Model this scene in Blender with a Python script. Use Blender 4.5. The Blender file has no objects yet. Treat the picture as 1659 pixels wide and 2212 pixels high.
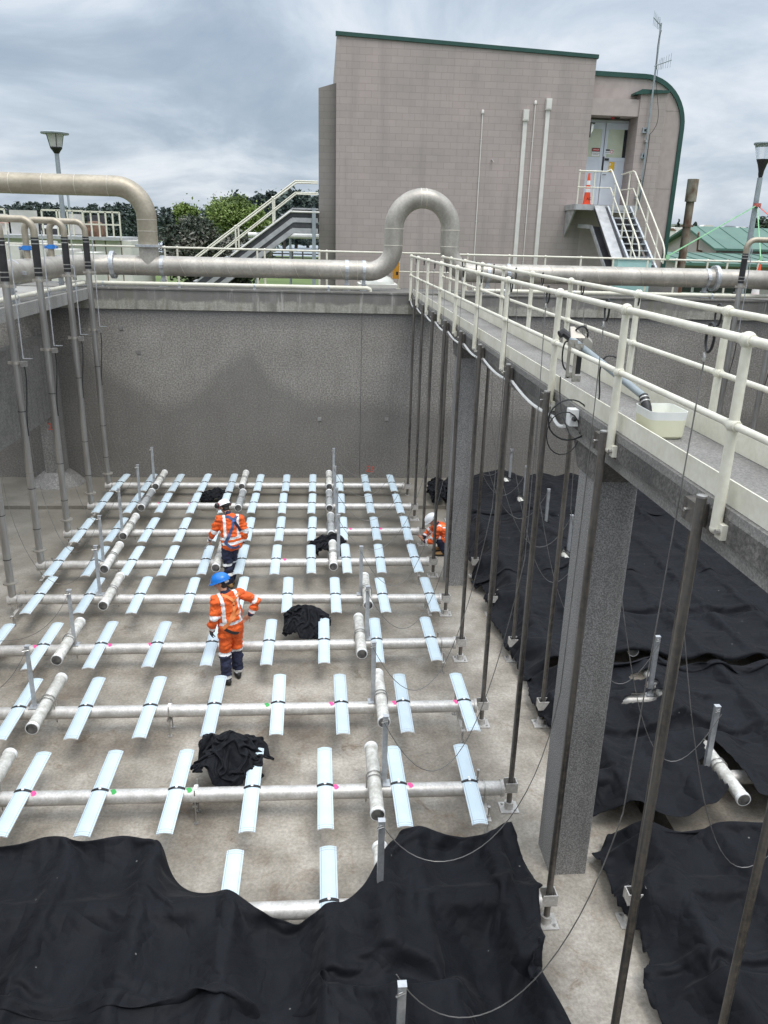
import bpy, bmesh, math, random
import numpy as np
from mathutils import Vector, Matrix, noise
from mathutils.bvhtree import BVHTree
R = math.radians
SC = bpy.context.scene
COL = SC.collection
random.seed(7)

# ---------------------------------------------------------------- camera
FPX, PW, PH, EYE = 1712.4, 1659.0, 2212.0, 6.5
FW = Vector((0.07885122, 0.94086888, -0.3294666))
RT = Vector((0.99688559, -0.07484085, 0.02485902))
UP = Vector((0.00126848, 0.33040067, 0.94383992))
CAMLOC = Vector((0, 0, EYE))
cd = bpy.data.cameras.new('camera')
cam = bpy.data.objects.new('camera', cd)
COL.objects.link(cam)
cam.matrix_world = Matrix(((RT.x, UP.x, -FW.x, 0), (RT.y, UP.y, -FW.y, 0), (RT.z, UP.z, -FW.z, EYE), (0, 0, 0, 1)))
cd.sensor_fit = 'VERTICAL'
cd.sensor_height = 36
cd.lens = FPX / PH * 36
cd.clip_start = .05
cd.clip_end = 6000
SC.camera = cam


def at(px, py, ax, val):
    """point of the world seen at survey pixel (px, py) on the plane axis=val"""
    d = FW + RT * ((px - PW / 2) / FPX) - UP * ((py - PH / 2) / FPX)
    o = CAMLOC
    return o + d * ((val - o[ax]) / d[ax])


# ---------------------------------------------------------------- light
SUN_DIR = Vector((.22, -.38, 1.0)).normalized()
SUN_EL = math.asin(SUN_DIR.z)
SUN_AZ = math.atan2(SUN_DIR.x, SUN_DIR.y)
w = bpy.data.worlds.new('World')
SC.world = w
w.use_nodes = True
nt = w.node_tree
nt.nodes.clear()


def N(t, kind, ins=None, **props):
    n = t.nodes.new(kind)
    for k, v in props.items():
        setattr(n, k, v)
    for k, v in (ins or {}).items():
        s = n.inputs[k]
        if isinstance(v, bpy.types.NodeSocket):
            t.links.new(v, s)
        else:
            s.default_value = v
    return n


def M(t, op, a, b=0.0, c=0.0, clamp=False):
    return N(t, 'ShaderNodeMath', {0: a, 1: b, 2: c}, operation=op, use_clamp=clamp).outputs[0]


def ramp(t, fac, stops, interp='LINEAR'):
    n = N(t, 'ShaderNodeValToRGB', {0: fac})
    n.color_ramp.interpolation = interp
    e = n.color_ramp.elements
    while len(e) < len(stops):
        e.new(.5)
    for el, (p, c) in zip(e, stops):
        el.position = p
        el.color = (*(c if isinstance(c, (tuple, list)) else (c, c, c)), 1)[:4]
    return n.outputs[0]


def mix(t, fac, a, b, mode='MIX'):
    n = t.nodes.new('ShaderNodeMix')
    n.data_type = 'RGBA'
    n.blend_type = mode
    for i, v in ((0, fac), (6, a), (7, b)):
        s = n.inputs[i]
        if isinstance(v, bpy.types.NodeSocket):
            t.links.new(v, s)
        elif i == 0:
            s.default_value = v
        else:
            s.default_value = (*v, 1) if len(v) == 3 else v
    return n.outputs[2]


def vmath(t, op, a, b):
    n = N(t, 'ShaderNodeVectorMath', operation=op)
    for i, v in ((0, a), (1, b)):
        if isinstance(v, bpy.types.NodeSocket):
            t.links.new(v, n.inputs[i])
        else:
            n.inputs[i].default_value = v
    return n.outputs[0]


sky = N(nt, 'ShaderNodeTexSky', sky_type='NISHITA', sun_disc=False, sun_elevation=SUN_EL, sun_rotation=SUN_AZ,
        air_density=1.2, dust_density=2.0)
tc = N(nt, 'ShaderNodeTexCoord')
sep = N(nt, 'ShaderNodeSeparateXYZ', {0: tc.outputs['Generated']})
zz = M(nt, 'MAXIMUM', sep.outputs[2], 0.0)
den = M(nt, 'ADD', zz, .16)
den = M(nt, 'ADD', zz, .27)
cu = M(nt, 'DIVIDE', sep.outputs[0], den)
cv = M(nt, 'DIVIDE', sep.outputs[1], den)
cvec = N(nt, 'ShaderNodeCombineXYZ', {0: cu, 1: cv, 2: 3.7})
n1 = N(nt, 'ShaderNodeTexNoise', {'Vector': cvec.outputs[0], 'Scale': 1.25, 'Detail': 9.0, 'Roughness': .58, 'Distortion': .4})
n2 = N(nt, 'ShaderNodeTexNoise', {'Vector': cvec.outputs[0], 'Scale': .42, 'Detail': 3.0, 'Roughness': .5})
cs = M(nt, 'ADD', M(nt, 'MULTIPLY', n1.outputs[0], .78), M(nt, 'MULTIPLY', n2.outputs[0], .32))
hi = ramp(nt, zz, [(0, .0), (.05, .06), (.24, .17), (1, .22)])
cs = M(nt, 'ADD', cs, M(nt, 'SUBTRACT', hi, .09))
cloud = ramp(nt, cs, [(.37, (.30, .38, .48)), (.46, (.38, .455, .55)), (.53, (.50, .575, .665)), (.60, (.66, .715, .785)), (.72, (.86, .89, .93))])
# overcast sky: the zenith is much brighter than the horizon
boost = ramp(nt, zz, [(.0, .385), (.27, .415), (.6, .72), (1, 1.2)])
cloud = mix(nt, 1.0, cloud, boost, 'MULTIPLY')
cloud10 = mix(nt, 1.0, cloud, (30, 30, 30), 'MULTIPLY')
skymix = mix(nt, .88, sky.outputs[0], cloud10)
bg = N(nt, 'ShaderNodeBackground', {0: skymix, 1: .1})
out = N(nt, 'ShaderNodeOutputWorld', {0: bg.outputs[0]})
sd = bpy.data.lights.new('sun', 'SUN')
sd.energy = 1.5
sd.angle = R(22)
sd.color = (1, .97, .92)
sun = bpy.data.objects.new('sun', sd)
COL.objects.link(sun)
sun.rotation_euler = SUN_DIR.to_track_quat('Z', 'Y').to_euler()
sun.location = SUN_DIR * 60
SC.view_settings.view_transform = 'Standard'
SC.view_settings.look = 'None'
SC.view_settings.exposure = 0.0
SC.view_settings.gamma = 1


# ---------------------------------------------------------------- materials
def newmat(name):
    m = bpy.data.materials.new(name)
    m.use_nodes = True
    t = m.node_tree
    b = t.nodes['Principled BSDF']
    return m, t, b


def pmat(name, c1, c2=None, rough=.6, metal=0.0, scale=4.0, detail=6.0, bump=0.0, bscale=60.0, spec=.5, lo=.35, hi=.65,
         speck=None, speck_scale=120, stretch=(1, 1, 1), rvar=0.0, coat=0.0):
    m, t, b = newmat(name)
    tcn = N(t, 'ShaderNodeTexCoord')
    mp = N(t, 'ShaderNodeMapping', {'Vector': tcn.outputs['Object'], 'Scale': stretch})
    v = mp.outputs[0]
    n = N(t, 'ShaderNodeTexNoise', {'Vector': v, 'Scale': scale, 'Detail': detail, 'Roughness': .6})
    col = ramp(t, n.outputs[0], [(lo, c1), (hi, c2 or c1)])
    if speck:
        s = N(t, 'ShaderNodeTexNoise', {'Vector': tcn.outputs['Object'], 'Scale': speck_scale, 'Detail': 2.0})
        f = ramp(t, s.outputs[0], [(.40, 0), (.62, 1)])
        col = mix(t, M(t, 'MULTIPLY', f, speck[1]), col, speck[0])
    t.links.new(col, b.inputs['Base Color'])
    b.inputs['Roughness'].default_value = rough
    b.inputs['Metallic'].default_value = metal
    b.inputs['Specular IOR Level'].default_value = spec
    b.inputs['Coat Weight'].default_value = coat
    if rvar:
        rr = M(t, 'ADD', M(t, 'MULTIPLY', n.outputs[0], rvar), rough - rvar * .5)
        t.links.new(rr, b.inputs['Roughness'])
    if bump:
        bn = N(t, 'ShaderNodeTexNoise', {'Vector': tcn.outputs['Object'], 'Scale': bscale, 'Detail': 4.0})
        bp = N(t, 'ShaderNodeBump', {'Strength': bump, 'Distance': .02, 'Height': bn.outputs[0]})
        t.links.new(bp.outputs[0], b.inputs['Normal'])
    return m


MT = {}
MT['cream'] = pmat('cream_paint', (.66, .635, .525), (.77, .75, .645), rough=.45, scale=3, speck=((.42, .38, .29), .2), speck_scale=24)
MT['stainless'] = pmat('dull_stainless', (.34, .315, .28), (.50, .47, .42), rough=.48, metal=.5, scale=2.2, stretch=(1, 1, .35), rvar=.2,
                       speck=((.25, .23, .2), .3), speck_scale=18)
MT['stainless_tan'] = pmat('weathered_stainless', (.33, .29, .225), (.47, .42, .335), rough=.5, metal=.55, scale=1.6, rvar=.2,
                           speck=((.28, .24, .18), .35), speck_scale=14)
MT['seam'] = pmat('weld_seam', (.62, .58, .5), (.5, .46, .4), rough=.45, metal=.4)
MT['drop'] = pmat('pipe_steel', (.34, .33, .315), (.52, .51, .49), rough=.36, metal=.8, scale=3, stretch=(3, 3, .3), rvar=.25)
MT['header'] = pmat('header_steel', (.50, .485, .46), (.68, .665, .64), rough=.45, metal=.35, scale=7, rvar=.2, speck=((.36, .33, .29), .35), speck_scale=40)
MT['galv'] = pmat('galvanised', (.42, .44, .46), (.60, .62, .64), rough=.45, metal=.6, scale=12)
MT['darksteel'] = pmat('dark_pole_steel', (.075, .072, .068), (.21, .20, .188), rough=.38, metal=.6, scale=3, stretch=(4, 4, .25), rvar=.3,
                       speck=((.30, .25, .2), .3), speck_scale=22)
MT['bolt'] = pmat('bolt_steel', (.38, .37, .35), (.55, .54, .52), rough=.35, metal=.8, scale=20)
MT['rubber'] = pmat('black_rubber', (.012, .012, .013), (.025, .025, .026), rough=.5)
MT['membrane'] = pmat('white_membrane', (.55, .68, .755), (.63, .745, .81), rough=.42, scale=3, speck=((.48, .59, .66), .35), speck_scale=260, bump=.05, bscale=300)
MT['membrane_line'] = pmat('membrane_stitch', (.22, .25, .27), (.3, .33, .35), rough=.6)
MT['plasticwhite'] = pmat('white_plastic', (.78, .79, .78), (.84, .84, .83), rough=.4)
MT['tube'] = pmat('chalky_white_tube', (.44, .43, .38), (.78, .775, .74), rough=.6, scale=9, lo=.3, hi=.6, bump=.15, bscale=30, speck=((.33, .32, .28), .3), speck_scale=25)
MT['tube_grey'] = pmat('grey_tube', (.26, .27, .27), (.40, .41, .41), rough=.6, scale=9, bump=.15, bscale=30)
MT['tubecap'] = pmat('tube_cap', (.03, .03, .03), (.17, .165, .155), rough=.7, scale=9)
MT['pink'] = pmat('pink_marker_paint', (.85, .06, .28), (.9, .1, .3), rough=.6)
MT['greenpaint'] = pmat('green_marker_paint', (.04, .35, .08), (.06, .4, .1), rough=.6)
MT['redpaint'] = pmat('red_spray_paint', (.62, .10, .06), (.55, .12, .08), rough=.7)
MT['blue'] = pmat('blue_coupling', (.02, .16, .52), (.03, .2, .6), rough=.4)
MT['green_trim'] = pmat('green_trim', (.012, .055, .045), (.018, .07, .055), rough=.45)
MT['black'] = pmat('black_plastic', (.012, .012, .013), (.02, .02, .02), rough=.4)
MT['lampglass'] = pmat('lamp_glass', (.5, .52, .48), (.6, .6, .55), rough=.25)
MT['greypost'] = pmat('grey_post', (.25, .29, .31), (.33, .37, .39), rough=.5, metal=.2)
MT['doorpaint'] = pmat('door_paint', (.62, .67, .74), (.68, .73, .79), rough=.4, scale=2)
MT['doorframe'] = pmat('door_frame', (.45, .49, .54), (.52, .56, .6), rough=.4, metal=.3)
MT['orange_cone'] = pmat('cone_orange', (.75, .07, .02), (.8, .1, .03), rough=.5)
MT['white'] = pmat('white_paint', (.74, .74, .72), (.8, .8, .78), rough=.5)
MT['yellow'] = pmat('yellow_sign', (.75, .45, .02), (.8, .5, .03), rough=.5)
MT['orangebox'] = pmat('orange_box', (.65, .28, .02), (.7, .33, .03), rough=.5)
MT['red'] = pmat('red_paint', (.5, .02, .02), (.55, .03, .03), rough=.5)
MT['rust'] = pmat('rusty_stack', (.12, .05, .03), (.25, .22, .18), rough=.8, scale=2.2, stretch=(1, 1, .5), lo=.42, hi=.62)
MT['rustcap'] = pmat('stack_cap', (.13, .08, .05), (.38, .36, .31), rough=.75, scale=3, stretch=(1, 1, .5))
MT['teal'] = pmat('teal_panel', (.32, .55, .53), (.42, .63, .6), rough=.4)
MT['greenroof'] = pmat('green_metal_roof', (.06, .135, .105), (.08, .17, .13), rough=.5, scale=1)
MT['housewall'] = pmat('house_wall', (.42, .385, .37), (.48, .44, .42), rough=.8)
MT['windowdark'] = pmat('dark_window', (.02, .025, .03), (.04, .045, .05), rough=.1)
MT['plywood'] = pmat('pale_board', (.42, .41, .39), (.55, .54, .52), rough=.7, scale=2)
MT['offwhite'] = pmat('off_white_wall', (.60, .585, .54), (.68, .665, .62), rough=.7, scale=1.5, speck=((.45, .42, .36), .25), speck_scale=6)
MT['rustbrown'] = pmat('rust_brown', (.10, .055, .035), (.2, .11, .07), rough=.8, scale=5)
MT['tan_conduit'] = pmat('conduit_paint', (.62, .60, .56), (.70, .68, .64), rough=.45)
MT['traygrey'] = pmat('tray_steel', (.36, .365, .37), (.5, .505, .51), rough=.5, metal=.4, scale=4)
MT['traydark'] = pmat('tray_dark', (.03, .03, .035), (.06, .06, .065), rough=.5)
MT['strapgreen'] = pmat('green_strap', (.20, .52, .24), (.36, .62, .38), rough=.6)
MT['strappink'] = pmat('pink_strap', (.9, .22, .2), (.95, .28, .24), rough=.6)
MT['wire'] = pmat('wire_rope', (.16, .155, .15), (.28, .27, .26), rough=.4, metal=.5)
MT['wirewhite'] = pmat('white_rope', (.6, .6, .58), (.7, .7, .68), rough=.5)
MT['tub'] = pmat('cloudy_plastic', (.72, .74, .72), (.8, .81, .79), rough=.35)
MT['tubwet'] = pmat('plastic_holding_water', (.66, .65, .46), (.72, .71, .54), rough=.35, scale=3)
MT['skin'] = pmat('skin', (.46, .235, .15), (.52, .275, .185), rough=.5, scale=12)
MT['hair'] = pmat('dark_hair', (.012, .009, .008), (.025, .02, .017), rough=.6)
MT['hivis'] = pmat('hi_vis_orange', (.68, .095, .012), (.88, .15, .022), rough=.75, scale=5, speck=((.5, .075, .015), .35), speck_scale=16)
MT['reflect'] = pmat('reflective_tape', (.74, .75, .76), (.84, .85, .86), rough=.35, scale=30)
MT['navy'] = pmat('navy_cloth', (.010, .013, .035), (.02, .025, .06), rough=.8, scale=8)
MT['hat_white'] = pmat('white_shell', (.78, .79, .8), (.82, .83, .84), rough=.25)
MT['hat_blue'] = pmat('blue_shell', (.01, .16, .58), (.015, .2, .66), rough=.25)
MT['boot_tan'] = pmat('tan_boot', (.30, .17, .06), (.38, .22, .09), rough=.7)
MT['boot_black'] = pmat('black_boot', (.012, .012, .012), (.03, .03, .03), rough=.5)
MT['harness_blue'] = pmat('harness_blue', (.04, .07, .16), (.06, .1, .22), rough=.7)
MT['harness_orange'] = pmat('harness_orange', (.78, .24, .07), (.85, .28, .09), rough=.7)
MT['bark'] = pmat('bark', (.05, .04, .03), (.09, .07, .055), rough=.9)
MT['grass'] = pmat('grass', (.07, .11, .025), (.11, .16, .04), rough=.9, scale=.3, detail=10)
MT['water'] = pmat('river_water', (.36, .41, .45), (.40, .45, .49), rough=.3, scale=.05)


def tone_of_each(m, lo, hi):
    """every object with this material gets its own slightly different tone"""
    t = m.node_tree
    b = t.nodes['Principled BSDF']
    src = b.inputs['Base Color'].links[0].from_socket
    oi = N(t, 'ShaderNodeObjectInfo')
    f = ramp(t, oi.outputs['Random'], [(0, lo), (.6, 1.0), (1, hi)])
    t.links.new(mix(t, 1.0, src, f, 'MULTIPLY'), b.inputs['Base Color'])


tone_of_each(MT['membrane'], (.90, .88, .87), (1.05, 1.03, 1.0))
tone_of_each(MT['tube'], (.82, .82, .80), (1.04, 1.04, 1.03))


def leafmat(name, c1, c2):
    m = pmat(name, c1, c2, rough=.7, scale=.9, detail=4)
    return m


LEAF = {'bush': [leafmat('bush_leaf_dark', (.018, .03, .018), (.035, .05, .03)), leafmat('bush_leaf_mid', (.06, .075, .05), (.10, .11, .085)), leafmat('bush_leaf_pale', (.15, .15, .125), (.20, .19, .16))],
        'willow': [leafmat('willow_dark', (.05, .085, .018), (.075, .115, .028)), leafmat('willow_mid', (.12, .18, .035), (.16, .225, .05)), leafmat('willow_pale', (.18, .245, .06), (.21, .275, .08))],
        'pine': [leafmat('pine_dark', (.026, .042, .036), (.042, .062, .054)), leafmat('pine_mid', (.05, .074, .062), (.075, .10, .083))],
        'green': [leafmat('green_dark', (.03, .055, .018), (.05, .08, .025)), leafmat('green_mid', (.06, .10, .03), (.085, .13, .04))],
        'dark': [leafmat('dark_tree_a', (.01, .02, .012), (.02, .032, .02)), leafmat('dark_tree_b', (.025, .042, .022), (.04, .06, .032))]}


def concrete_floor():
    m, t, b = newmat('tank_floor_concrete')
    tcn = N(t, 'ShaderNodeTexCoord')
    v = tcn.outputs['Object']
    n = N(t, 'ShaderNodeTexNoise', {'Vector': v, 'Scale': .9, 'Detail': 9.0, 'Roughness': .62})
    col = ramp(t, n.outputs[0], [(.33, (.165, .142, .115)), (.5, (.30, .27, .226)), (.67, (.475, .435, .38))])
    n3 = N(t, 'ShaderNodeTexNoise', {'Vector': v, 'Scale': 3.1, 'Detail': 10.0, 'Roughness': .72, 'Distortion': 1.1})
    st = ramp(t, n3.outputs[0], [(.54, 0), (.66, 1)])
    n4 = N(t, 'ShaderNodeTexNoise', {'Vector': v, 'Scale': .7, 'Detail': 3.0})
    st2 = ramp(t, n4.outputs[0], [(.42, 0), (.58, 1)])
    col = mix(t, M(t, 'MULTIPLY', M(t, 'MULTIPLY', st, st2), .7), col, (.17, .115, .07))
    n5 = N(t, 'ShaderNodeTexNoise', {'Vector': v, 'Scale': 26.0, 'Detail': 5.0, 'Roughness': .7})
    gr = ramp(t, n5.outputs[0], [(.35, .78), (.65, 1.2)])
    col = mix(t, 1.0, col, gr, 'MULTIPLY')
    # scratchy scum flecks
    mp = N(t, 'ShaderNodeMapping', {'Vector': v, 'Rotation': (0, 0, .6), 'Scale': (3, 14, 1)})
    n6 = N(t, 'ShaderNodeTexNoise', {'Vector': mp.outputs[0], 'Scale': 1.7, 'Detail': 7.0, 'Roughness': .7, 'Distortion': 2.2})
    fl = ramp(t, n6.outputs[0], [(.60, 0), (.68, 1)])
    col = mix(t, M(t, 'MULTIPLY', fl, .38), col, (.19, .15, .11))
    # darker grey-brown tone towards the far part of the tank
    sp = N(t, 'ShaderNodeSeparateXYZ', {0: v})
    far = N(t, 'ShaderNodeMapRange', {0: sp.outputs[1], 1: 10.5, 2: 18.5, 3: 0.0, 4: .95})
    nw = M(t, 'MULTIPLY', far.outputs[0], ramp(t, n4.outputs[0], [(.25, .55), (.7, 1)]))
    col = mix(t, nw, col, (.165, .152, .124))
    t.links.new(col, b.inputs['Base Color'])
    b.inputs['Roughness'].default_value = .75
    bp = N(t, 'ShaderNodeBump', {'Strength': .25, 'Distance': .02, 'Height': n5.outputs[0]})
    t.links.new(bp.outputs[0], b.inputs['Normal'])
    return m


def concrete_wall(name, c1, c2, pebble, stain=None, streak=0.35, pscale=55, top=None):
    """exposed aggregate wall; stain = list of (x, height) describing the edge of the damp dark area"""
    m, t, b = newmat(name)
    tcn = N(t, 'ShaderNodeTexCoord')
    v = tcn.outputs['Object']
    n = N(t, 'ShaderNodeTexNoise', {'Vector': v, 'Scale': .8, 'Detail': 8.0, 'Roughness': .65})
    col = ramp(t, n.outputs[0], [(.3, c1), (.7, c2)])
    p = N(t, 'ShaderNodeTexNoise', {'Vector': v, 'Scale': pscale, 'Detail': 3.0, 'Roughness': .7})
    pf = ramp(t, p.outputs[0], [(.36, 0), (.52, .5), (.62, 1)])
    pc = mix(t, pf, (pebble[0],) * 3, (pebble[1],) * 3)
    col = mix(t, 1.0, col, pc, 'MULTIPLY')
    mp = N(t, 'ShaderNodeMapping', {'Vector': v, 'Scale': (2.2, 2.2, .12)})
    s = N(t, 'ShaderNodeTexNoise', {'Vector': mp.outputs[0], 'Scale': 2.0, 'Detail': 6.0, 'Roughness': .6})
    sf = ramp(t, s.outputs[0], [(.48, 0), (.7, 1)])
    col = mix(t, M(t, 'MULTIPLY', sf, streak), col, (.05, .048, .045))
    sp = N(t, 'ShaderNodeSeparateXYZ', {0: v})
    if stain:
        lo, hi = stain[0][0], stain[-1][0]
        f = N(t, 'ShaderNodeMapRange', {0: sp.outputs[0], 1: lo, 2: hi, 3: 0.0, 4: 1.0})
        edge = ramp(t, f.outputs[0], [((x - lo) / (hi - lo), h / 5.0) for x, h in stain])
        nn = N(t, 'ShaderNodeTexNoise', {'Vector': v, 'Scale': 1.6, 'Detail': 7.0, 'Roughness': .65})
        e = M(t, 'SUBTRACT', M(t, 'MULTIPLY', edge, 5.0), sp.outputs[2])
        e = M(t, 'ADD', e, M(t, 'MULTIPLY', M(t, 'SUBTRACT', nn.outputs[0], .5), .9))
        df = N(t, 'ShaderNodeMapRange', {0: e, 1: -.2, 2: .22, 3: 0.0, 4: .7})
        dark = mix(t, .72, col, (.125, .119, .11))
        col = mix(t, df.outputs[0], col, dark)
        tl = N(t, 'ShaderNodeMapRange', {0: sp.outputs[2], 1: 4.05, 2: 4.5, 3: 0.0, 4: .55})
        tn = M(t, 'MULTIPLY', tl.outputs[0], ramp(t, nn.outputs[0], [(.3, .6), (.6, 1)]))
        col = mix(t, tn, col, (.075, .078, .085))
    if top:
        nn = N(t, 'ShaderNodeTexNoise', {'Vector': v, 'Scale': 2.6, 'Detail': 7.0, 'Roughness': .65})
        e = M(t, 'ADD', sp.outputs[2], M(t, 'MULTIPLY', M(t, 'SUBTRACT', nn.outputs[0], .5), .3))
        df = N(t, 'ShaderNodeMapRange', {0: e, 1: top - .04, 2: top + .03, 3: 0.0, 4: .85})
        dk = mix(t, ramp(t, sf, [(0, 0), (1, .5)]), (.145, .14, .132), (.32, .31, .285))
        col = mix(t, df.outputs[0], col, dk)
        mpw = N(t, 'ShaderNodeMapping', {'Vector': v, 'Scale': (3.4, 3.4, .35)})
        ws = N(t, 'ShaderNodeTexNoise', {'Vector': mpw.outputs[0], 'Scale': 2.3, 'Detail': 5.0, 'Roughness': .6})
        col = mix(t, ramp(t, ws.outputs[0], [(.60, 0), (.70, .6)]), col, (.52, .505, .46))
        mps = N(t, 'ShaderNodeMapping', {'Vector': v, 'Location': (5, 0, 2), 'Scale': (2.6, 2.6, .4)})
        ms = N(t, 'ShaderNodeTexNoise', {'Vector': mps.outputs[0], 'Scale': 2.0, 'Detail': 6.0, 'Roughness': .65})
        col = mix(t, ramp(t, ms.outputs[0], [(.54, 0), (.68, .65)]), col, (.17, .16, .11))
    t.links.new(col, b.inputs['Base Color'])
    b.inputs['Roughness'].default_value = .85
    bp = N(t, 'ShaderNodeBump', {'Strength': .5, 'Distance': .02, 'Height': p.outputs[0]})
    t.links.new(bp.outputs[0], b.inputs['Normal'])
    return m


def block_wall(name, c1, c2):
    m, t, b = newmat(name)
    tcn = N(t, 'ShaderNodeTexCoord')
    sp = N(t, 'ShaderNodeSeparateXYZ', {0: tcn.outputs['Object']})
    cb = N(t, 'ShaderNodeCombineXYZ', {0: M(t, 'ADD', sp.outputs[0], sp.outputs[1]), 1: sp.outputs[2], 2: 0.0})
    br = N(t, 'ShaderNodeTexBrick', {'Vector': cb.outputs[0], 'Color1': (*c1, 1), 'Color2': (*c2, 1), 'Mortar': (*[x * .80 for x in c1], 1),
                                     'Scale': 1.0, 'Mortar Size': .006, 'Mortar Smooth': .1, 'Bias': -.2, 'Brick Width': .4, 'Row Height': .2})
    n = N(t, 'ShaderNodeTexNoise', {'Vector': tcn.outputs['Object'], 'Scale': .5, 'Detail': 7.0, 'Roughness': .6})
    g = ramp(t, n.outputs[0], [(.3, (.86, .88, .86)), (.7, (1.08, 1.05, 1.05))])
    col = mix(t, 1.0, br.outputs[0], g, 'MULTIPLY')
    mp = N(t, 'ShaderNodeMapping', {'Vector': tcn.outputs['Object'], 'Scale': (1.3, 1.3, .1)})
    s = N(t, 'ShaderNodeTexNoise', {'Vector': mp.outputs[0], 'Scale': 1.6, 'Detail': 6.0, 'Roughness': .6})
    sf = ramp(t, s.outputs[0], [(.52, 0), (.74, .4)])
    col = mix(t, sf, col, (.21, .195, .18))
    t.links.new(col, b.inputs['Base Color'])
    b.inputs['Roughness'].default_value = .8
    n2 = N(t, 'ShaderNodeTexNoise', {'Vector': tcn.outputs['Object'], 'Scale': 60.0})
    hgt = M(t, 'ADD', M(t, 'MULTIPLY', br.outputs[1], -1.0), M(t, 'MULTIPLY', n2.outputs[0], .3))
    bp = N(t, 'ShaderNodeBump', {'Strength': .4, 'Distance': .01, 'Height': hgt})
    t.links.new(bp.outputs[0], b.inputs['Normal'])
    return m


MT['floor'] = concrete_floor()
MT['farwall'] = concrete_wall('exposed_aggregate_wall', (.225, .21, .19), (.315, .298, .272), (.6, 1.36), streak=.10, pscale=26,
                              stain=[(-6.5, 3.7), (-4.2, 2.0), (-3.3, 2.35), (-2.4, 3.3), (-1.85, 3.55), (-1.3, 2.75), (-.3, 2.2), (1.2, 2.25), (2.6, 1.9), (13, 2.0)])
MT['coping'] = concrete_wall('wall_coping_concrete', (.27, .26, .225), (.40, .385, .335), (.8, 1.12), streak=.5, pscale=30, top=4.8)
MT['deckconc'] = concrete_wall('deck_concrete', (.165, .158, .147), (.285, .275, .257), (.72, 1.25), streak=0, pscale=60)
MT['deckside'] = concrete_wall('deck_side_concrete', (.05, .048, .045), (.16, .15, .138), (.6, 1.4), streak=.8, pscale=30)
MT['leftdeck'] = concrete_wall('left_deck_concrete', (.27, .26, .24), (.37, .36, .34), (.8, 1.15), streak=.3, pscale=40)
MT['column'] = concrete_wall('column_concrete', (.21, .205, .20), (.29, .285, .275), (.5, 1.45), streak=.3, pscale=75)
MT['leftwall'] = concrete_wall('side_wall_concrete', (.20, .19, .175), (.28, .27, .25), (.7, 1.25), streak=.3, pscale=26)
MT['block'] = block_wall('painted_block_wall', (.375, .322, .305), (.408, .349, .332))
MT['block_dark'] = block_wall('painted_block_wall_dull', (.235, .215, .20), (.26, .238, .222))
MT['render'] = pmat('painted_render', (.385, .328, .308), (.435, .372, .35), rough=.85, scale=1.2, stretch=(1, 1, .4), speck=((.24, .21, .19), .2), speck_scale=5)


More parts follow.
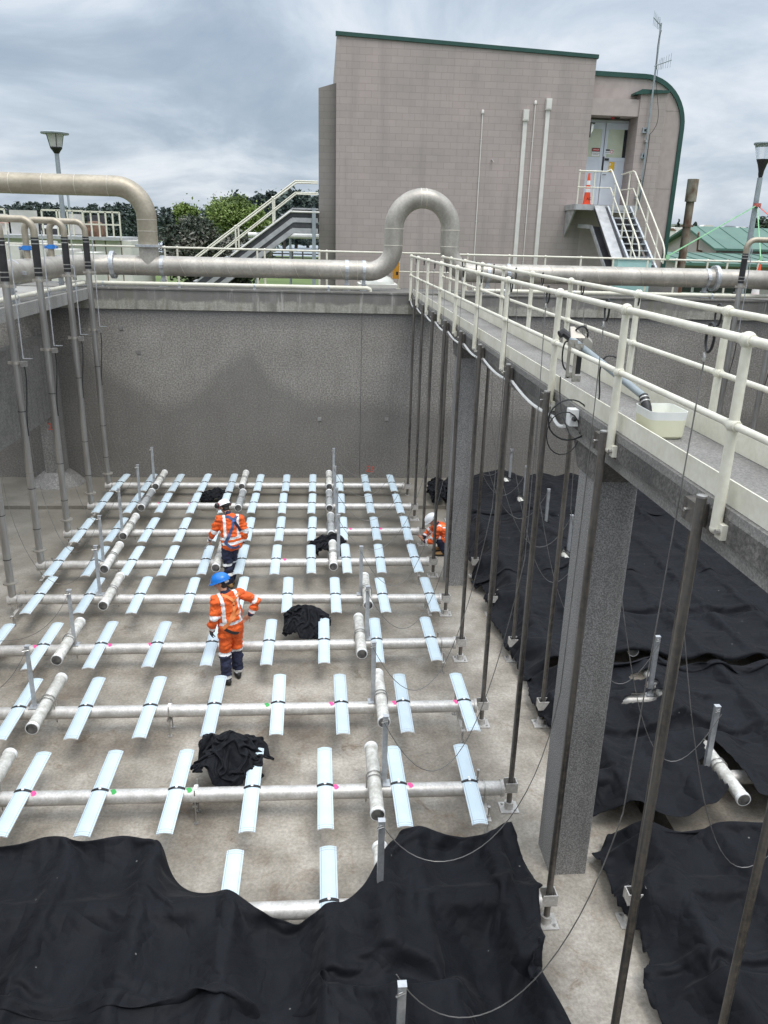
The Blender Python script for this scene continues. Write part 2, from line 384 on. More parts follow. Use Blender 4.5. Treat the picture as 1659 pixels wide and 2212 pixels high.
def fabric():
    m, t, b = newmat('black_fabric')
    tcn = N(t, 'ShaderNodeTexCoord')
    v = tcn.outputs['Object']
    n = N(t, 'ShaderNodeTexNoise', {'Vector': v, 'Scale': 1.4, 'Detail': 5.0})
    col = ramp(t, n.outputs[0], [(.3, (.0068, .0076, .0100)), (.7, (.0112, .0124, .0158))])
    dn = N(t, 'ShaderNodeTexVoronoi', {'Vector': v, 'Scale': 3.2})
    spk = ramp(t, dn.outputs[0], [(.0, 1), (.028, 1), (.03, 0)], 'CONSTANT')
    col = mix(t, M(t, 'MULTIPLY', spk, .5), col, (.3, .3, .28))
    t.links.new(col, b.inputs['Base Color'])
    b.inputs['Roughness'].default_value = .62
    b.inputs['Specular IOR Level'].default_value = .12
    b.inputs['Sheen Weight'].default_value = .03
    b.inputs['Sheen Roughness'].default_value = .5
    mp = N(t, 'ShaderNodeMapping', {'Vector': v, 'Rotation': (0, 0, .2), 'Scale': (60, 9, 9)})
    f = N(t, 'ShaderNodeTexNoise', {'Vector': mp.outputs[0], 'Scale': 1.0, 'Detail': 3.0})
    f2 = N(t, 'ShaderNodeTexNoise', {'Vector': v, 'Scale': 7.0, 'Detail': 4.0, 'Distortion': .8})
    sx = N(t, 'ShaderNodeSeparateXYZ', {0: v})
    wob = M(t, 'MULTIPLY', n.outputs[0], .22)
    cr = M(t, 'ADD', M(t, 'PINGPONG', M(t, 'ADD', sx.outputs[0], wob), .42), M(t, 'PINGPONG', M(t, 'ADD', sx.outputs[1], wob), .47))
    dist = mix(t, .12, v, N(t, 'ShaderNodeTexNoise', {'Vector': v, 'Scale': 1.3, 'Detail': 3.0}).outputs[1], 'ADD')
    vo = N(t, 'ShaderNodeTexVoronoi', {'Vector': dist, 'Scale': 1.9})
    vo2 = N(t, 'ShaderNodeTexVoronoi', {'Vector': dist, 'Scale': 4.6})
    hh = M(t, 'ADD', M(t, 'MULTIPLY', f.outputs[0], .0014), M(t, 'MULTIPLY', f2.outputs[0], .008))
    rg = N(t, 'ShaderNodeTexNoise', {'Vector': dist, 'Scale': 1.5, 'Detail': 2.0, 'Roughness': .45, 'Distortion': .5})
    rgd = M(t, 'ABSOLUTE', M(t, 'SUBTRACT', rg.outputs[0], .5))
    hh = M(t, 'ADD', hh, M(t, 'MULTIPLY', rgd, .17))
    rg2 = N(t, 'ShaderNodeTexNoise', {'Vector': dist, 'Scale': 3.4, 'Detail': 1.0, 'Distortion': .8})
    hh = M(t, 'ADD', hh, M(t, 'MULTIPLY', M(t, 'ABSOLUTE', M(t, 'SUBTRACT', rg2.outputs[0], .5)), .028))
    hh = M(t, 'ADD', hh, M(t, 'MULTIPLY', cr, .10))
    hh = M(t, 'ADD', hh, M(t, 'MULTIPLY', vo.outputs[0], .045))
    hh = M(t, 'ADD', hh, M(t, 'MULTIPLY', vo2.outputs[0], .014))
    bp = N(t, 'ShaderNodeBump', {'Strength': 1.0, 'Distance': 1.0, 'Height': hh})
    t.links.new(bp.outputs[0], b.inputs['Normal'])
    return m


MT['fabric'] = fabric()


def glassmat(name, col, rough, trans):
    m, t, b = newmat(name)
    b.inputs['Base Color'].default_value = (*col, 1)
    b.inputs['Roughness'].default_value = rough
    b.inputs['Transmission Weight'].default_value = trans
    b.inputs['IOR'].default_value = 1.2
    return m


MT['clearglass'] = glassmat('clear_lamp_bowl', (.85, .88, .9), .08, .85)
MT['tubwater'] = glassmat('yellowish_water', (.75, .74, .5), .1, .2)
MT['doorglass'] = pmat('door_glass', (.50, .55, .40), (.62, .66, .52), rough=.12, scale=1.5)


# ---------------------------------------------------------------- mesh builder
class MB:
    def __init__(s, mats):
        s.v, s.f, s.mi = [], [], []
        s.mats = [MT[k] if isinstance(k, str) else k for k in (mats if isinstance(mats, (list, tuple)) else [mats])]

    def add(s, vs, fs, m=0):
        o = len(s.v)
        s.v.extend([tuple(p) for p in vs])
        s.f.extend([tuple(i + o for i in f) for f in fs])
        s.mi.extend([m] * len(fs))
        return s

    def box(s, x0, x1, y0, y1, z0, z1, m=0):
        vs = [(x, y, z) for z in (z0, z1) for y in (y0, y1) for x in (x0, x1)]
        return s.add(vs, [(0, 2, 3, 1), (4, 5, 7, 6), (0, 1, 5, 4), (2, 6, 7, 3), (0, 4, 6, 2), (1, 3, 7, 5)], m)

    def bar(s, a, b, w, h, up=(0, 0, 1), m=0):
        """box of section w x h running from a to b"""
        a, b = Vector(a), Vector(b)
        d = (b - a).normalized()
        u = Vector(up)
        x = d.cross(u)
        if x.length < 1e-4:
            x = d.cross(Vector((1, 0, 0)))
        x.normalize()
        u = x.cross(d)
        vs = []
        for p in (a, b):
            for sx, sz in ((-1, -1), (1, -1), (1, 1), (-1, 1)):
                vs.append(p + x * (sx * w / 2) + u * (sz * h / 2))
        return s.add(vs, [(0, 3, 2, 1), (4, 5, 6, 7), (0, 1, 5, 4), (1, 2, 6, 5), (2, 3, 7, 6), (3, 0, 4, 7)], m)

    def tube(s, pts, r, seg=10, m=0, cap=True, closed=False):
        pts = [Vector(p) for p in pts]
        n = len(pts)
        rs = r if isinstance(r, (list, tuple)) else [r] * n
        T = []
        for i in range(n):
            if closed:
                T.append((pts[(i + 1) % n] - pts[i - 1]).normalized())
            else:
                a = pts[max(i - 1, 0)]
                b = pts[min(i + 1, n - 1)]
                if 0 < i < n - 1:
                    t = (pts[i] - a).normalized() + (b - pts[i]).normalized()
                    T.append(t.normalized() if t.length > 1e-6 else (b - pts[i]).normalized())
                else:
                    T.append((b - a).normalized())
        x = T[0].orthogonal().normalized()
        vs, fs = [], []
        for i in range(n):
            x = (x - T[i] * x.dot(T[i]))
            if x.length < 1e-6:
                x = T[i].orthogonal()
            x.normalize()
            y = T[i].cross(x)
            k = 1.0
            if 0 < i < n - 1 and not closed:
                c = (pts[i] - pts[i - 1]).normalized().dot(T[i])
                k = 1 / max(c, .5)
            mdir = None
            if k > 1.001:
                bend = ((pts[i + 1] - pts[i]).normalized() - (pts[i] - pts[i - 1]).normalized())
                mdir = bend.normalized()
            for j in range(seg):
                a = 2 * math.pi * j / seg
                o = (x * math.cos(a) + y * math.sin(a)) * rs[i]
                if mdir is not None:
                    o = o + mdir * (o.dot(mdir) * (k - 1))
                vs.append(pts[i] + o)
        for i in range(n - (0 if closed else 1)):
            i2 = (i + 1) % n
            for j in range(seg):
                j2 = (j + 1) % seg
                fs.append((i * seg + j, i * seg + j2, i2 * seg + j2, i2 * seg + j))
        if cap and not closed:
            fs.append(tuple(range(seg - 1, -1, -1)))
            fs.append(tuple((n - 1) * seg + j for j in range(seg)))
        return s.add(vs, fs, m)

    def lathe(s, c, prof, seg=20, m=0, axis=(0, 0, 1)):
        """profile of (radius, height) about an axis through c"""
        c, z = Vector(c), Vector(axis).normalized()
        x = z.orthogonal().normalized()
        y = z.cross(x)
        vs, fs = [], []
        for r, h in prof:
            for j in range(seg):
                a = 2 * math.pi * j / seg
                vs.append(c + z * h + (x * math.cos(a) + y * math.sin(a)) * max(r, 1e-4))
        for i in range(len(prof) - 1):
            for j in range(seg):
                j2 = (j + 1) % seg
                fs.append((i * seg + j, i * seg + j2, (i + 1) * seg + j2, (i + 1) * seg + j))
        fs.append(tuple(range(seg - 1, -1, -1)))
        fs.append(tuple((len(prof) - 1) * seg + j for j in range(seg)))
        return s.add(vs, fs, m)

    def prism(s, poly, depth, m=0):
        """poly = list of 3-D points of a planar outline, extruded by vector depth"""
        n = len(poly)
        d = Vector(depth)
        vs = [Vector(p) for p in poly] + [Vector(p) + d for p in poly]
        fs = [tuple(range(n - 1, -1, -1)), tuple(range(n, 2 * n))]
        fs += [(i, (i + 1) % n, n + (i + 1) % n, n + i) for i in range(n)]
        return s.add(vs, fs, m)

    def mesh(s, name, off=(0, 0, 0), smooth=35):
        me = bpy.data.meshes.new(name)
        o = Vector(off)
        me.from_pydata([(p[0] - o.x, p[1] - o.y, p[2] - o.z) for p in s.v], [], s.f)
        for mm in s.mats:
            me.materials.append(mm)
        me.polygons.foreach_set('material_index', s.mi)
        me.update()
        bm = bmesh.new()
        bm.from_mesh(me)
        bmesh.ops.recalc_face_normals(bm, faces=bm.faces)
        bm.to_mesh(me)
        bm.free()
        if smooth:
            me.polygons.foreach_set('use_smooth', [True] * len(me.polygons))
            me.set_sharp_from_angle(angle=R(smooth))
        return me

    def build(s, name, parent=None, smooth=35, label=None):
        off = (0, 0, 0)
        if parent is not None:
            r = parent
            while r.parent is not None:
                r = r.parent
            off = r.location
        o = bpy.data.objects.new(name, s.mesh(name, off, smooth))
        COL.objects.link(o)
        if parent is not None:
            o.parent = parent
        if label:
            o['label'] = label
        return o


def tag(o, label, cat, group=None, kind=None):
    o['label'] = label
    o['category'] = cat
    if group:
        o['group'] = group
    if kind:
        o['kind'] = kind
    return o


def thing(name, label, cat, loc=(0, 0, 0), group=None):
    o = bpy.data.objects.new(name, None)
    o.empty_display_size = .2
    COL.objects.link(o)
    o.location = loc
    return tag(o, label, cat, group)


def struct(o):
    o['kind'] = 'structure'
    return o


def inst(name, me, parent=None, loc=(0, 0, 0), rot=(0, 0, 0), sc=(1, 1, 1)):
    o = bpy.data.objects.new(name, me)
    COL.objects.link(o)
    if parent is not None:
        o.parent = parent
    o.location, o.rotation_euler, o.scale = loc, rot, sc
    return o


def copy_tree(o, parent=None):
    c = o.copy()
    COL.objects.link(c)
    c.parent = parent
    for ch in list(o.children):
        copy_tree(ch, c)
    return c


def arc(c, r, a0, a1, n, u, v):
    c, u, v = Vector(c), Vector(u), Vector(v)
    return [c + u * (r * math.cos(a0 + (a1 - a0) * i / n)) + v * (r * math.sin(a0 + (a1 - a0) * i / n)) for i in range(n + 1)]


def bez(p0, p1, p2, p3, n=24):
    p0, p1, p2, p3 = map(Vector, (p0, p1, p2, p3))
    o = []
    for i in range(n + 1):
        t = i / n
        o.append(p0 * (1 - t) ** 3 + p1 * (3 * t * (1 - t) ** 2) + p2 * (3 * t * t * (1 - t)) + p3 * t ** 3)
    return o


def text_mesh(name, body, size, mat, parent, origin, xdir, zdir, off=(0, 0, 0), extrude=.002):
    c = bpy.data.curves.new(name, 'FONT')
    c.body = body
    c.size = size
    c.align_x = 'CENTER'
    c.align_y = 'CENTER'
    c.extrude = extrude
    o = bpy.data.objects.new(name, c)
    COL.objects.link(o)
    dg = bpy.context.evaluated_depsgraph_get()
    me = bpy.data.meshes.new_from_object(o.evaluated_get(dg))
    bpy.data.objects.remove(o)
    bpy.data.curves.remove(c)
    x, z = Vector(xdir).normalized(), Vector(zdir).normalized()
    y = z.cross(x)
    r = parent
    while r is not None and r.parent is not None:
        r = r.parent
    oo = Vector(origin) - (r.location if r is not None else Vector())
    for vv in me.vertices:
        p = vv.co.copy()
        vv.co = oo + x * p.x + z * p.y - y * p.z
    me.materials.clear()
    me.materials.append(MT[mat])
    ob = bpy.data.objects.new(name, me)
    COL.objects.link(ob)
    ob.parent = parent
    return ob


# ================================================================ setting
WY = 21.2          # far wall face
DZ = 5.06          # walkway deck level
GZ = 3.4           # ground outside the tank

mb = MB('floor')
for x0, x1, y0, y1 in ((-16, 3.84, .8, 21.3), (4.12, 14.2, .8, 21.3), (3.84, 4.12, .8, 5.8), (3.84, 4.12, 8.2, 21.3)):
    mb.add([(x0, y0, 0), (x1, y0, 0), (x1, y1, 0), (x0, y1, 0)], [(0, 1, 2, 3)])
mb.add([(3.84, 5.8, 0), (4.12, 5.8, 0), (4.12, 8.2, 0), (3.84, 8.2, 0), (3.84, 5.8, -2.6), (4.12, 5.8, -2.6), (4.12, 8.2, -2.6), (3.84, 8.2, -2.6)],
       [(0, 1, 5, 4), (1, 2, 6, 5), (2, 3, 7, 6), (3, 0, 4, 7), (4, 5, 6, 7)])
struct(mb.build('tank_floor', smooth=0))
SY = at(100, 1096, 2, .05).y
mb = MB('floor')
mb.box(-16, 14, SY, 21.25, .002, .09)
struct(mb.build('floor_step', smooth=0))

mb = MB('grass')
big = 3500
for x0, x1, y0, y1 in ((-big, -16.6, -200, 23.5), (14.9, big, -200, 23.5), (-big, big, 23.5, 2400), (-16.6, 14.9, -200, -2.0)):
    mb.add([(x0, y0, GZ), (x1, y0, GZ), (x1, y1, GZ), (x0, y1, GZ)], [(0, 1, 2, 3)])
struct(mb.build('ground', smooth=0))
mb = MB('water')
mb.add([(-34, 118, GZ + .02), (40, 118, GZ + .02), (40, 232, GZ + .02), (-60, 232, GZ + .02)], [(0, 1, 2, 3)])
struct(mb.build('river', smooth=0))

# far wall
t = thing('tank_wall', 'tall rough grey concrete wall at the far tank end with a dark damp peak', 'wall', (0, WY, 0))
MB('farwall').box(-16, 14.2, WY, 22.9, -.5, 4.57).build('wall_face', t, 0)
mb = MB('coping')
mb.box(-16, 14.2, WY - .05, 23.0, 4.57, 5.06)
mb.box(-16, 14.2, WY - .075, 23.0, 5.06, 5.10)
mb.build('coping', t, 0)
mb = MB('traydark')
for px in (780,):
    jx = at(px, 800, 1, WY).x
    mb.box(jx - .005, jx + .005, WY - .003, WY + .01, .0, 4.565)
mb.build('joint', t, 0)
mb = MB('bolt')
for px, py in ((262, 708), (300, 760), (690, 905), (835, 905), (1010, 850)):
    q = at(px, py, 1, WY)
    mb.box(q.x - .05, q.x + .05, WY - .02, WY + .01, q.z - .05, q.z + .05)
mb.build('fixing_plate', t, 0)
p = at(800, 1014, 1, WY)
text_mesh('painted_number', '25', .24, 'redpaint', t, (p.x, WY - .004, p.z), (1, 0, -.15), (.15, 0, 1), extrude=.001)
t = thing('tank_wall', 'concrete side wall closing the neighbouring tank at the far left', 'wall', (-16, 10, 0))
MB('leftwall').box(-16.5, -16, 1, 23, -.5, 5.06).build('wall_face', t, 0)
t = thing('tank_wall', 'concrete side wall to the right of the black sheeting', 'wall', (14, 10, 0))
MB('leftwall').box(14.2, 14.8, 1, 23, -.5, 5.06).build('wall_face', t, 0)
t = thing('tank_wall', 'concrete wall at the near end of the tank below the viewer', 'wall', (0, 1, 0))
MB('leftwall').box(-16, 14.2, -1.8, .8, -.5, 4.8).build('wall_face', t, 0)

# left deck, column and hanging wall
t = thing('side_walkway', 'grey concrete walkway slab along the left side carrying the thick air pipe', 'walkway', (-6.7, 12, 4.83))
MB('leftdeck').box(-7.7, -5.75, .8, WY - .08, 4.83, 5.08).build('slab', t, 0)
t = thing('concrete_column', 'square concrete column with flared foot below the left walkway', 'column', (-6.95, 20.72, 0))
mb = MB('leftwall')
mb.box(-7.18, -6.72, 20.5, 20.94, .3, 4.83)
mb.build('shaft', t, 0)
MB('leftwall').lathe((-6.95, 20.72, 0), [(.72, .0), (.70, .10), (.52, .28), (.34, .42)], 10).build('flared_foot', t, 20)
text_mesh('painted_number', '24', .25, 'redpaint', t, (-6.87, 20.494, at(113, 922, 1, 20.5).z), (1, 0, 0), (0, 0, 1), extrude=.001)
t = thing('hanging_wall', 'grey concrete baffle wall hanging below the left walkway with dark streaks', 'wall', (-6.95, 15, 1.9))
MB('leftwall').box(-7.08, -6.86, .9, 20.5, 1.92, 3.93).build('panel', t, 0)

# ---------------------------------------------------------------- middle walkway
X1, X2 = 2.335, 3.04
t = thing('walkway', 'narrow grey concrete walkway crossing the tank between cream railings', 'walkway', (2.73, 11, 4.85))
mb = MB('deckconc')
mb.box(X1 + .004, X2 - .004, .8, WY - .08, 5.0, DZ)
mb.build('deck', t, 0)
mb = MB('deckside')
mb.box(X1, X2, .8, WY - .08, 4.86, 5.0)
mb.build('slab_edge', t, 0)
MB('deckconc').box(X1 + .05, X2 - .05, .8, WY - .08, 4.74, 4.86).build('soffit_beam', t, 0)

for k, (cy, lab) in enumerate(((6.70, 'square speckled concrete column holding up the near part of the middle walkway'),
                               (14.2, 'square speckled concrete column under the walkway beside the crouching worker'))):
    c = thing('concrete_column', lab, 'column', (2.66, cy + .24, 0))
    mb = MB('column')
    a, b, ch = 2.46, 2.86, .05
    y0, y1 = cy - .05, cy + .42
    poly = [(a + ch, y0, 0), (b - ch * .3, y0, 0), (b, y0 + ch * .3, 0), (b, y1, 0), (a, y1, 0), (a, y0 + ch, 0)]
    mb.prism(poly, (0, 0, 4.46))
    mb.build('shaft', c, 0)
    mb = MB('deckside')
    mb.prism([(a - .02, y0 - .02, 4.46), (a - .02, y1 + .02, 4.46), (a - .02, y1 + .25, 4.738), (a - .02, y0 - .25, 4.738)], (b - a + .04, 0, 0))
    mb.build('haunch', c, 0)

RZ = 6.045


def ball(mb, c, r, m=0):
    prof = [(r * math.sin(math.pi * i / 8), -r * math.cos(math.pi * i / 8)) for i in range(9)]
    mb.lathe(c, prof, 12, m)


def railing(name, label, X, ys, side):
    """side=-1: posts bolted to the left face of the deck"""
    t = thing(name, label, 'railing', (X, 11, 4.9))
    ya, yb = ys[0] - 1.5, ys[-1]
    for nm, z, r in (('top_rail', RZ - .03, .026), ('mid_rail', RZ - .5, .022)):
        MB('cream').tube([(X, ya, z), (X, yb, z)], r, 12).build(nm, t)
    mb = MB('cream')
    xt = X + side * .0
    mb.box(X - side * .075 - .006, X - side * .075 + .006, ya, yb, DZ + .004, DZ + .15)
    mb.build('toe_board', t, 0)
    for y in ys:
        mb = MB(['cream', 'bolt'])
        mb.tube([(X, y, 4.93), (X, y, RZ - .03)], [.034, .028], 12)
        ball(mb, (X, y, RZ - .03), .047)
        ball(mb, (X, y, RZ - .5), .043)
        mb.tube([(X, y - .055, RZ - .03), (X, y + .055, RZ - .03)], .034, 12)
        mb.tube([(X, y - .05, RZ - .5), (X, y + .05, RZ - .5)], .03, 12)
        ball(mb, (X, y, 4.93), .036)
        # flanged foot with its bolt against the slab edge
        mb.box(min(X, X - side * .06), max(X, X - side * .06), y - .075, y + .0, 4.88, 4.97)
        mb.lathe((X + side * .0, y - .05, 4.925), [(.017, 0), (.017, .025)], 8, 1, (side, 0, 0))
        mb.build('post', t)
    return t


YS1 = [2.4, 4.19, 6.0, 7.77, 10.02, 11.95, 13.88, 15.8, 17.75, 19.6, 21.1]
YS2 = [2.3, 4.2, 6.02, 7.85, 10.08, 12.0, 13.95, 15.85, 17.8, 19.75, 21.1]
railing('railing', 'cream tube railing on the near side of the middle walkway with black rope loops', X1 - .035, YS1, -1)
railing('railing', 'cream tube railing on the far side of the middle walkway', X2 + .07, YS2, 1)

# railing on top of the far wall, behind the thick pipe
t = thing('railing', 'long cream railing on top of the far tank wall behind the thick pipe', 'railing', (0, 22.75, 5.1))
MB('cream').tube([(-9, 22.75, 6.05), (13.8, 22.75, 6.05)], .026, 10).build('top_rail', t)
MB('cream').tube([(-9, 22.75, 5.56), (13.8, 22.75, 5.56)], .022, 10).build('mid_rail', t)
x = -8.6
for q in (357, 380, 520, 545, 870, 900) + tuple():
    pass
for px in (20, 150, 357, 384, 556, 572, 690, 706, 862, 1010, 1100, 1178, 1255, 1325, 1400, 1462, 1530, 1573, 1640):
    X = at(px, 560, 1, 22.75).x
    mb = MB('cream')
    mb.tube([(X, 22.75, 5.1), (X, 22.75, 6.05)], .027, 10)
    ball(mb, (X, 22.75, 6.05), .042)
    mb.lathe((X, 22.75, 5.1), [(.07, 0), (.07, .015)], 10)
    mb.build('post', t)

# ---------------------------------------------------------------- thick air pipe
PY, PZ, PR_ = 21.72, 5.615, .245


def helix(mb, a, b, r, pitch, m, phase=0.0):
    a, b = Vector(a), Vector(b)
    L = (b - a).length
    d = (b - a) / L
    x = Vector((0, 0, 1)) if abs(d.z) < .5 else Vector((0, 1, 0))
    x = (x - d * x.dot(d)).normalized()
    y = d.cross(x)
    n = max(8, int(L / pitch * 22))
    pts = []
    for i in range(n + 1):
        s = L * i / n
        an = 2 * math.pi * s / pitch + phase
        pts.append(a + d * s + (x * math.cos(an) + y * math.sin(an)) * (r + .001))
    mb.tube(pts, .006, 5, m, cap=False)


def ringseam(mb, c, axis, r, m=1, w=.012):
    mb.lathe(c, [(r - .002, -w), (r + .005, -w * .6), (r + .005, w * .6), (r - .002, w)], 28, m, axis)


def clamp(name, c, axis, r, parent, mat='galv', wd=.09, foot=None):
    mb = MB([mat, 'bolt'])
    a = Vector(axis).normalized()
    mb.lathe(c, [(r, -wd / 2), (r + .012, -wd / 2), (r + .012, wd / 2), (r, wd / 2)], 28, 0, axis)
    side = a.cross(Vector((0, 0, 1))).normalized()
    for sg in (1, -1):
        p = Vector(c) + side * sg * (r + .03)
        mb.bar(p - Vector((0, 0, .035)) - a * 0, p + Vector((0, 0, .035)), .07, wd, up=a)
    if foot is not None:
        mb.box(c[0] - .045, c[0] + .045, c[1] - .05, c[1] + .05, foot, c[2] - r - .002)
        mb.box(c[0] - .07, c[0] + .07, c[1] - .09, c[1] + .09, c[2] - r - .13, c[2] - r - .10)
        mb.box(c[0] - .10, c[0] + .10, c[1] - .12, c[1] + .12, foot + .002, foot + .018)
    return mb.build(name, parent)


def flange(name, c, axis, r, parent, th=.05):
    mb = MB(['galv', 'bolt'])
    mb.lathe(c, [(r - .01, -th), (r + .095, -th), (r + .095, -.004), (r + .09, 0), (r + .095, .004), (r + .095, th), (r - .01, th)], 36, 0, axis)
    a = Vector(axis).normalized()
    x = a.orthogonal().normalized()
    y = a.cross(x)
    for i in range(16):
        an = 2 * math.pi * (i + .5) / 16
        p = Vector(c) + (x * math.cos(an) + y * math.sin(an)) * (r + .055)
        mb.lathe(p, [(.014, -th - .018), (.014, th + .018)], 6, 1, axis)
    return mb.build(name, parent)


air = thing('air_pipe', 'thick dull steel air pipe along the far wall top with an upturned U loop', 'pipe', (0, PY, 5.1))
# left run along the side walkway and the mitred corner
mb = MB(['stainless', 'seam'])
LX = -6.15
mb.tube([(LX, 2.0, PZ), (LX + .02, 20.75, PZ), (-5.86, 21.45, PZ), (-5.3, PY, PZ), (-4.0, PY, PZ)], PR_, 32)
for y in (9.4, 12.0, 14.3, 16.4, 18.7, 20.2):
    ringseam(mb, (LX, y, PZ), (0, 1, 0), PR_)
mb.build('side_run', air)
flange('flange', (-5.42 + .12, PY, PZ), (1, 0, 0), PR_, air)
mb = MB(['stainless', 'seam'])
mb.tube([(-4.0, PY, PZ), (1.10, PY, PZ)], PR_, 32)
helix(mb, (-3.7, PY, PZ), (.8, PY, PZ), PR_, .58, 1)
ringseam(mb, (-4.72, PY, PZ), (1, 0, 0), PR_)
ringseam(mb, (.72, PY, PZ), (1, 0, 0), PR_)
ringseam(mb, (.95, PY, PZ), (1, 0, 0), PR_)
mb.build('straight_run', air)
# the U loop
UXL, UXR, UTOP = 1.885, 3.36, 7.42
rb = .62
pts = [(1.10, PY, PZ)]
pts += arc((UXL - rb - .02, PY, PZ + rb), rb + .02, -math.pi / 2, 0, 12, (1, 0, 0), (0, 0, 1))
ru = (UXR - UXL) / 2
pts += arc(((UXL + UXR) / 2, PY, UTOP - ru), ru, math.pi, 0, 22, (1, 0, 0), (0, 0, 1))
pts += arc((UXR + rb, PY, PZ + rb), rb, math.pi, 1.5 * math.pi, 12, (1, 0, 0), (0, 0, 1))
pts += [(4.35, PY, PZ)]
mb = MB(['stainless', 'seam'])
mb.tube(pts, PR_, 32)
for c, ax in (((UXL, PY, PZ + rb + .02), (0, 0, 1)), ((UXL, PY, UTOP - ru - .02), (0, 0, 1)), ((UXR, PY, PZ + rb + .02), (0, 0, 1)), ((UXR, PY, UTOP - ru - .02), (0, 0, 1)),
              (((UXL + UXR) / 2 - .07, PY, UTOP), (1, 0, 0)), (((UXL + UXR) / 2 + .07, PY, UTOP), (1, 0, 0))):
    ringseam(mb, c, ax, PR_, 1, .014)
mb.build('loop_bend', air)
# right run
RXE = at(1572, 600, 1, PY).x
mb = MB(['stainless', 'seam'])
mb.tube([(4.35, PY, PZ), (RXE, PY, PZ)], PR_, 32)
for a, b in ((4.9, 9.9),):
    helix(mb, (a, PY, PZ), (b, PY, PZ), PR_, .60, 1, 1.0)
ringseam(mb, (4.5, PY, PZ), (1, 0, 0), PR_)
mb.build('right_run', air)
mb = MB(['stainless', 'seam'])
mb.tube([(RXE, PY, PZ), (RXE + .35, PY - .02, PZ), (RXE + .95, PY - .55, PZ), (RXE + 1.15, PY - 1.3, PZ), (RXE + 1.15, 2.0, PZ)], PR_, 32)
ringseam(mb, (RXE + .3, PY - .02, PZ), (1, -.1, 0), PR_)
mb.build('side_run', air)
flange('flange', (at(1543, 600, 1, PY).x, PY, PZ), (1, 0, 0), PR_, air)
for px in (352, 749, 786):
    clamp('pipe_clamp', (at(px, 585, 1, PY).x, PY, PZ), (1, 0, 0), PR_, air, foot=5.1)
for X in (4.42, 4.95, at(1525, 600, 1, PY).x):
    clamp('pipe_clamp', (X, PY, PZ), (1, 0, 0), PR_, air, foot=5.1)
for y in (13.2, 16.9, 20.1):
    clamp('pipe_clamp', (LX, y, PZ), (0, 1, 0), PR_, air, foot=5.08)
clamp('pipe_clamp', (RXE + .32, PY - .02, PZ), (1, 0, 0), PR_, air, foot=5.1)
# overhead pipe that comes down into the tee
ov = thing('overhead_pipe', 'thick tan weathered pipe running overhead at left and bending down into the air pipe', 'pipe', (-4.42, PY, 5.86))
OZ, OX, orad = 7.49, at(320, 520, 1, PY).x, .72
pts = [(-14, PY, OZ)] + arc((OX - orad, PY, OZ - orad), orad, math.pi / 2, 0, 16, (1, 0, 0), (0, 0, 1)) + [(OX, PY, 6.06)]
mb = MB(['stainless_tan', 'seam'])
mb.tube(pts, .245, 32)
for i in range(12):
    ringseam(mb, (OX - orad - .15 - i * .78, PY, OZ), (1, 0, 0), .245, 1, .01)
ringseam(mb, (OX, PY, OZ - orad - .05), (0, 0, 1), .245, 1, .01)
ringseam(mb, (OX, PY, OZ - orad - .32), (0, 0, 1), .245, 1, .01)
mb.build('pipe', ov)
mb = MB(['galv'])
mb.lathe((OX, PY, 6.10), [(.24, -.03), (.335, -.03), (.335, -.002), (.325, 0), (.335, .002), (.335, .03), (.24, .03)], 30)
mb.build('flange', ov)
mb = MB(['stainless'])
mb.lathe((OX, PY, 5.62), [(.243, 0), (.243, .47)], 32)
mb.build('tee_branch', air)
# thin pipe lying on the coping
for lab, xs, y, z in (('thin cream pipe lying on the coping in front of the thick air pipe', (at(345, 615, 1, 21.38).x - 2.2, at(792, 625, 1, 21.38).x), 21.38, 5.19),
                      ('thin cream pipe on the coping right of the middle walkway', (4.0, 13.5), 21.38, 5.19)):
    t = thing('thin_pipe', lab, 'pipe', (xs[0], y, 5.1))
    pts = [(xs[0], y, z), (xs[1], y, z), (xs[1] + .08, y + .02, z - .03), (xs[1] + .1, y + .03, z - .09)]
    MB('cream').tube(pts, .05, 12).build('pipe', t)
    xx = xs[0] + .8
    while xx < xs[1]:
        mb = MB('galv')
        mb.lathe((xx, y, z), [(.05, -.02), (.058, -.02), (.058, .02), (.05, .02)], 14, 0, (1, 0, 0))
        mb.box(xx - .03, xx + .03, y - .07, y + .07, 5.102, 5.14)
        mb.build('pipe_clip', t)
        xx += 1.9
t = thing('thin_pipe', 'thin cream pipe on the left walkway in front of the thick air pipe', 'pipe', (-5.88, 12, 5.08))
MB('cream').tube([(-5.88, 4, 5.2), (-5.86, 20.9, 5.2)], .045, 12).build('pipe', t)
for y in (14.5, 16.3, 18.2, 20.2):
    mb = MB('galv')
    mb.lathe((-5.87, y, 5.2), [(.045, -.02), (.056, -.02), (.056, .02), (.045, .02)], 14, 0, (0, 1, 0))
    mb.box(-5.93, -5.81, y - .03, y + .03, 5.082, 5.15)
    mb.build('pipe_clip', t)

# ---------------------------------------------------------------- drop pipes
ROWS = [(19.61, 19.60), (18.02, 17.93), (16.19, 16.26), (14.48, 14.56), (12.98, 12.84), (11.14, 11.21), (9.45, 9.40), (7.73, 7.66), (5.99, 5.97), (4.27, 4.25)]


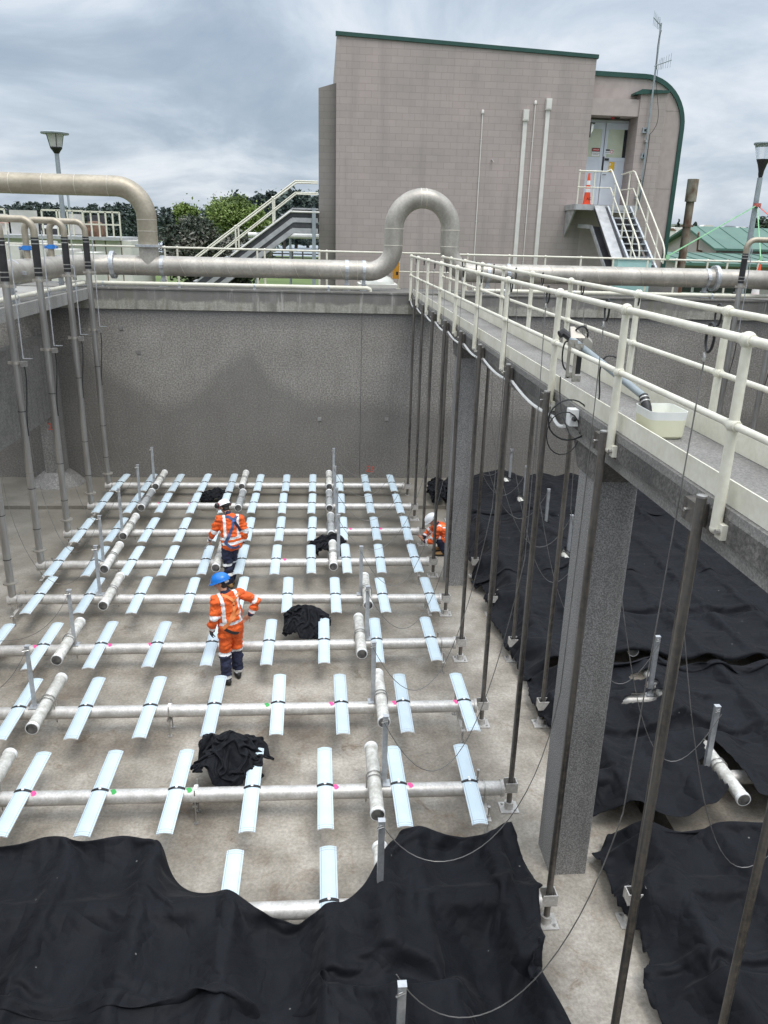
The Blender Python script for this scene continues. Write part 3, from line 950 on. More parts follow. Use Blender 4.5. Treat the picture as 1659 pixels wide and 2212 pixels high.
def drop_pipe(label, X, Y, sx, zbot=.35):
    """sx: x offset of the riser on the thick side pipe"""
    t = thing('drop_pipe', label, 'pipe', (X, Y, 0), 'steel drop pipes at the tank sides')
    mb = MB(['drop', 'stainless'])
    mb.tube([(X, Y, zbot), (X, Y, 5.62)], .064, 18)
    mb.lathe((X, Y, .66), [(.06, 0), (.125, 0), (.125, .025), (.06, .025)], 20, 1)
    mb.lathe((X, Y, 2.2), [(.064, 0), (.068, 0), (.068, .012), (.064, .012)], 16, 1)
    mb.build('pipe', t)
    mb = MB(['rubber', 'bolt'])
    mb.tube([(X, Y, 5.6), (X, Y, 6.3)], .071, 18)
    for z in (5.66, 5.74, 6.18, 6.25):
        mb.lathe((X, Y, z), [(.071, 0), (.076, 0), (.076, .018), (.071, .018)], 18, 1)
    mb.build('hose', t)
    mb = MB(['stainless_tan', 'seam'])
    r = abs(sx) / 2
    bend = .22
    s = 1 if sx > 0 else -1
    pts = [(X, Y, 6.26), (X, Y, 6.34)] + arc((X + s * bend, Y, 6.40), bend, math.pi, math.pi / 2, 10, (s, 0, 0), (0, 0, 1))
    pts += arc((X + sx - s * bend, Y, 6.40), bend, math.pi / 2, 0, 10, (s, 0, 0), (0, 0, 1)) + [(X + sx, Y, 5.72)]
    mb.tube(pts, .066, 18)
    mb.build('bend', t)
    mb = MB(['blue', 'bolt'])
    mb.lathe((X + sx, Y, 6.02), [(.066, 0), (.088, 0), (.088, .09), (.066, .09)], 18)
    mb.box(X + sx - .15, X + sx + .15, Y - .03, Y + .03, 6.025, 6.085)
    mb.tube([(X + sx - .12, Y - .06, 6.055), (X + sx - .12, Y + .06, 6.055)], .014, 8, 1)
    mb.tube([(X + sx + .12, Y - .06, 6.055), (X + sx + .12, Y + .06, 6.055)], .014, 8, 1)
    mb.build('coupling', t)
    for z in (5.52, 4.22):
        mb = MB(['stainless', 'bolt'])
        mb.lathe((X, Y, z), [(.064, -.025), (.072, -.025), (.072, .025), (.064, .025)], 18)
        mb.box(X - .13, X + .17, Y - .012, Y + .012, z - .025, z + .025)
        mb.build('bracket', t)
    gx = X + .145
    mb = MB(['galv'])
    mb.tube([(gx, Y - .02, 4.3), (gx, Y - .02, 6.42)], .011, 8)
    mb.bar((gx, Y - .02, 4.3), (gx + .16, Y - .02, 4.3), .02, .012)
    mb.build('valve_rod', t)
    mb = MB(['bolt', 'rubber'])
    mb.box(gx - .05, gx + .05, Y - .05, Y + .03, 4.16, 4.25)
    mb.tube(bez((gx, Y, 4.16), (gx + .03, Y, 3.7), (X + .05, Y, 3.4), (X + .07, Y, 2.9)), .011, 6, 1)
    mb.build('valve', t)
    mb = MB(['rubber'])
    for z in (3.35, 1.9, 1.1):
        mb.lathe((X, Y, z), [(.065, 0), (.069, .0), (.069, .012), (.065, .012)], 14)
    mb.build('cable_tie', t)
    return t


ordn = ['farthest', 'second', 'third', 'fourth', 'nearest']
for i in range(5):
    lab = ['steel drop pipe with black hose in the far left corner of the tank', 'second steel drop pipe from the far left corner', 'third steel drop pipe from the far left corner',
           'fourth steel drop pipe from the far left corner', 'fifth steel drop pipe from the far left corner, its top out of the picture'][i]
    drop_pipe(lab, -5.36, ROWS[i][0], -.79)
rdx = at(1611, 545, 1, 19.6).x
drop_pipe('steel drop pipe with black hose on the right beyond the middle walkway', rdx, 19.6, RXE + 1.15 - rdx)
rdx2 = rdx + .05
drop_pipe('steel drop pipe at the right edge of the picture in front of another', rdx2, 17.95, RXE + 1.15 - rdx2)

# ---------------------------------------------------------------- aeration headers
DW, DL = .088, .725


def diffuser_mesh():
    mb = MB(['membrane', 'membrane_line', 'plasticwhite'])
    xs = [-DW, -.0725, -.0685, -.035, 0, .035, .0685, .0725, DW]
    ys = [-DL, -.705, -.7005, -.672, -.667, -.2, .2, .667, .672, .7005, .705, DL]
    zf = lambda x: .020 * (1 - (x / DW) ** 2)
    nx, ny = len(xs), len(ys)
    vs = [(x, y, zf(x)) for y in ys for x in xs] + [(x, y, zf(x) - .014) for y in ys for x in xs]
    for j in range(ny - 1):
        for i in range(nx - 1):
            line = (abs((xs[i] + xs[i + 1]) / 2) > .0685 and abs((xs[i] + xs[i + 1]) / 2) < .0725) or (ys[j + 1] - ys[j] < .006)
            a = j * nx + i
            mb.add([vs[k] for k in (a, a + 1, a + nx + 1, a + nx)], [(0, 1, 2, 3)], 1 if line else 0)
    b = nx * ny
    o = len(mb.v)
    mb.v.extend(vs)
    def F(*idx):
        mb.f.append(tuple(o + k for k in idx))
        mb.mi.append(2)
    for j in range(ny - 1):
        for i in range(nx - 1):
            a = b + j * nx + i
            F(a, a + nx, a + nx + 1, a + 1)
        F(j * nx, b + j * nx, b + (j + 1) * nx, (j + 1) * nx)
        F(j * nx + nx - 1, (j + 1) * nx + nx - 1, b + (j + 1) * nx + nx - 1, b + j * nx + nx - 1)
    for i in range(nx - 1):
        F(i, i + 1, b + i + 1, b + i)
        e = (ny - 1) * nx
        F(e + i, b + e + i, b + e + i + 1, e + i + 1)
    return mb.mesh('diffuser', smooth=40)


def strap_mesh():
    mb = MB(['black', 'plasticwhite'])
    n = 8
    vs, fs = [], []
    for y in (-.016, .016):
        for i in range(n + 1):
            x = -.097 + .194 * i / n
            z = .030 * (1 - (x / .097) ** 2) - .004
            vs.append((x, y, z + .006))
        for i in range(n + 1):
            x = -.097 + .194 * i / n
            z = .030 * (1 - (x / .097) ** 2) - .004
            vs.append((x, y, z - .008))
    k = n + 1
    for i in range(n):
        fs += [(i, i + 1, 2 * k + i + 1, 2 * k + i), (k + i, 3 * k + i, 3 * k + i + 1, k + i + 1), (i, k + i, k + i + 1, i + 1),
               (2 * k + i, 2 * k + i + 1, 3 * k + i + 1, 3 * k + i)]
    fs += [(0, 2 * k, 3 * k, k), (n, k + n, 3 * k + n, 2 * k + n)]
    mb.add(vs, fs)
    mb.lathe((0, 0, .03), [(.017, 0), (.015, .008)], 10, 1)
    return mb.mesh('strap', smooth=40)


def rivet_mesh():
    mb = MB(['plasticwhite'])
    mb.lathe((0, 0, .0195), [(.014, 0), (.013, .004)], 10, 0)
    return mb.mesh('rivet', smooth=40)


DME, SME, RME = diffuser_mesh(), strap_mesh(), rivet_mesh()
TL, TR = .615, .078


def tube_mesh(mat):
    mb = MB([mat, 'tubecap', 'plasticwhite'])
    mb.lathe((0, 0, 0), [(TR - .004, -TL), (TR, -TL + .01), (TR, TL - .01), (TR - .004, TL)], 24, 0, (0, 1, 0))
    for s in (-1, 1):
        mb.lathe((0, s * TL, 0), [(TR + .004, 0), (TR + .006, -.01 * s), (TR + .006, -.045 * s), (TR, -.05 * s)], 24, 2, (0, 1, 0))
        mb.lathe((0, s * TL, 0), [(TR - .006, 0), (TR - .008, s * .003)], 24, 1, (0, 1, 0))
    return mb.mesh('ballast_tube', smooth=40)


TME, TMG = tube_mesh('tube'), tube_mesh('tube_grey')


def ubolt_mesh():
    mb = MB(['bolt'])
    for y in (-.035, .035):
        pts = [(-.092, y, -.2)] + [(-.092 * math.cos(math.pi * i / 12), y, .0 + .092 * math.sin(math.pi * i / 12)) for i in range(13)] + [(.092, y, -.2)]
        mb.tube(pts, .0075, 8)
    mb.box(-.15, .15, -.06, .06, -.215, -.195)
    for x in (-.092, .092):
        mb.tube([(x, 0, -.32), (x, 0, -.2)], .009, 6)
    return mb.mesh('u_bolt', smooth=40)


UME = ubolt_mesh()


def post_mesh(h):
    mb = MB(['galv'])
    mb.box(-.03, .03, -.003, .003, 0, h)
    mb.box(-.03, -.024, .003, .05, 0, h)
    mb.box(-.034, .034, -.006, .054, h, h + .006)
    mb.box(-.07, .07, -.06, .07, -.012, 0)
    return mb.mesh('lifting_post', smooth=0)


def shackle_mesh():
    mb = MB(['bolt'])
    mb.tube(arc((0, -.012, 0), .028, -.3, math.pi + .3, 10, (1, 0, 0), (0, -.5, .86)), .006, 6)
    mb.tube([(-.038, -.012, -.012), (.038, -.012, -.012)], .008, 6)
    return mb.mesh('shackle', smooth=40)


PME, KME = post_mesh(.90), shackle_mesh()


def foot_bar_mesh():
    mb = MB(['header', 'bolt'])
    mb.box(-.026, .026, -.40, .40, .205, .213)
    mb.box(-.026, -.02, -.40, .40, .17, .205)
    for y in (-.33, .33):
        mb.tube([(0, y, .0), (0, y, .36)], .011, 8, 1)
        for z in (.11, .225, .345):
            mb.lathe((0, y, z), [(.022, 0), (.022, .016)], 6, 1)
        mb.lathe((0, y, .001), [(.035, 0), (.03, .012)], 10, 1)
    pts = [(0, -.095, .2)] + [(0, -.095 * math.cos(math.pi * i / 10), .35 + .095 * math.sin(math.pi * i / 10)) for i in range(11)] + [(0, .095, .2)]
    mb.tube(pts, .008, 6, 1)
    return mb.mesh('foot_bar', smooth=40)


FBM = foot_bar_mesh()


def stand_mesh():
    mb = MB(['bolt', 'plasticwhite'])
    mb.lathe((0, 0, .35), [(.086, -.02), (.092, -.02), (.092, .02), (.086, .02)], 18, 1, (1, 0, 0))
    for y in (-.105, .105):
        mb.tube([(0, y, .0), (0, y, .46)], .008, 6)
        mb.lathe((0, y, .001), [(.03, 0), (.03, .01)], 8)
    mb.box(-.03, .03, -.12, .12, .24, .252)
    return mb.mesh('clamp_stand', smooth=40)


STM = stand_mesh()
DIFF = {0: [-5.07, -4.37, -3.67, -2.97, -2.28, -1.59, -.9, -.22, .47, 1.15, 1.83], 1: [-5.1, -4.38, -3.69, -2.99, -2.28, -1.6, -.91, -.22, .47, 1.15, 1.84],
        2: [-5.05, -4.36, -3.67, -2.97, -2.27, -1.56, -.89, -.2, .48, 1.18, 1.86], 3: [-5.03, -4.34, -3.65, -2.96, -2.25, -1.56, -.89, -.2, .49, 1.16, 1.86],
        4: [-4.9, -4.04, -3.18, -2.31, -1.43, -.6, .25, 1.09, 1.94], 5: [-5.0, -4.25, -3.39, -2.54, -1.70, -.82, .04, .87, 1.74],
        6: [-4.87, -4.02, -3.15, -2.3, -1.45, -.59, .27, 1.12, 1.97], 7: [-4.24, -3.38, -2.52, -1.66, -.8, .04, .9, 1.74],
        8: [-4.3, -3.45, -2.6, -1.74, -.89, .07, .95, 1.8], 9: [-4.3, -3.45, -2.6, -1.74, -.89, .07, 1.1, 1.9]}
TUBE = {0: [-4.07, -1.97, .2], 1: [-4.08, -1.9, .19], 2: [-4.07, .21], 3: [-4.02, -1.98, .23], 4: [-3.65, .8], 5: [-3.86, .61], 6: [-3.64, .81], 7: [-3.72, .61], 8: [.60], 9: [.6]}
POST = {0: [-4.23, .32], 1: [-4.24, .32], 2: [-4.24, .335], 3: [-4.2, .338], 4: [-3.87, .70], 5: [-3.79, .72], 6: [-3.82, .705], 7: [-3.85, .728], 8: [.56], 9: [.585]}
MARK = {0: [(618, 'pink'), (678, 'pink'), (795, 'pink')], 1: [(345, 'pink'), (410, 'pink')], 2: [(480, 'pink'), (757, 'pink'), (822, 'pink')], 3: [(615, 'pink')],
        5: [(77, 'pink'), (238, 'pink'), (325, 'pink')], 6: [(577, 'greenpaint'), (716, 'pink'), (852, 'pink'), (984, 'pink')],
        7: [(73, 'pink'), (246, 'greenpaint'), (409, 'greenpaint'), (725, 'pink'), (886, 'pink')], 8: [(463, 'pink')]}
GREY = {(1, 1), (1, 2), (2, 1), (1, 0)}


def header(lab, i, xl, xr, diffs, tubes, posts, foots=True, marks=()):
    yl, yr = ROWS[i]
    yf = lambda x: yl + (yr - yl) * (x + 5.4) / 7.5 if xl < 0 else yl
    t = thing('aeration_header', lab, 'pipe', (0, (yl + yr) / 2, 0), 'aeration pipe rows on the tank floor')
    oy = t.location.y
    mb = MB(['header'])
    mb.tube([(xl, yf(xl), .35), (xr, yf(xr), .35)], .085, 24)
    for x, nrm in ((xl, -1), (xr, 1)):
        mb.lathe((x, yf(x), .35), [(.085, -.02 * nrm), (.1, -.02 * nrm), (.1, .012 * nrm), (.085, .012 * nrm)], 20, 0, (1, 0, 0))
    mb.build('pipe', t)
    for x in diffs:
        d = inst('diffuser', DME, t, (x, yf(x) - oy + random.uniform(-.012, .012), .437), (random.uniform(-.012, .012), random.uniform(-.03, .03), random.uniform(-.016, .016)))
        inst('strap', SME, d)
        inst('rivet', RME, d, (0, .062, 0))
        inst('rivet', RME, d, (0, -.062, 0))
    for k, x in enumerate(tubes):
        tb = inst('ballast_tube', TMG if (i, k) in GREY and xl < 0 else TME, t, (x, yf(x) - oy, .52), (0, random.uniform(0, 6), 0))
        u = inst('u_bolt', UME, t, (x, yf(x) - oy, .52))
        u.parent = t
    for x in posts:
        pp = inst('lifting_post', PME, t, (x, yf(x) + .02 - oy, .44))
        inst('shackle', KME, pp, (-.02, -.01, .86), (0, 0, .4))
    if foots:
        for x in ([xr - .22] + ([xl + .16] if xl > -5.6 else [])):
            inst('foot_bar', FBM, t, (x, yf(x) - oy, 0))
    for px, c in marks:
        x = at(px, 1200, 1, yl).x if False else None
        p = None
        # find the x on this header that shows at survey column px
        lo, hi = -6.0, 2.2
        for _ in range(30):
            m = (lo + hi) / 2
            d = Vector((m, yf(m), .42)) - CAMLOC
            xx = PW / 2 + FPX * d.dot(RT) / d.dot(FW)
            if xx < px:
                lo = m
            else:
                hi = m
        x = lo
        mb = MB([c])
        vs, fs = [], []
        for a in range(7):
            an = R(55 + a * 9)
            wdt = .026 * math.sin(math.pi * (a + .7) / 7.4) + .006
            for s in (-1, 1):
                vs.append((x + s * wdt + .01 * math.sin(a), yf(x) - .0865 * math.cos(an), .35 + .0865 * math.sin(an)))
        for a in range(6):
            fs.append((2 * a, 2 * a + 1, 2 * a + 3, 2 * a + 2))
        mb.add(vs, fs)
        mb.build('paint_mark', t)
    return t


HL = ['aeration pipe row with white diffuser strips closest to the far wall', 'second aeration pipe row from the far wall, beside a black bundle', 'third aeration pipe row from the far wall, behind the white helmeted worker',
      'fourth aeration pipe row from the far wall, at the crouching worker', 'fifth aeration pipe row from the far wall, between the two standing workers',
      'sixth aeration pipe row from the far wall, behind the blue helmeted worker', 'seventh aeration pipe row from the far wall, in front of the blue helmeted worker',
      'eighth aeration pipe row from the far wall, crossing the nearest black bundle', 'aeration pipe row half buried under the large near black sheet', 'aeration pipe row hidden under the near black sheet, only its post rising']
for i in range(10):
    xl = -5.42 if i < 5 else -6.2
    ht = header(HL[i], i, xl, 2.13, (DIFF[i] if i < 8 else [-1.74, -.89, .07]) if i < 9 else [], TUBE[i], POST[i], marks=MARK.get(i, ()))
    if i >= 4 and i < 9:
        for x in {4: [-1.62], 5: [], 6: [-2.05], 7: [-1.45], 8: []}[i]:
            inst('clamp_stand', STM, ht, (x, ROWS[i][0] - ht.location.y, 0))
RPOST = {0: 4.93, 1: 4.93, 2: 4.972, 3: 4.97, 4: 4.686, 5: 4.68, 6: 4.656, 7: 4.673, 8: 4.68}
RHL = ['right hand pipe row under the black sheeting next to the far wall', 'second pipe row from the far wall under the right hand sheeting', 'third pipe row from the far wall under the right hand sheeting',
       'fourth pipe row from the far wall under the right hand sheeting', 'fifth pipe row from the far wall under the right hand sheeting', 'sixth pipe row from the far wall under the right hand sheeting',
       'seventh pipe row from the far wall under the right hand sheeting', 'eighth pipe row under the right hand sheeting with its white tube laid bare', 'pipe row under the near right black sheet']
for i in range(9):
    header(RHL[i], i, 3.22, 10.6, [], [RPOST[i] + (-.14 if i in (0, 1, 2, 3) else .13)], [RPOST[i]], foots=False)

# ---------------------------------------------------------------- guide poles along the middle walkway


def guide_pole(lab, X, Y, ztop, s):
    t = thing('guide_pole', lab, 'pole', (X, Y, 0), 'dark guide poles along the middle walkway')
    mb = MB(['darksteel', 'bolt'])
    mb.tube([(X, Y, .08), (X, Y, ztop)], .0315, 16)
    mb.lathe((X, Y, ztop), [(.0315, -.01), (.033, -.008), (.033, .004), (.02, .008)], 16, 1)
    mb.build('pole', t)
    mb = MB(['header', 'bolt'])
    mb.box(X - .11, X + .11, Y - .10, Y + .10, .002, .018)
    mb.tube([(X, Y, .018), (X, Y, .1)], .055, 12)
    mb.lathe((X + .07, Y - .06, .018), [(.016, 0), (.016, .016)], 6, 1)
    mb.lathe((X - .07, Y + .06, .018), [(.016, 0), (.016, .016)], 6, 1)
    mb.build('foot_plate', t)
    mb = MB(['header'])
    for yy in (-.062, .052):
        mb.box(X - .075, X + .075, Y + yy, Y + yy + .01, .27, .40)
    mb.box(X + s * .065 - .005, X + s * .065 + .005, Y - .052, Y + .052, .27, .40)
    mb.build('guide_bracket', t)
    mb = MB(['darksteel', 'bolt'])
    e = X1 if s > 0 else X2
    mb.box(min(e - s * .004, X), max(e - s * .004, X), Y + .05, Y + .22, 4.88, 5.02)
    mb.lathe((X if s < 0 else X, Y + .16, 4.95), [(.014, 0), (.014, .02)], 6, 1, (-s, 0, 0))
    mb.build('wall_bracket', t)


on = ['first', 'second', 'third', 'fourth', 'fifth', 'sixth', 'seventh', 'eighth', 'ninth', 'tenth']
for i in range(10):
    guide_pole('%s guide pole from the far wall on the near face of the middle walkway' % on[i], 2.25, ROWS[i][1] + .06, 5.07 if i < 9 else 5.09, 1)
for i in range(10):
    guide_pole('%s guide pole from the far wall behind the middle walkway' % on[i], 3.10, ROWS[i][1] + .03, 5.05, -1)


# ================================================================ black sheets: a small cloth solver draped over the pipework
def solid_field(left, x0, x1, y0, y1, res=.02):
    xs = np.arange(x0, x1 + res, res)
    ys = np.arange(y0, y1 + res, res)
    H = np.full((len(ys), len(xs)), .012)
    X, Y = np.meshgrid(xs, ys)
    for i in range(10):
        yr = sum(ROWS[i]) / 2
        a, b = (-6.2, 2.2) if left else (3.2, 10.6)
        inx = (X > a) & (X < b)
        dy = np.abs(Y - yr)
        H = np.where(inx & (dy < .125), np.maximum(H, .462 - .9 * np.maximum(dy - .085, 0)), H)
        ds = DIFF[i] if left else [3.55 + .80 * k for k in range(9)]
        for x in ds:
            H = np.where((np.abs(X - x) < .115) & (dy < .765), np.maximum(H, .505 - 1.3 * np.maximum(np.abs(X - x) - .05, 0)), H)
        tb = TUBE[i] if left else [RPOST.get(i, 4.68) + (-.14 if i < 4 else .13)]
        for x in tb:
            dx = np.abs(X - x)
            H = np.where((dx < .115) & (dy < .65), np.maximum(H, .535 + np.sqrt(np.maximum(.0133 - dx * dx, 0))), H)
    return H, x0, y0, res


def relax(P, rest, field, steps, seed, pin=None, grav=.0011, damp=.95, bend=.10, friction=.6, inner=10, keep=None):
    H, hx0, hy0, res = field
    ny, nx, _ = P.shape
    V = np.zeros_like(P)
    Lx, Ly, Ld1, Ld2 = rest

    def con(A, B, L, k):
        d = B - A
        l = np.sqrt((d * d).sum(-1)) + 1e-9
        c = d * ((l - L) / l * (.5 * k))[..., None]
        A += c
        B -= c

    for st in range(steps):
        V *= damp
        V[..., 2] -= grav
        Q = P.copy()
        P += V
        if pin is not None:
            P[pin] = keep[pin]
        for it in range(inner):
            for o in (0, 1):
                A, B = P[:, o:-1:2], P[:, o + 1::2]
                n = min(A.shape[1], B.shape[1])
                con(A[:, :n], B[:, :n], Lx[:, o::2][:, :n], 1)
                A, B = P[o:-1:2], P[o + 1::2]
                n = min(A.shape[0], B.shape[0])
                con(A[:n], B[:n], Ly[o::2][:n], 1)
            for o in (0, 1):
                A, B = P[o:-1:2, :-1], P[o + 1::2, 1:]
                n = min(A.shape[0], B.shape[0])
                con(A[:n], B[:n], Ld1[o::2][:n], .35)
                A, B = P[o:-1:2, 1:], P[o + 1::2, :-1]
                n = min(A.shape[0], B.shape[0])
                con(A[:n], B[:n], Ld2[o::2][:n], .35)
            if bend:
                for o in (0, 1, 2, 3):
                    A, B = P[:, o:-2:4], P[:, o + 2::4]
                    n = min(A.shape[1], B.shape[1])
                    if n:
                        con(A[:, :n], B[:, :n], (Lx[:, :-1] + Lx[:, 1:])[:, o::4][:, :n], bend)
                    A, B = P[o:-2:4], P[o + 2::4]
                    n = min(A.shape[0], B.shape[0])
                    if n:
                        con(A[:n], B[:n], (Ly[:-1] + Ly[1:])[o::4][:n], bend)
            ix = np.clip(((P[..., 0] - hx0) / res).astype(int), 0, H.shape[1] - 1)
            iy = np.clip(((P[..., 1] - hy0) / res).astype(int), 0, H.shape[0] - 1)
            h = H[iy, ix]
            hit = P[..., 2] < h
            P[..., 2] = np.where(hit, h, P[..., 2])
        if pin is not None:
            P[pin] = keep[pin]
        V = P - Q
        V[hit, 0:2] *= (1 - friction)
        V[hit, 2] = 0
        sp = np.sqrt((V * V).sum(-1))
        V *= np.minimum(1, .05 / (sp + 1e-9))[..., None]
    return P


def fsmooth(rng, ny, nx, k):
    a = rng.standard_normal((ny // k + 4, nx // k + 4))
    yi = np.linspace(0, a.shape[0] - 2.001, ny)
    xi = np.linspace(0, a.shape[1] - 2.001, nx)
    y0, x0 = yi.astype(int), xi.astype(int)
    fy, fx = (yi - y0)[:, None], (xi - x0)[None]
    fy, fx = fy * fy * (3 - 2 * fy), fx * fx * (3 - 2 * fx)
    g = lambda dy, dx: a[np.ix_(y0 + dy, x0 + dx)]
    return (g(0, 0) * (1 - fx) + g(0, 1) * fx) * (1 - fy) + (g(1, 0) * (1 - fx) + g(1, 1) * fx) * fy


def lens(P):
    n = lambda d: np.sqrt((d * d).sum(-1))
    return n(P[:, 1:] - P[:, :-1]), n(P[1:] - P[:-1]), n(P[1:, 1:] - P[:-1, :-1]), n(P[1:, :-1] - P[:-1, 1:])


def sheet(name, lab, X, Y, field, seed, exx=1.03, exy=1.035, steps=130, holes=(), z0=.62, ragged=None, grp=None, zbase=0, pinf=None, pinz=.515):
    """X, Y: arrays (ny, nx) of starting plan positions of the cut sheet"""
    rng = np.random.default_rng(seed)
    ny, nx = X.shape
    P = np.stack([X, Y, np.full_like(X, z0)], -1).astype(float)
    lx, ly, d1, d2 = lens(P)
    k = math.sqrt(exx * exy)
    vr = 1 + .05 * fsmooth(rng, ny, nx, 17) + .012 * fsmooth(rng, ny, nx, 7)
    vr = np.clip(vr, .97, 1.16)
    rest = (lx * exx * vr[:, 1:], ly * exy * vr[1:], d1 * k * vr[1:, 1:], d2 * k * vr[1:, 1:])
    P[..., 2] += .05 * fsmooth(rng, ny, nx, 9) + .06 * fsmooth(rng, ny, nx, 20)
    P[..., 0] += .03 * fsmooth(rng, ny, nx, 12)
    P[..., 1] += .03 * fsmooth(rng, ny, nx, 12)
    H, a, b, r = field
    pin = None
    keep = P.copy()
    if pinf is not None:
        pin = pinf(P)
        keep[pin, 2] = pinz + (.05 * rng.standard_normal(int(pin.sum())) if pinz < .3 else 0)
    P = relax(P, rest, (H + zbase, a, b, r), steps, seed, pin=pin, keep=keep)
    mask = np.ones((ny - 1, nx - 1), bool)
    cx = (P[1:, 1:, 0] + P[:-1, :-1, 0]) / 2
    cy = (P[1:, 1:, 1] + P[:-1, :-1, 1]) / 2
    for hx, hy, rx, ry in holes:
        mask &= ((cx - hx) / rx) ** 2 + ((cy - hy) / ry) ** 2 > 1
    idx = np.arange(ny * nx).reshape(ny, nx)
    F = np.stack([idx[:-1, :-1], idx[:-1, 1:], idx[1:, 1:], idx[1:, :-1]], -1)[mask].reshape(-1, 4)
    me = bpy.data.meshes.new(name)
    me.from_pydata(P.reshape(-1, 3).tolist(), [], F.tolist())
    me.materials.append(MT['fabric'])
    me.polygons.foreach_set('use_smooth', [True] * len(me.polygons))
    me.update()
    bm = bmesh.new()
    bm.from_mesh(me)
    bmesh.ops.delete(bm, geom=[v for v in bm.verts if not v.link_faces], context='VERTS')
    bmesh.ops.recalc_face_normals(bm, faces=bm.faces)
    bm.to_mesh(me)
    bm.free()
    o = bpy.data.objects.new(name, me)
    COL.objects.link(o)
    sm = o.modifiers.new('s', 'SUBSURF')
    sm.levels = sm.render_levels = 1
    so = o.modifiers.new('t', 'SOLIDIFY')
    so.thickness = .004
    return tag(o, lab, 'fabric sheet', grp)


def interp(pts, x):
    a = np.array(sorted(pts))
    return np.interp(x, a[:, 0], a[:, 1])


rag = np.random.default_rng(3)
# large near sheet on the left
st = .034
nx, ny = int(8.9 / st), int(3.1 / st)
topY = [(-7, 6.75), (-3.3, 6.79), (-2.93, 6.86), (-1.74, 6.84), (-1.5, 6.62), (-1.14, 6.12), (-.76, 5.85), (-.33, 5.74), (.05, 5.84), (.32, 6.02), (.50, 6.22), (.70, 6.66), (.82, 6.84), (1.02, 6.84), (1.25, 6.74), (1.48, 6.68), (1.75, 6.76), (2.02, 6.87), (2.3, 6.87)]
rightX = [(3.5, 2.36), (4.8, 2.33), (5.36, 2.36), (5.88, 2.40), (6.37, 2.26), (6.85, 2.14)]
u = np.linspace(0, 1, nx)[None, :]
v = np.linspace(0, 1, ny)[:, None]
xb = -6.6 + (2.16 + 6.6) * u + 0 * v
yt = interp(topY, xb)
Y = yt + (3.75 - yt) * v
xr = interp(rightX, Y)
X = -6.6 + (xr + 6.6) * u
X[:, -1] += rag.uniform(-.03, .03, ny)
FL = solid_field(True, -7, 3, 3.4, 8.2)
sheet('black_sheet', 'large near black sheet draped over the pipe rows at the bottom left of the tank', X, Y, FL, 11, 1.045, 1.05, steps=180, pinf=lambda P: np.concatenate([((P[:1, :, 0] > -3.4) & (P[:1, :, 0] < -1.74)) | (P[:1, :, 0] > .82), np.zeros((P.shape[0] - 1, P.shape[1]), bool)]),
      holes=[(.585, 4.30, .07, .07)], z0=.60, grp='black fabric sheets over the pipe rows')
# second sheet overlapping it along the bottom of the picture
nx, ny = int(7.2 / st), int(1.6 / st)
u = np.linspace(0, 1, nx)[None, :]
v = np.linspace(0, 1, ny)[:, None]
X = -6.7 + 7.1 * u + .25 * (1 - v) * u ** 4
yt = interp([(-7, 5.13), (-3, 5.14), (-2.2, 5.2), (-1.4, 5.26), (-.7, 5.3), (.1, 5.36), (.45, 5.2)], X)
Y = yt + (3.72 - yt) * v
X[:, -1] += rag.uniform(-.03, .03, ny)
sheet('black_sheet', 'black sheet lapped over the large near sheet along the bottom edge of the picture', X, Y, FL, 17, 1.01, 1.02, steps=130, z0=.70, zbase=.035, grp='black fabric sheets over the pipe rows')
# right hand sheets, each covering two pipe rows
FRr = solid_field(False, 2.6, 12, 3.4, 21.1)
SL = [('black sheet over the pipe rows beside the far wall, right of the middle walkway', [(17.3, 3.45), (18.5, 3.25), (19.5, 3.2), (20.9, 3.05)], 17.28, 20.95, 11.6),
      ('black sheet second from the far wall, right of the middle walkway', [(13.8, 3.05), (14.4, 3.1), (15.2, 3.16), (16.2, 3.3), (17.4, 3.42)], 13.82, 17.45, 10.7),
      ('black sheet third from the far wall, right of the far column', [(10.3, 3.16), (11.2, 3.12), (12.4, 3.08), (13.4, 3.14), (14.1, 3.0)], 10.34, 13.98, 10.0),
      ('black sheet with white tubes poking out, right of the near column', [(7.2, 3.18), (7.8, 3.34), (8.8, 3.22), (9.6, 3.1), (10.5, 3.12)], 7.18, 10.5, 8.6),
      ('near black sheet at the bottom right below the middle walkway', [(3.6, 3.05), (4.8, 3.02), (5.3, 3.06), (5.75, 3.2), (6.1, 3.04), (6.5, 3.14), (6.75, 3.0), (6.9, 3.25), (7.0, 3.4)], 3.7, 6.93, 7.6)]
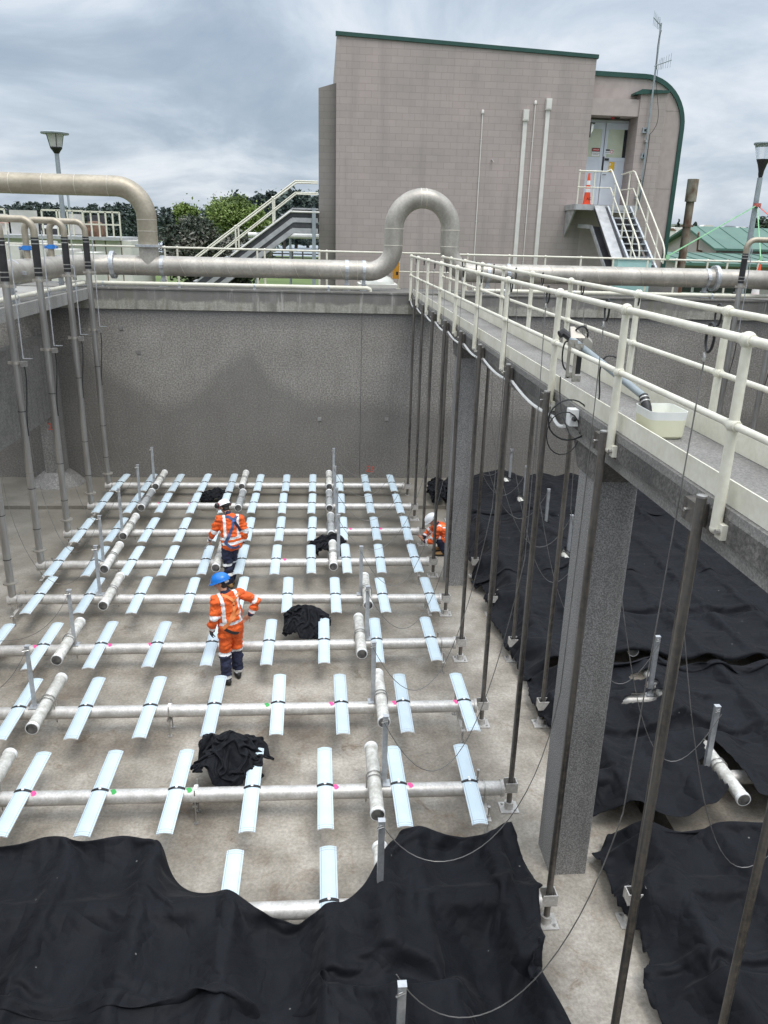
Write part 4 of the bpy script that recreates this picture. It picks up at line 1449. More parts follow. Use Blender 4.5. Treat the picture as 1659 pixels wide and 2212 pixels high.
for k, (lab, le, ya, yb, xr_) in enumerate(SL):
    st = .045 if k < 3 else .036
    nx, ny = int((xr_ - 3.1) / st), int((yb - ya) / st)
    u = np.linspace(0, 1, nx)[None, :]
    v = np.linspace(0, 1, ny)[:, None]
    Y = ya + (yb - ya) * v + 0 * u
    xl = interp(le, Y) - (.10 if k == 4 else .05)
    X = xl + (xr_ - xl) * u
    if k == 4:
        Y = Y + np.clip(v - .8, 0, 1) * 5 * interp([(2, 0), (3.3, .08), (3.9, -.08), (4.5, .12), (5.2, .05), (8, .1)], X) * 1.0
    if k == 3:
        Y = Y + np.clip(.2 - v, 0, 1) * 5 * interp([(2, .1), (3.2, .1), (3.5, -.02), (4.2, -.16), (4.55, -.1), (4.8, .1), (5.2, -.02), (8, .1)], X)
    X[:, 0] += rag.uniform(-.012, .012, ny) + .03 * np.sin(np.arange(ny) * .35 + k)
    holes = [(RPOST[i], ROWS[i][0] + .02, .09, .09) for i in range(9) if ya < ROWS[i][0] < yb]
    if k == 3:
        holes += [(4.62, 9.75, .16, .10), (4.86, 7.55, .20, .60), (4.45, 9.25, .28, .12)]
    if k in (0, 1, 2):
        holes += [(RPOST[i] + (-.14 if i < 4 else .13), ROWS[i][0] - .3, .10, .22) for i in range(9) if ya < ROWS[i][0] < yb and i in (0, 1, 3)]
    sheet('black_sheet', lab, X, Y, FRr, 30 + k, 1.022, 1.075, steps=160, holes=holes, z0=.60, pinf=lambda P: np.concatenate([np.ones((P.shape[0], 1), bool), np.zeros((P.shape[0], P.shape[1] - 1), bool)], 1), pinz=.16, grp='black fabric sheets over the pipe rows', zbase=.0 if k % 2 == 0 else .02)


def bundle(lab, cx, cy, rx, ry, h, seed, tail=0.0):
    """a bundled up sheet thrown on the floor: a much too wide cloth collapsed over a low mound"""
    rng = np.random.default_rng(seed)
    n = 84
    res = .01
    g = np.arange(-1.2, 1.2, res)
    GX, GY = np.meshgrid(g, g)
    an = np.arctan2(GY, GX)
    rr = np.sqrt((GX / rx) ** 2 + (GY / ry) ** 2) / (1 + .12 * np.sin(3 * an + seed) + .07 * np.sin(7 * an + 2 * seed))
    H = np.where(rr < .95, h * np.sqrt(np.maximum(1 - (rr / .95) ** 2, 0)) * (.85 + .15 * np.sin(GX * 9 + seed) * np.cos(GY * 11)), .01) + .008
    s = 2.15
    u = np.linspace(-1, 1, n)
    U, V = np.meshgrid(u, u)
    q = np.maximum(np.abs(U), np.abs(V))
    e = np.sqrt(U * U + V * V) + 1e-6
    U2, V2 = U * q / e, V * q / e
    P = np.stack([U2 * rx * .92, V2 * ry * .92, np.zeros_like(U)], -1)
    P[..., 0] += .13 * rx * fsmooth(rng, n, n, 11) + .03 * rx * fsmooth(rng, n, n, 5)
    P[..., 1] += .13 * ry * fsmooth(rng, n, n, 11) + .03 * ry * fsmooth(rng, n, n, 5)
    P[..., 2] = h * (1.05 - .6 * q ** 2) + .16 * h * fsmooth(rng, n, n, 9) + .05 * h * fsmooth(rng, n, n, 5)
    L = 2 * max(rx, ry) * 1.30 / (n - 1)
    one = np.full((n, n - 1), L)
    rest = (one, one.T.copy(), np.full((n - 1, n - 1), L * 1.414), np.full((n - 1, n - 1), L * 1.414))
    P = relax(P, rest, (H, -1.2, -1.2, res), 46, seed, grav=.0010, damp=.8, bend=.5, friction=.85, inner=6)
    idx = np.arange(n * n).reshape(n, n)
    F = np.stack([idx[:-1, :-1], idx[:-1, 1:], idx[1:, 1:], idx[1:, :-1]], -1).reshape(-1, 4)
    me = bpy.data.meshes.new('black_bundle')
    me.from_pydata(P.reshape(-1, 3).tolist(), [], F.tolist())
    me.materials.append(MT['fabric'])
    me.polygons.foreach_set('use_smooth', [True] * len(me.polygons))
    me.update()
    o = bpy.data.objects.new('black_bundle', me)
    COL.objects.link(o)
    o.location = (cx, cy, 0)
    sm = o.modifiers.new('s', 'SUBSURF')
    sm.levels = sm.render_levels = 1
    return tag(o, lab, 'fabric bundle', 'bundles of black fabric on the floor')


bundle('bundle of black fabric on the floor between the two farthest pipe rows', -2.62, 18.98, .44, .46, .50, 5)
bundle('bundle of black fabric thrown over a white tube behind the fourth pipe row', .16, 15.42, .46, .40, .66, 6)
bundle('bundle of black fabric on the floor right of the blue helmeted worker', -.26, 12.02, .50, .52, .64, 7)
bundle('nearest bundle of black fabric, lying between two pipe rows', -1.12, 8.30, .58, .56, .74, 8)
bundle('bundle of black fabric by the far wall left of the black sheeting', 2.98, 19.3, .26, .70, .66, 9)


# ================================================================ wire ropes
def rope(lab, pts, r=.0048, mat='wire', hook=None, loop=None, name='wire_rope', cat='cable', grp='wire ropes from the lifting posts'):
    t = thing(name, lab, cat, pts[0], grp)
    MB(mat).tube(pts, r, 6).build('rope', t)
    if hook is not None:
        h = Vector(hook)
        mb = MB('rubber')
        mb.tube([h + Vector((0, .05 * math.cos(a), -.07 + .085 * math.sin(a))) for a in [2 * math.pi * i / 16 for i in range(16)]], .0085, 6, closed=True)
        mb.build('rope_loop', t)
        mb = MB('bolt')
        mb.tube(arc(h + Vector((-.01, .02, -.19)), .026, -.2, math.pi + .2, 8, (.3, 1, 0), (0, 0, 1)), .007, 6)
        mb.tube([h + Vector((-.03, -.03, -.2)), h + Vector((.01, .07, -.2))], .009, 6)
        mb.build('shackle', t)
    return t


o2 = ['first', 'second', 'third', 'fourth', 'fifth', 'sixth', 'seventh', 'eighth', 'ninth', 'tenth']
for i in range(10):
    y = ROWS[i][1]
    px = POST[i][-1]
    yr = y + (.42 if i % 2 else .32)
    hook = (X1 - .035, yr + .1, RZ)
    end = (X1 - .05, yr + .1, RZ - .2)
    pts = bez((px - .02, y, 1.29), (px + .55, y - .05, .1), (X1 - .55, y + .1, .3), (X1 - .12, y + .2, 3.2), 22)
    pts += [Vector((X1 - .075, (y + .2 + yr + .1) / 2, 4.6)), Vector(end)]
    if i == 8:
        pts = bez((px - .02, 6.2, 1.22), (px + .45, 6.1, .25), (X1 - .35, 6.05, .75), (X1 - .16, 6.15, 2.6), 22) + [Vector((X1 - .09, 6.3, 4.6)), Vector((X1 - .05, 6.42, RZ - .2))]
        hook = (X1 - .035, 6.42, RZ)
    if i == 9:
        pts = bez((px - .02, 4.5, 1.2), (px + .4, 4.45, .35), (X1 - .5, 4.5, .6), (X1 - .16, 4.55, 2.6), 22) + [Vector((X1 - .09, 4.6, 4.6)), Vector((X1 - .05, 4.62, RZ - .2))]
        hook = (X1 - .035, 4.62, RZ)
    rope('wire rope from the %s row right hand post up to the near railing' % o2[i], pts, hook=hook)
for i in range(9):
    y = ROWS[i][1]
    px = RPOST[i]
    pts = bez((px, y, 1.3), (px - .5, y, .1), (X2 + .8, y + .1, .4), (X2 + .2, y + .15, 3.2), 22) + [Vector((X2 + .11, y + .2, RZ - .2))]
    rope('wire rope from the %s post behind the middle walkway to the back railing' % o2[i], pts, hook=(X2 + .07, y + .2, RZ), grp='wire ropes behind the middle walkway', mat='wire')
for i in range(5):
    y = ROWS[i][0]
    px = POST[i][0]
    pts = bez((px, y, 1.3), (px - .45, y, .2), (-5.0, y, .4), (-5.28, y + .1, 2.2), 20) + [Vector((-5.5, y + .3, 5.0)), Vector((-5.55, y + .35, 6.0))]
    rope('wire rope from the %s row left hand post up to the side walkway' % o2[i], pts, r=.0042, grp='wire ropes on the left side')
for i, y in ((5, 11.15), (6, 9.42)):
    px = POST[i][0]
    rope('wire rope sagging from the left post of the %s pipe row out of the picture' % o2[i], bez((px, y, 1.3), (px - .4, y, .5), (px - .9, y, .35), (px - 1.9, y, .7)), r=.0042, grp='wire ropes on the left side')

# ================================================================ instrument arm, tub and cables on the walkway
ax, ay = X1 - .035, 7.25
t = thing('sampler_bracket', 'stainless clamp bracket with a junction block fixed on the mid rail of the near railing', 'bracket', (ax, ay, 5.2))
mb = MB(['stainless', 'bolt'])
for k, (dx, dz) in enumerate(((-.045, .0), (.012, -.03))):
    yy = ay - .05 - .012 * k
    xa, xb = ax + dx, ax + dx + .085
    for x0_, x1_, za, zb_ in ((xa, xa + .028, 5.29, 5.64), (xa + .028, xb, 5.29, 5.345), (xa + .028, xb, 5.585, 5.64)):
        mb.box(x0_, x1_, yy - .004, yy + .004, za + dz, zb_ + dz)
    for x_, z_b in ((xa + .018, 5.318), (xb - .018, 5.318), (xa + .018, 5.613), (xb - .018, 5.613)):
        mb.lathe((x_, yy - .004, z_b + dz), [(.012, 0), (.012, .014)], 8, 1, (0, -1, 0))
mb.prism([(ax - .03, ay - .06, 5.66), (ax + .10, ay - .06, 5.66), (ax + .02, ay + .02, 5.74), (ax - .02, ay + .02, 5.74)], (0, .01, .012))
mb.prism([(ax + .11, ay - .02, 5.68), (ax + .19, ay - .02, 5.61), (ax + .17, ay - .02, 5.48), (ax + .10, ay - .02, 5.56)], (.01, .05, .02))
mb.bar((ax + .12, ay - .02, 5.70), (ax + .10, ay - .02, 5.78), .03, .02)
mb.build('plates', t)
mb = MB(['rubber', 'bolt'])
mb.box(ax + .045, ax + .095, ay - .045, ay + .03, 5.33, 5.52)
mb.tube(bez((ax - .04, ay, 5.62), (ax - .09, ay - .02, 5.66), (ax - .1, ay, 5.4), (ax - .03, ay, 5.36), 10), .008, 6)
mb.tube(bez((ax + .02, ay + .02, 5.70), (ax + .04, ay - .06, 5.80), (ax + .14, ay - .06, 5.78), (ax + .14, ay, 5.64), 10), .009, 6)
mb.build('block', t)
g0, g1 = Vector((ax + .06, ay + .22, 5.62)), Vector((2.585, 6.15, 5.33))
t = thing('sampling_pipe', 'grey plastic sampling pipe sloping from the near railing down into the cut white tub', 'pipe', g0)
mb = MB(['greypost', 'rubber'])
mb.tube([g0, g1], .03, 14)
mb.build('pipe', t)
mb = MB(['rubber', 'bolt'])
mb.tube([g1, g1 + Vector((.0, -.09, -.07)), g1 + Vector((.01, -.12, -.16)), g1 + Vector((.01, -.125, -.21))], .038, 14)
for s in (.25, .6):
    q = g1 + Vector((0, -.09, -.07)) * s
    mb.lathe(q, [(.038, -.006), (.042, -.006), (.042, .006), (.038, .006)], 14, 1, (0, -.79, -.61))
mb.build('hose', t)
mb = MB('rubber')
mb.tube([g0 + Vector((0, 0, 0)), g0 + Vector((-.06, .06, .05)), g0 + Vector((-.10, .05, .03))], .036, 10)
mb.tube(bez(g0 + Vector((0, .02, .02)), g0 + Vector((.1, -.1, .1)), g0 + Vector((.05, -.2, -.3)), (ax - .03, ay - .06, 5.3)), .008, 6)
mb.build('cable', t)
# cut open tub
TX, TY, TZ = 2.665, 5.96, DZ + .003
t = thing('cut_tub', 'cut open cloudy white plastic tub of water standing on the walkway deck', 'tub', (TX, TY, TZ))


def rrect(hx, hy, r, z, n=5):
    o = []
    for cx, cy, a0 in ((hx - r, hy - r, 0), (-hx + r, hy - r, 90), (-hx + r, -hy + r, 180), (hx - r, -hy + r, 270)):
        for i in range(n + 1):
            a = R(a0 + 90 * i / n)
            o.append((TX + cx + r * math.cos(a), TY + cy + r * math.sin(a), TZ + z))
    return o


mb = MB(['tub', 'tubwet'])
loops = [rrect(.125, .15, .05, 0), rrect(.142, .168, .055, .02), rrect(.15, .175, .06, .15), rrect(.155, .18, .06, .215), rrect(.149, .174, .055, .215), rrect(.138, .163, .05, .035)]
n = len(loops[0])
vs = [p for l in loops for p in l]
mb.add(vs, [tuple(range(n - 1, -1, -1)), tuple(5 * n + j for j in range(n))])
o_ = 0
for k in range(5):
    for j in range(n):
        mb.f.append((k * n + j, k * n + (j + 1) % n, (k + 1) * n + (j + 1) % n, (k + 1) * n + j))
        mb.mi.append(1 if k < 2 else 0)
mb.build('tub', t)
mb = MB(['tubwater'])
mb.add(rrect(.145, .17, .052, .135), [tuple(range(n))])
mb.build('water', t)
# junction box and conduit on the face of the walkway
jb = at(1235, 897, 0, X1 - .05)
t = thing('junction_box', 'small white junction box on the side of the middle walkway', 'box', (X1, jb.y, jb.z))
mb = MB(['white', 'rubber'])
mb.box(X1 - .08, X1 - .002, jb.y - .06, jb.y + .06, jb.z - .09, jb.z + .06)
mb.box(X1 - .083, X1 - .079, jb.y - .055, jb.y + .055, jb.z - .085, jb.z + .055)
mb.build('housing', t)
mb = MB(['rubber'])
mb.lathe((X1 - .05, jb.y - .06, jb.z - .02), [(.02, 0), (.016, .05)], 8, 0, (0, -1, 0))
mb.build('cable_gland', t)
t = thing('conduit', 'white conduit sagging along the side of the middle walkway', 'conduit', (X1, 14, 4.8))
ys = [7.25] + [ROWS[i][1] + .06 for i in range(7, -1, -1)] + [21.0]
pts = []
for a, b in zip(ys[:-1], ys[1:]):
    for k in range(6):
        s = k / 6
        pts.append((X1 - .022, a + (b - a) * s, 4.865 - .055 * math.sin(math.pi * s) - (.04 if a < 8 else 0) * (1 - s)))
pts.append((X1 - .022, 21.0, 4.9))
MB('wirewhite').tube(pts, .017, 8).build('conduit', t)
t = thing('cable_coil', 'black cable looping down from the near railing in large loose coils', 'cable', (X1 - .12, 7.2, 4.7))
mb = MB('rubber')
KY = 6.95
cA, cB = at(1226, 905, 1, KY), at(1222, 930, 1, KY)
e0, e1, e2 = at(1345, 785, 1, 6.9), at(1296, 800, 1, 6.95), at(1290, 875, 1, KY)
pts = bez(e0, at(1330, 765, 1, 6.9), at(1300, 755, 1, 6.9), e1, 8) + bez(e1, at(1292, 830, 1, KY), at(1300, 850, 1, KY), e2, 8)[1:]
ra = .185
a0_ = math.atan2(e2.z - cA.z, e2.x - cA.x)
pts += [Vector((cA.x + (ra + .10 * max(0, 1 - k / 9)) * math.cos(a0_ - .28 * k), KY - .002 * k, cA.z + (ra + .04 * max(0, 1 - k / 9)) * math.sin(a0_ - .28 * k))) for k in range(2, 23)]
mb.tube(pts, .0075, 6)
mb.tube([(cB.x - .03 + .155 * math.cos(k * .33), KY - .03, cB.z - .02 + .20 * math.sin(k * .33)) for k in range(19)], .0055, 6)
mb.build('cable', t)
t = thing('cable_coil', 'thin black cable hanging from the clamp bracket past the white junction box', 'cable', (X1 - .12, ay, 5.2))
MB('rubber').tube(bez((ax - .08, ay - .02, 5.3), (ax - .09, ay - .05, 5.0), (X1 - .10, jb.y - .03, 4.9), (X1 - .07, jb.y - .07, 4.82)), .006, 6).build('cable', t)


# ================================================================ block building behind the far wall
BY = 28.0
bl, br = at(728, 68, 1, BY), at(1288, 119, 1, BY)
XL, XR = .49, at(1272, 300, 1, BY).x
ZL = bl.z
ZR = br.z - (br.x - XR) * (ZL - br.z) / (br.x - XL) * 0
t = thing('block_building', 'large pinkish grey concrete block building with green roof edges behind the tank', 'building', (4.6, BY, GZ))
pb = at(719, 180, 0, XL)
slope = (ZL - pb.z) / max(pb.y - BY, .5)
mb = MB('block')
mb.prism([(XL, BY, GZ), (XR, BY, GZ), (XR, BY, ZR - .105), (XL, BY, ZL - .105)], (0, 7, 0))
for i in range(len(mb.v)):
    x, y, z = mb.v[i]
    if y > BY + 1 and z > GZ + 1:
        mb.v[i] = (x, y, z - min(slope * 7, 4.5))
mb.build('wall', t, 0)
mb = MB('green_trim')
mb.prism([(XL - .03, BY - .05, ZL - .10), (XR + .05, BY - .05, ZR - .10), (XR + .05, BY - .05, ZR + .01), (XL - .03, BY - .05, ZL + .01)], (0, .2, 0))
mb.build('roof_edge', t, 0)
fl, fr = at(688, 190, 1, 28.3), at(728, 179, 1, 28.3)
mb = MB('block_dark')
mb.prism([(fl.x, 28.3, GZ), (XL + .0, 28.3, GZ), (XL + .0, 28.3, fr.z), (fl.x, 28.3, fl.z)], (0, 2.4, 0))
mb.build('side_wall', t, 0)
# lower wing with the curved green edge
WYY = 28.35
a0, a1, a2, a3 = at(1288, 153, 1, WYY), at(1392, 160, 1, WYY), at(1481, 245, 1, WYY), at(1437, 552, 1, WYY)
rc = a2.x - a1.x
ocx, ocz = a1.x, a1.z - rc
outer = [(XR - .02, a0.z)] + [(ocx + rc * math.sin(i * math.pi / 24), ocz + rc * math.cos(i * math.pi / 24)) for i in range(13)] + [(a2.x - .01, GZ)]
th = .14
inner = [(XR - .02, a0.z - th)] + [(ocx + (rc - th) * math.sin(i * math.pi / 24), ocz + (rc - th) * math.cos(i * math.pi / 24)) for i in range(13)] + [(a2.x - .01 - th, GZ)]
mb = MB('green_trim')
vs, fs = [], []
for (x, z), (x2, z2) in zip(outer, inner):
    vs += [(x, WYY - .06, z), (x2, WYY - .06, z2), (x, WYY + 6, z), (x2, WYY + 6, z2)]
for i in range(len(outer) - 1):
    o, q = 4 * i, 4 * i + 4
    fs += [(o, q, q + 1, o + 1), (o, o + 2, q + 2, q), (o + 1, q + 1, q + 3, o + 3)]
mb.add(vs, fs)
mb.build('curved_roof', t)
DYY = 28.85
dl, dr = at(1262, 446, 1, DYY), at(1352, 450, 1, DYY)
LZ = at(1300, 447, 1, DYY).z
dtop = at(1320, 262, 1, DYY).z
px0, px1 = at(1384, 215, 1, 28.0).x, at(1441, 215, 1, 28.0).x
ltop, lbot = at(1330, 213, 1, 28.05).z, at(1330, 250, 1, 28.05).z
mb = MB('render')
zc = lambda xs: [(x, z) for x, z in inner if x >= xs]
poly = [(px0 + .02, WYY, GZ)] + [(x, WYY, GZ if False else z) for x, z in [(inner[-1][0], GZ)]] + [(x, WYY, z) for x, z in reversed(inner[1:-1])] + [(px0 + .02, WYY, inner[0][1])]
mb.prism(poly, (0, 5, 0))
mb.box(XR - .01, px0 + .02, WYY, WYY + 5, lbot + .02, inner[0][1])
mb.build('wing_wall', t, 0)
mb = MB('render')
mb.box(XR, px0, 28.05, WYY, lbot, ltop)
mb.box(XR, px0, 28.0, 33, GZ, LZ - .12)
mb.box(XR, px0 + .02, DYY + .1, DYY + .3, LZ - .12, lbot + .02)
mb.build('lintel_wall', t, 0)
mb = MB(['block', 'green_trim'])
pt_ = at(1410, 200, 1, 28.0).z
mb.box(px0, px1, 28.0, DYY + .2, GZ, pt_)
mb.build('pilaster', t, 0)
mb = MB(['green_trim'])
mb.prism([(px0 - .22, 27.93, pt_ - .08), (px1 + .03, 27.93, pt_), (px1 + .03, 27.93, pt_ + .07), (px0 - .0, 27.93, pt_ + .08), (px0 - .22, 27.93, pt_ - .02)], (0, .4, 0))
mb.build('pilaster_cap', t, 0)
for zq in (at(1460, 240, 1, WYY).z, at(1440, 408, 1, WYY).z):
    MB('block_dark').box(px1, inner[-1][0], WYY - .004, WYY + .01, zq - .012, zq).build('control_joint', t, 0)
# doors
dcx = at(1301, 350, 1, DYY).x
w1 = at(1357, 350, 1, DYY).x - dcx
mb = MB('doorframe')
mb.box(dcx - w1 - .06, dcx + w1 + .06, DYY - .03, DYY + .08, dtop - .05, dtop + .03)
mb.box(dcx + w1, dcx + w1 + .06, DYY - .03, DYY + .08, LZ, dtop - .05)
mb.box(dcx - w1 - .06, dcx - w1, DYY - .03, DYY + .08, LZ, dtop - .05)
mb.build('door_frame', t, 0)
H_ = dtop - .06 - LZ
for s in (-1, 1):
    x0, x1 = (dcx + .012, dcx + w1 - .004) if s > 0 else (dcx - w1 + .004, dcx - .012)
    mb = MB('doorpaint')
    zb = LZ + .02
    zt = dtop - .055
    zg0, zg1 = LZ + H_ * .60, LZ + H_ * .93
    st_ = .10
    mb.box(x0, x0 + st_, DYY, DYY + .045, zb, zt)
    mb.box(x1 - st_, x1, DYY, DYY + .045, zb, zt)
    mb.box(x0 + st_, x1 - st_, DYY, DYY + .045, zt - (zt - zg1), zt)
    mb.box(x0 + st_, x1 - st_, DYY, DYY + .045, zg0 - .12, zg0)
    mb.box(x0 + st_, x1 - st_, DYY, DYY + .045, zb, zb + .12)
    mb.box(x0 + st_, x1 - st_, DYY + .012, DYY + .035, zb + .12, zg0 - .12)
    d = mb.build('door', t, 0)
    g = MB('doorglass')
    g.box(x0 + st_, x1 - st_ - (.14 if s > 0 else 0), DYY + .015, DYY + .03, zg0, zg1)
    g.build('window', d, 0)
    if s > 0:
        MB('windowdark').box(x1 - st_ - .14, x1 - st_, DYY + .017, DYY + .03, zg0, zg1).build('window', d, 0)
        mb = MB('black')
        mb.box(x0 + .0, x0 + .035, DYY - .03, DYY, zg0 - .42, zg0 + .02)
        mb.box(x0 + .06, x0 + .20, DYY - .035, DYY, zg0 - .10, zg0 - .03)
        mb.tube([(x0 + .03, DYY - .05, zg0 - .55), (x0 + .15, DYY - .05, zg0 - .55)], .012, 8)
        mb.build('handle', d)
        ys_ = MB(['yellow', 'white'])
        ys_.box(x0 + .23, x0 + .42, DYY - .008, DYY + .0, zg0 - .45, zg0 - .14)
        ys_.box(x0 + .245, x0 + .28, DYY - .011, DYY - .0085, zg0 - .26, zg0 - .18, 1)
        ys_.box(x0 + .245, x0 + .28, DYY - .011, DYY - .0085, zg0 - .42, zg0 - .32, 1)
        ys_.build('yellow_notice', d, 0)
        sg = MB(['white', 'black', 'red'])
        sx = x0 + .06
        sg.box(sx, sx + .28, DYY + .002, DYY + .01, zg0 + .10, zg0 + .26)
        sg.box(sx + .01, sx + .15, DYY - .001, DYY + .001, zg0 + .20, zg0 + .25, 1)
        sg.tube(arc((sx + .215, DYY - .001, zg0 + .18), .05, 0, 2 * math.pi, 16, (1, 0, 0), (0, 0, 1)), .007, 5, 2)
        sgo = sg.build('notice', d, 0)
        text_mesh('lettering', 'NO ENTRY', .032, 'black', sgo, (sx + .08, DYY - .0005, zg0 + .15), (1, 0, 0), (0, 0, 1))
    else:
        sg = MB(['white', 'black', 'red'])
        sx = x1 - .11 - .28
        sg.box(sx, sx + .27, DYY - .006, DYY + .002, zg0 + .02, zg0 + .28)
        sg.box(sx, sx + .27, DYY - .009, DYY - .0065, zg0 + .165, zg0 + .28, 1)
        sg.box(sx + .02, sx + .25, DYY - .012, DYY - .0095, zg0 + .185, zg0 + .26, 2)
        sgo = sg.build('danger_sign', d, 0)
        text_mesh('lettering', 'DANGER', .055, 'white', sgo, (sx + .135, DYY - .0125, zg0 + .222), (1, 0, 0), (0, 0, 1))
        text_mesh('lettering', 'LIVE ELECTRICAL\nEQUIPMENT', .036, 'black', sgo, (sx + .135, DYY - .0065, zg0 + .10), (1, 0, 0), (0, 0, 1))
# alarm beacon and bulkhead lamp at the doorway
q = at(1326, 254, 1, 28.4)
t2 = thing('alarm_beacon', 'small red and black alarm beacon under the door lintel', 'alarm', q)
mb = MB(['red', 'black'])
mb.lathe((q.x, 28.4, q.z), [(.05, -.05), (.055, 0), (.045, .07), (.02, .08)], 12, 0, (-1, 0, 0))
mb.lathe((q.x, 28.4, q.z), [(.055, 0), (.055, .12), (.03, .2)], 12, 1, (1, 0, 0))
mb.build('housing', t2)
q = at(1280, 276, 1, 27.98)
t2 = thing('wall_lamp', 'white bulkhead lamp with a dark hood on the building corner by the doors', 'lamp', q)
mb = MB(['lampglass', 'black'])
mb.box(XR + .0, XR + .05, 28.02, 28.18, q.z - .28, q.z + .16, 1)
mb.prism([(XR + .05, 28.03, q.z + .14), (XR + .05, 28.03, q.z - .18), (XR + .12, 28.03, q.z - .08), (XR + .13, 28.03, q.z + .1)], (0, .13, 0), 0)
mb.prism([(XR + .0, 28.0, q.z + .14), (XR + .16, 28.0, q.z + .12), (XR + .16, 28.0, q.z + .16), (XR + .0, 28.0, q.z + .18)], (0, .2, 0), 1)
mb.build('housing', t2, 0)
# conduits on the wall
for lab, px, py, w_, kind in (('thin pale conduit left of the others on the block building wall', 1043.4, 237, .03, 0), ('left of two wide flat white ducts on the block building wall', 1136.6, 237, .13, 1),
                              ('thin pale conduit between the two wide ducts', 1157.5, 217, .03, 0), ('right of two wide flat white ducts on the block building wall, reaching highest', 1186, 213, .13, 1)):
    p = at(px, py, 1, BY - .04)
    t2 = thing('conduit', lab, 'conduit', (p.x, BY, GZ), 'conduits on the building wall')
    if kind:
        mb = MB('plasticwhite' if False else 'tan_conduit')
        mb.box(p.x - w_ / 2, p.x + w_ / 2, BY - .06, BY - .002, GZ, p.z - .1)
        mb.build('duct', t2, 0)
        mb = MB('tan_conduit')
        mb.box(p.x - w_ / 2 - .025, p.x + w_ / 2 + .025, BY - .12, BY - .002, p.z - .33, p.z)
        mb.box(p.x - w_ / 2 - .01, p.x + w_ / 2 + .01, BY - .13, BY - .12, p.z - .30, p.z - .03)
        mb.build('end_cap', t2, 0)
    else:
        mb = MB(['tan_conduit', 'bolt'])
        mb.tube([(p.x, BY - .03, GZ), (p.x, BY - .03, p.z - .03), (p.x, BY + .01, p.z)], w_ * .55, 8)
        for z in np.arange(4.5, p.z - .4, 1.25):
            mb.box(p.x - .045, p.x + .045, BY - .012, BY - .002, z, z + .03, 1)
        mb.build('pipe', t2)
        MB('tan_conduit').lathe((p.x, BY - .03, p.z - .12), [(.03, 0), (.045, .02), (.045, .09), (.03, .12)], 10).build('end_cap', t2)
q = at(1062, 346, 1, BY)
t2 = thing('wall_tap', 'small tap stub on the block building wall', 'tap', (q.x, BY, q.z))
mb = MB('bolt')
mb.tube([(q.x, BY, q.z), (q.x, BY - .10, q.z)], .02, 8)
mb.tube([(q.x, BY - .08, q.z), (q.x + .05, BY - .1, q.z - .06)], .014, 8)
mb.build('spout', t2)
# antenna mast
p0, p1 = at(1381, 432, 1, 27.86), at(1429, 50, 1, 27.86)
mx = (p0.x + p1.x) / 2
t2 = thing('antenna_mast', 'tall thin antenna mast with two small yagi aerials beside the doors', 'antenna', (mx, 27.86, p0.z))
mb = MB(['greypost', 'bolt'])
mb.tube([(mx, 27.86, p0.z - .3), (mx, 27.86, p1.z)], .03, 10)
for py in (305, 388, 435, 560):
    z = at(1400, py, 1, 27.86).z
    mb.box(mx - .05, mx + .05, 27.83, 28.0, z - .03, z + .03, 1)
mb.build('mast', t2)
for px, py, qx, qy, nm in ((1402, 44, 1428, 56, 0), (1413, 143, 1444, 133, 1)):
    a, b = at(px, py, 1, 27.8), at(qx, qy, 1, 27.8)
    if nm:
        b = b + Vector((.0, -.25, .0))
    else:
        a = a + Vector((0, -.35, 0))
    mb = MB(['greypost'])
    mb.tube([a, b], .014, 6)
    for i in range(6):
        f = .06 + i * .15
        c = a + (b - a) * (f if not nm else 1 - f * .9)
        hh = .14 - i * .0 + .012 * (5 - i)
        if i == 4:
            mb.tube([c + Vector((-.02, 0, -.16)), c + Vector((-.02, 0, .16)), c + Vector((.03, 0, .16)), c + Vector((.03, 0, -.16))], .008, 5, closed=True)
        else:
            mb.tube([c - Vector((0, 0, hh)), c + Vector((0, 0, hh))], .006, 5)
    mb.build('aerial', t2)
mb = MB(['rubber'])
zq = lambda py: at(1400, py, 1, 27.86).z
mb.tube(bez((mx + .02, 27.8, zq(65)), (mx - .12, 27.8, zq(100)), (mx - .02, 27.8, zq(120)), (mx + .02, 27.8, zq(150)), 10), .009, 5)
mb.tube(bez((mx + .05, 27.8, zq(150)), (mx + .02, 27.8, zq(220)), (mx + .55, 27.8, zq(255)), (mx + .04, 27.82, zq(292)), 16), .009, 5)
mb.tube(bez((mx + .05, 27.8, zq(292)), (mx + .06, 27.8, zq(350)), (mx + .02, 27.8, zq(400)), (mx - .05, 27.8, zq(455)), 10), .012, 5)
mb.build('cable', t2)
for lab, px, py in (('small grey socket box left of the antenna mast', 1392, 282), ('small dark switch box on the pilaster below the antenna socket', 1389, 337), ('small brown box low on the pilaster by the stair rail', 1376, 425)):
    q = at(px, py, 1, 28)
    t2 = thing('switch_box', lab, 'box', (q.x, 28, q.z))
    mb = MB(['greypost', 'black'])
    mb.box(q.x - .08, q.x + .08, 27.92, 27.998, q.z - .08, q.z + .08)
    mb.box(q.x - .035, q.x + .035, 27.915, 27.921, q.z - .035, q.z + .035, 1)
    mb.build('housing', t2, 0)

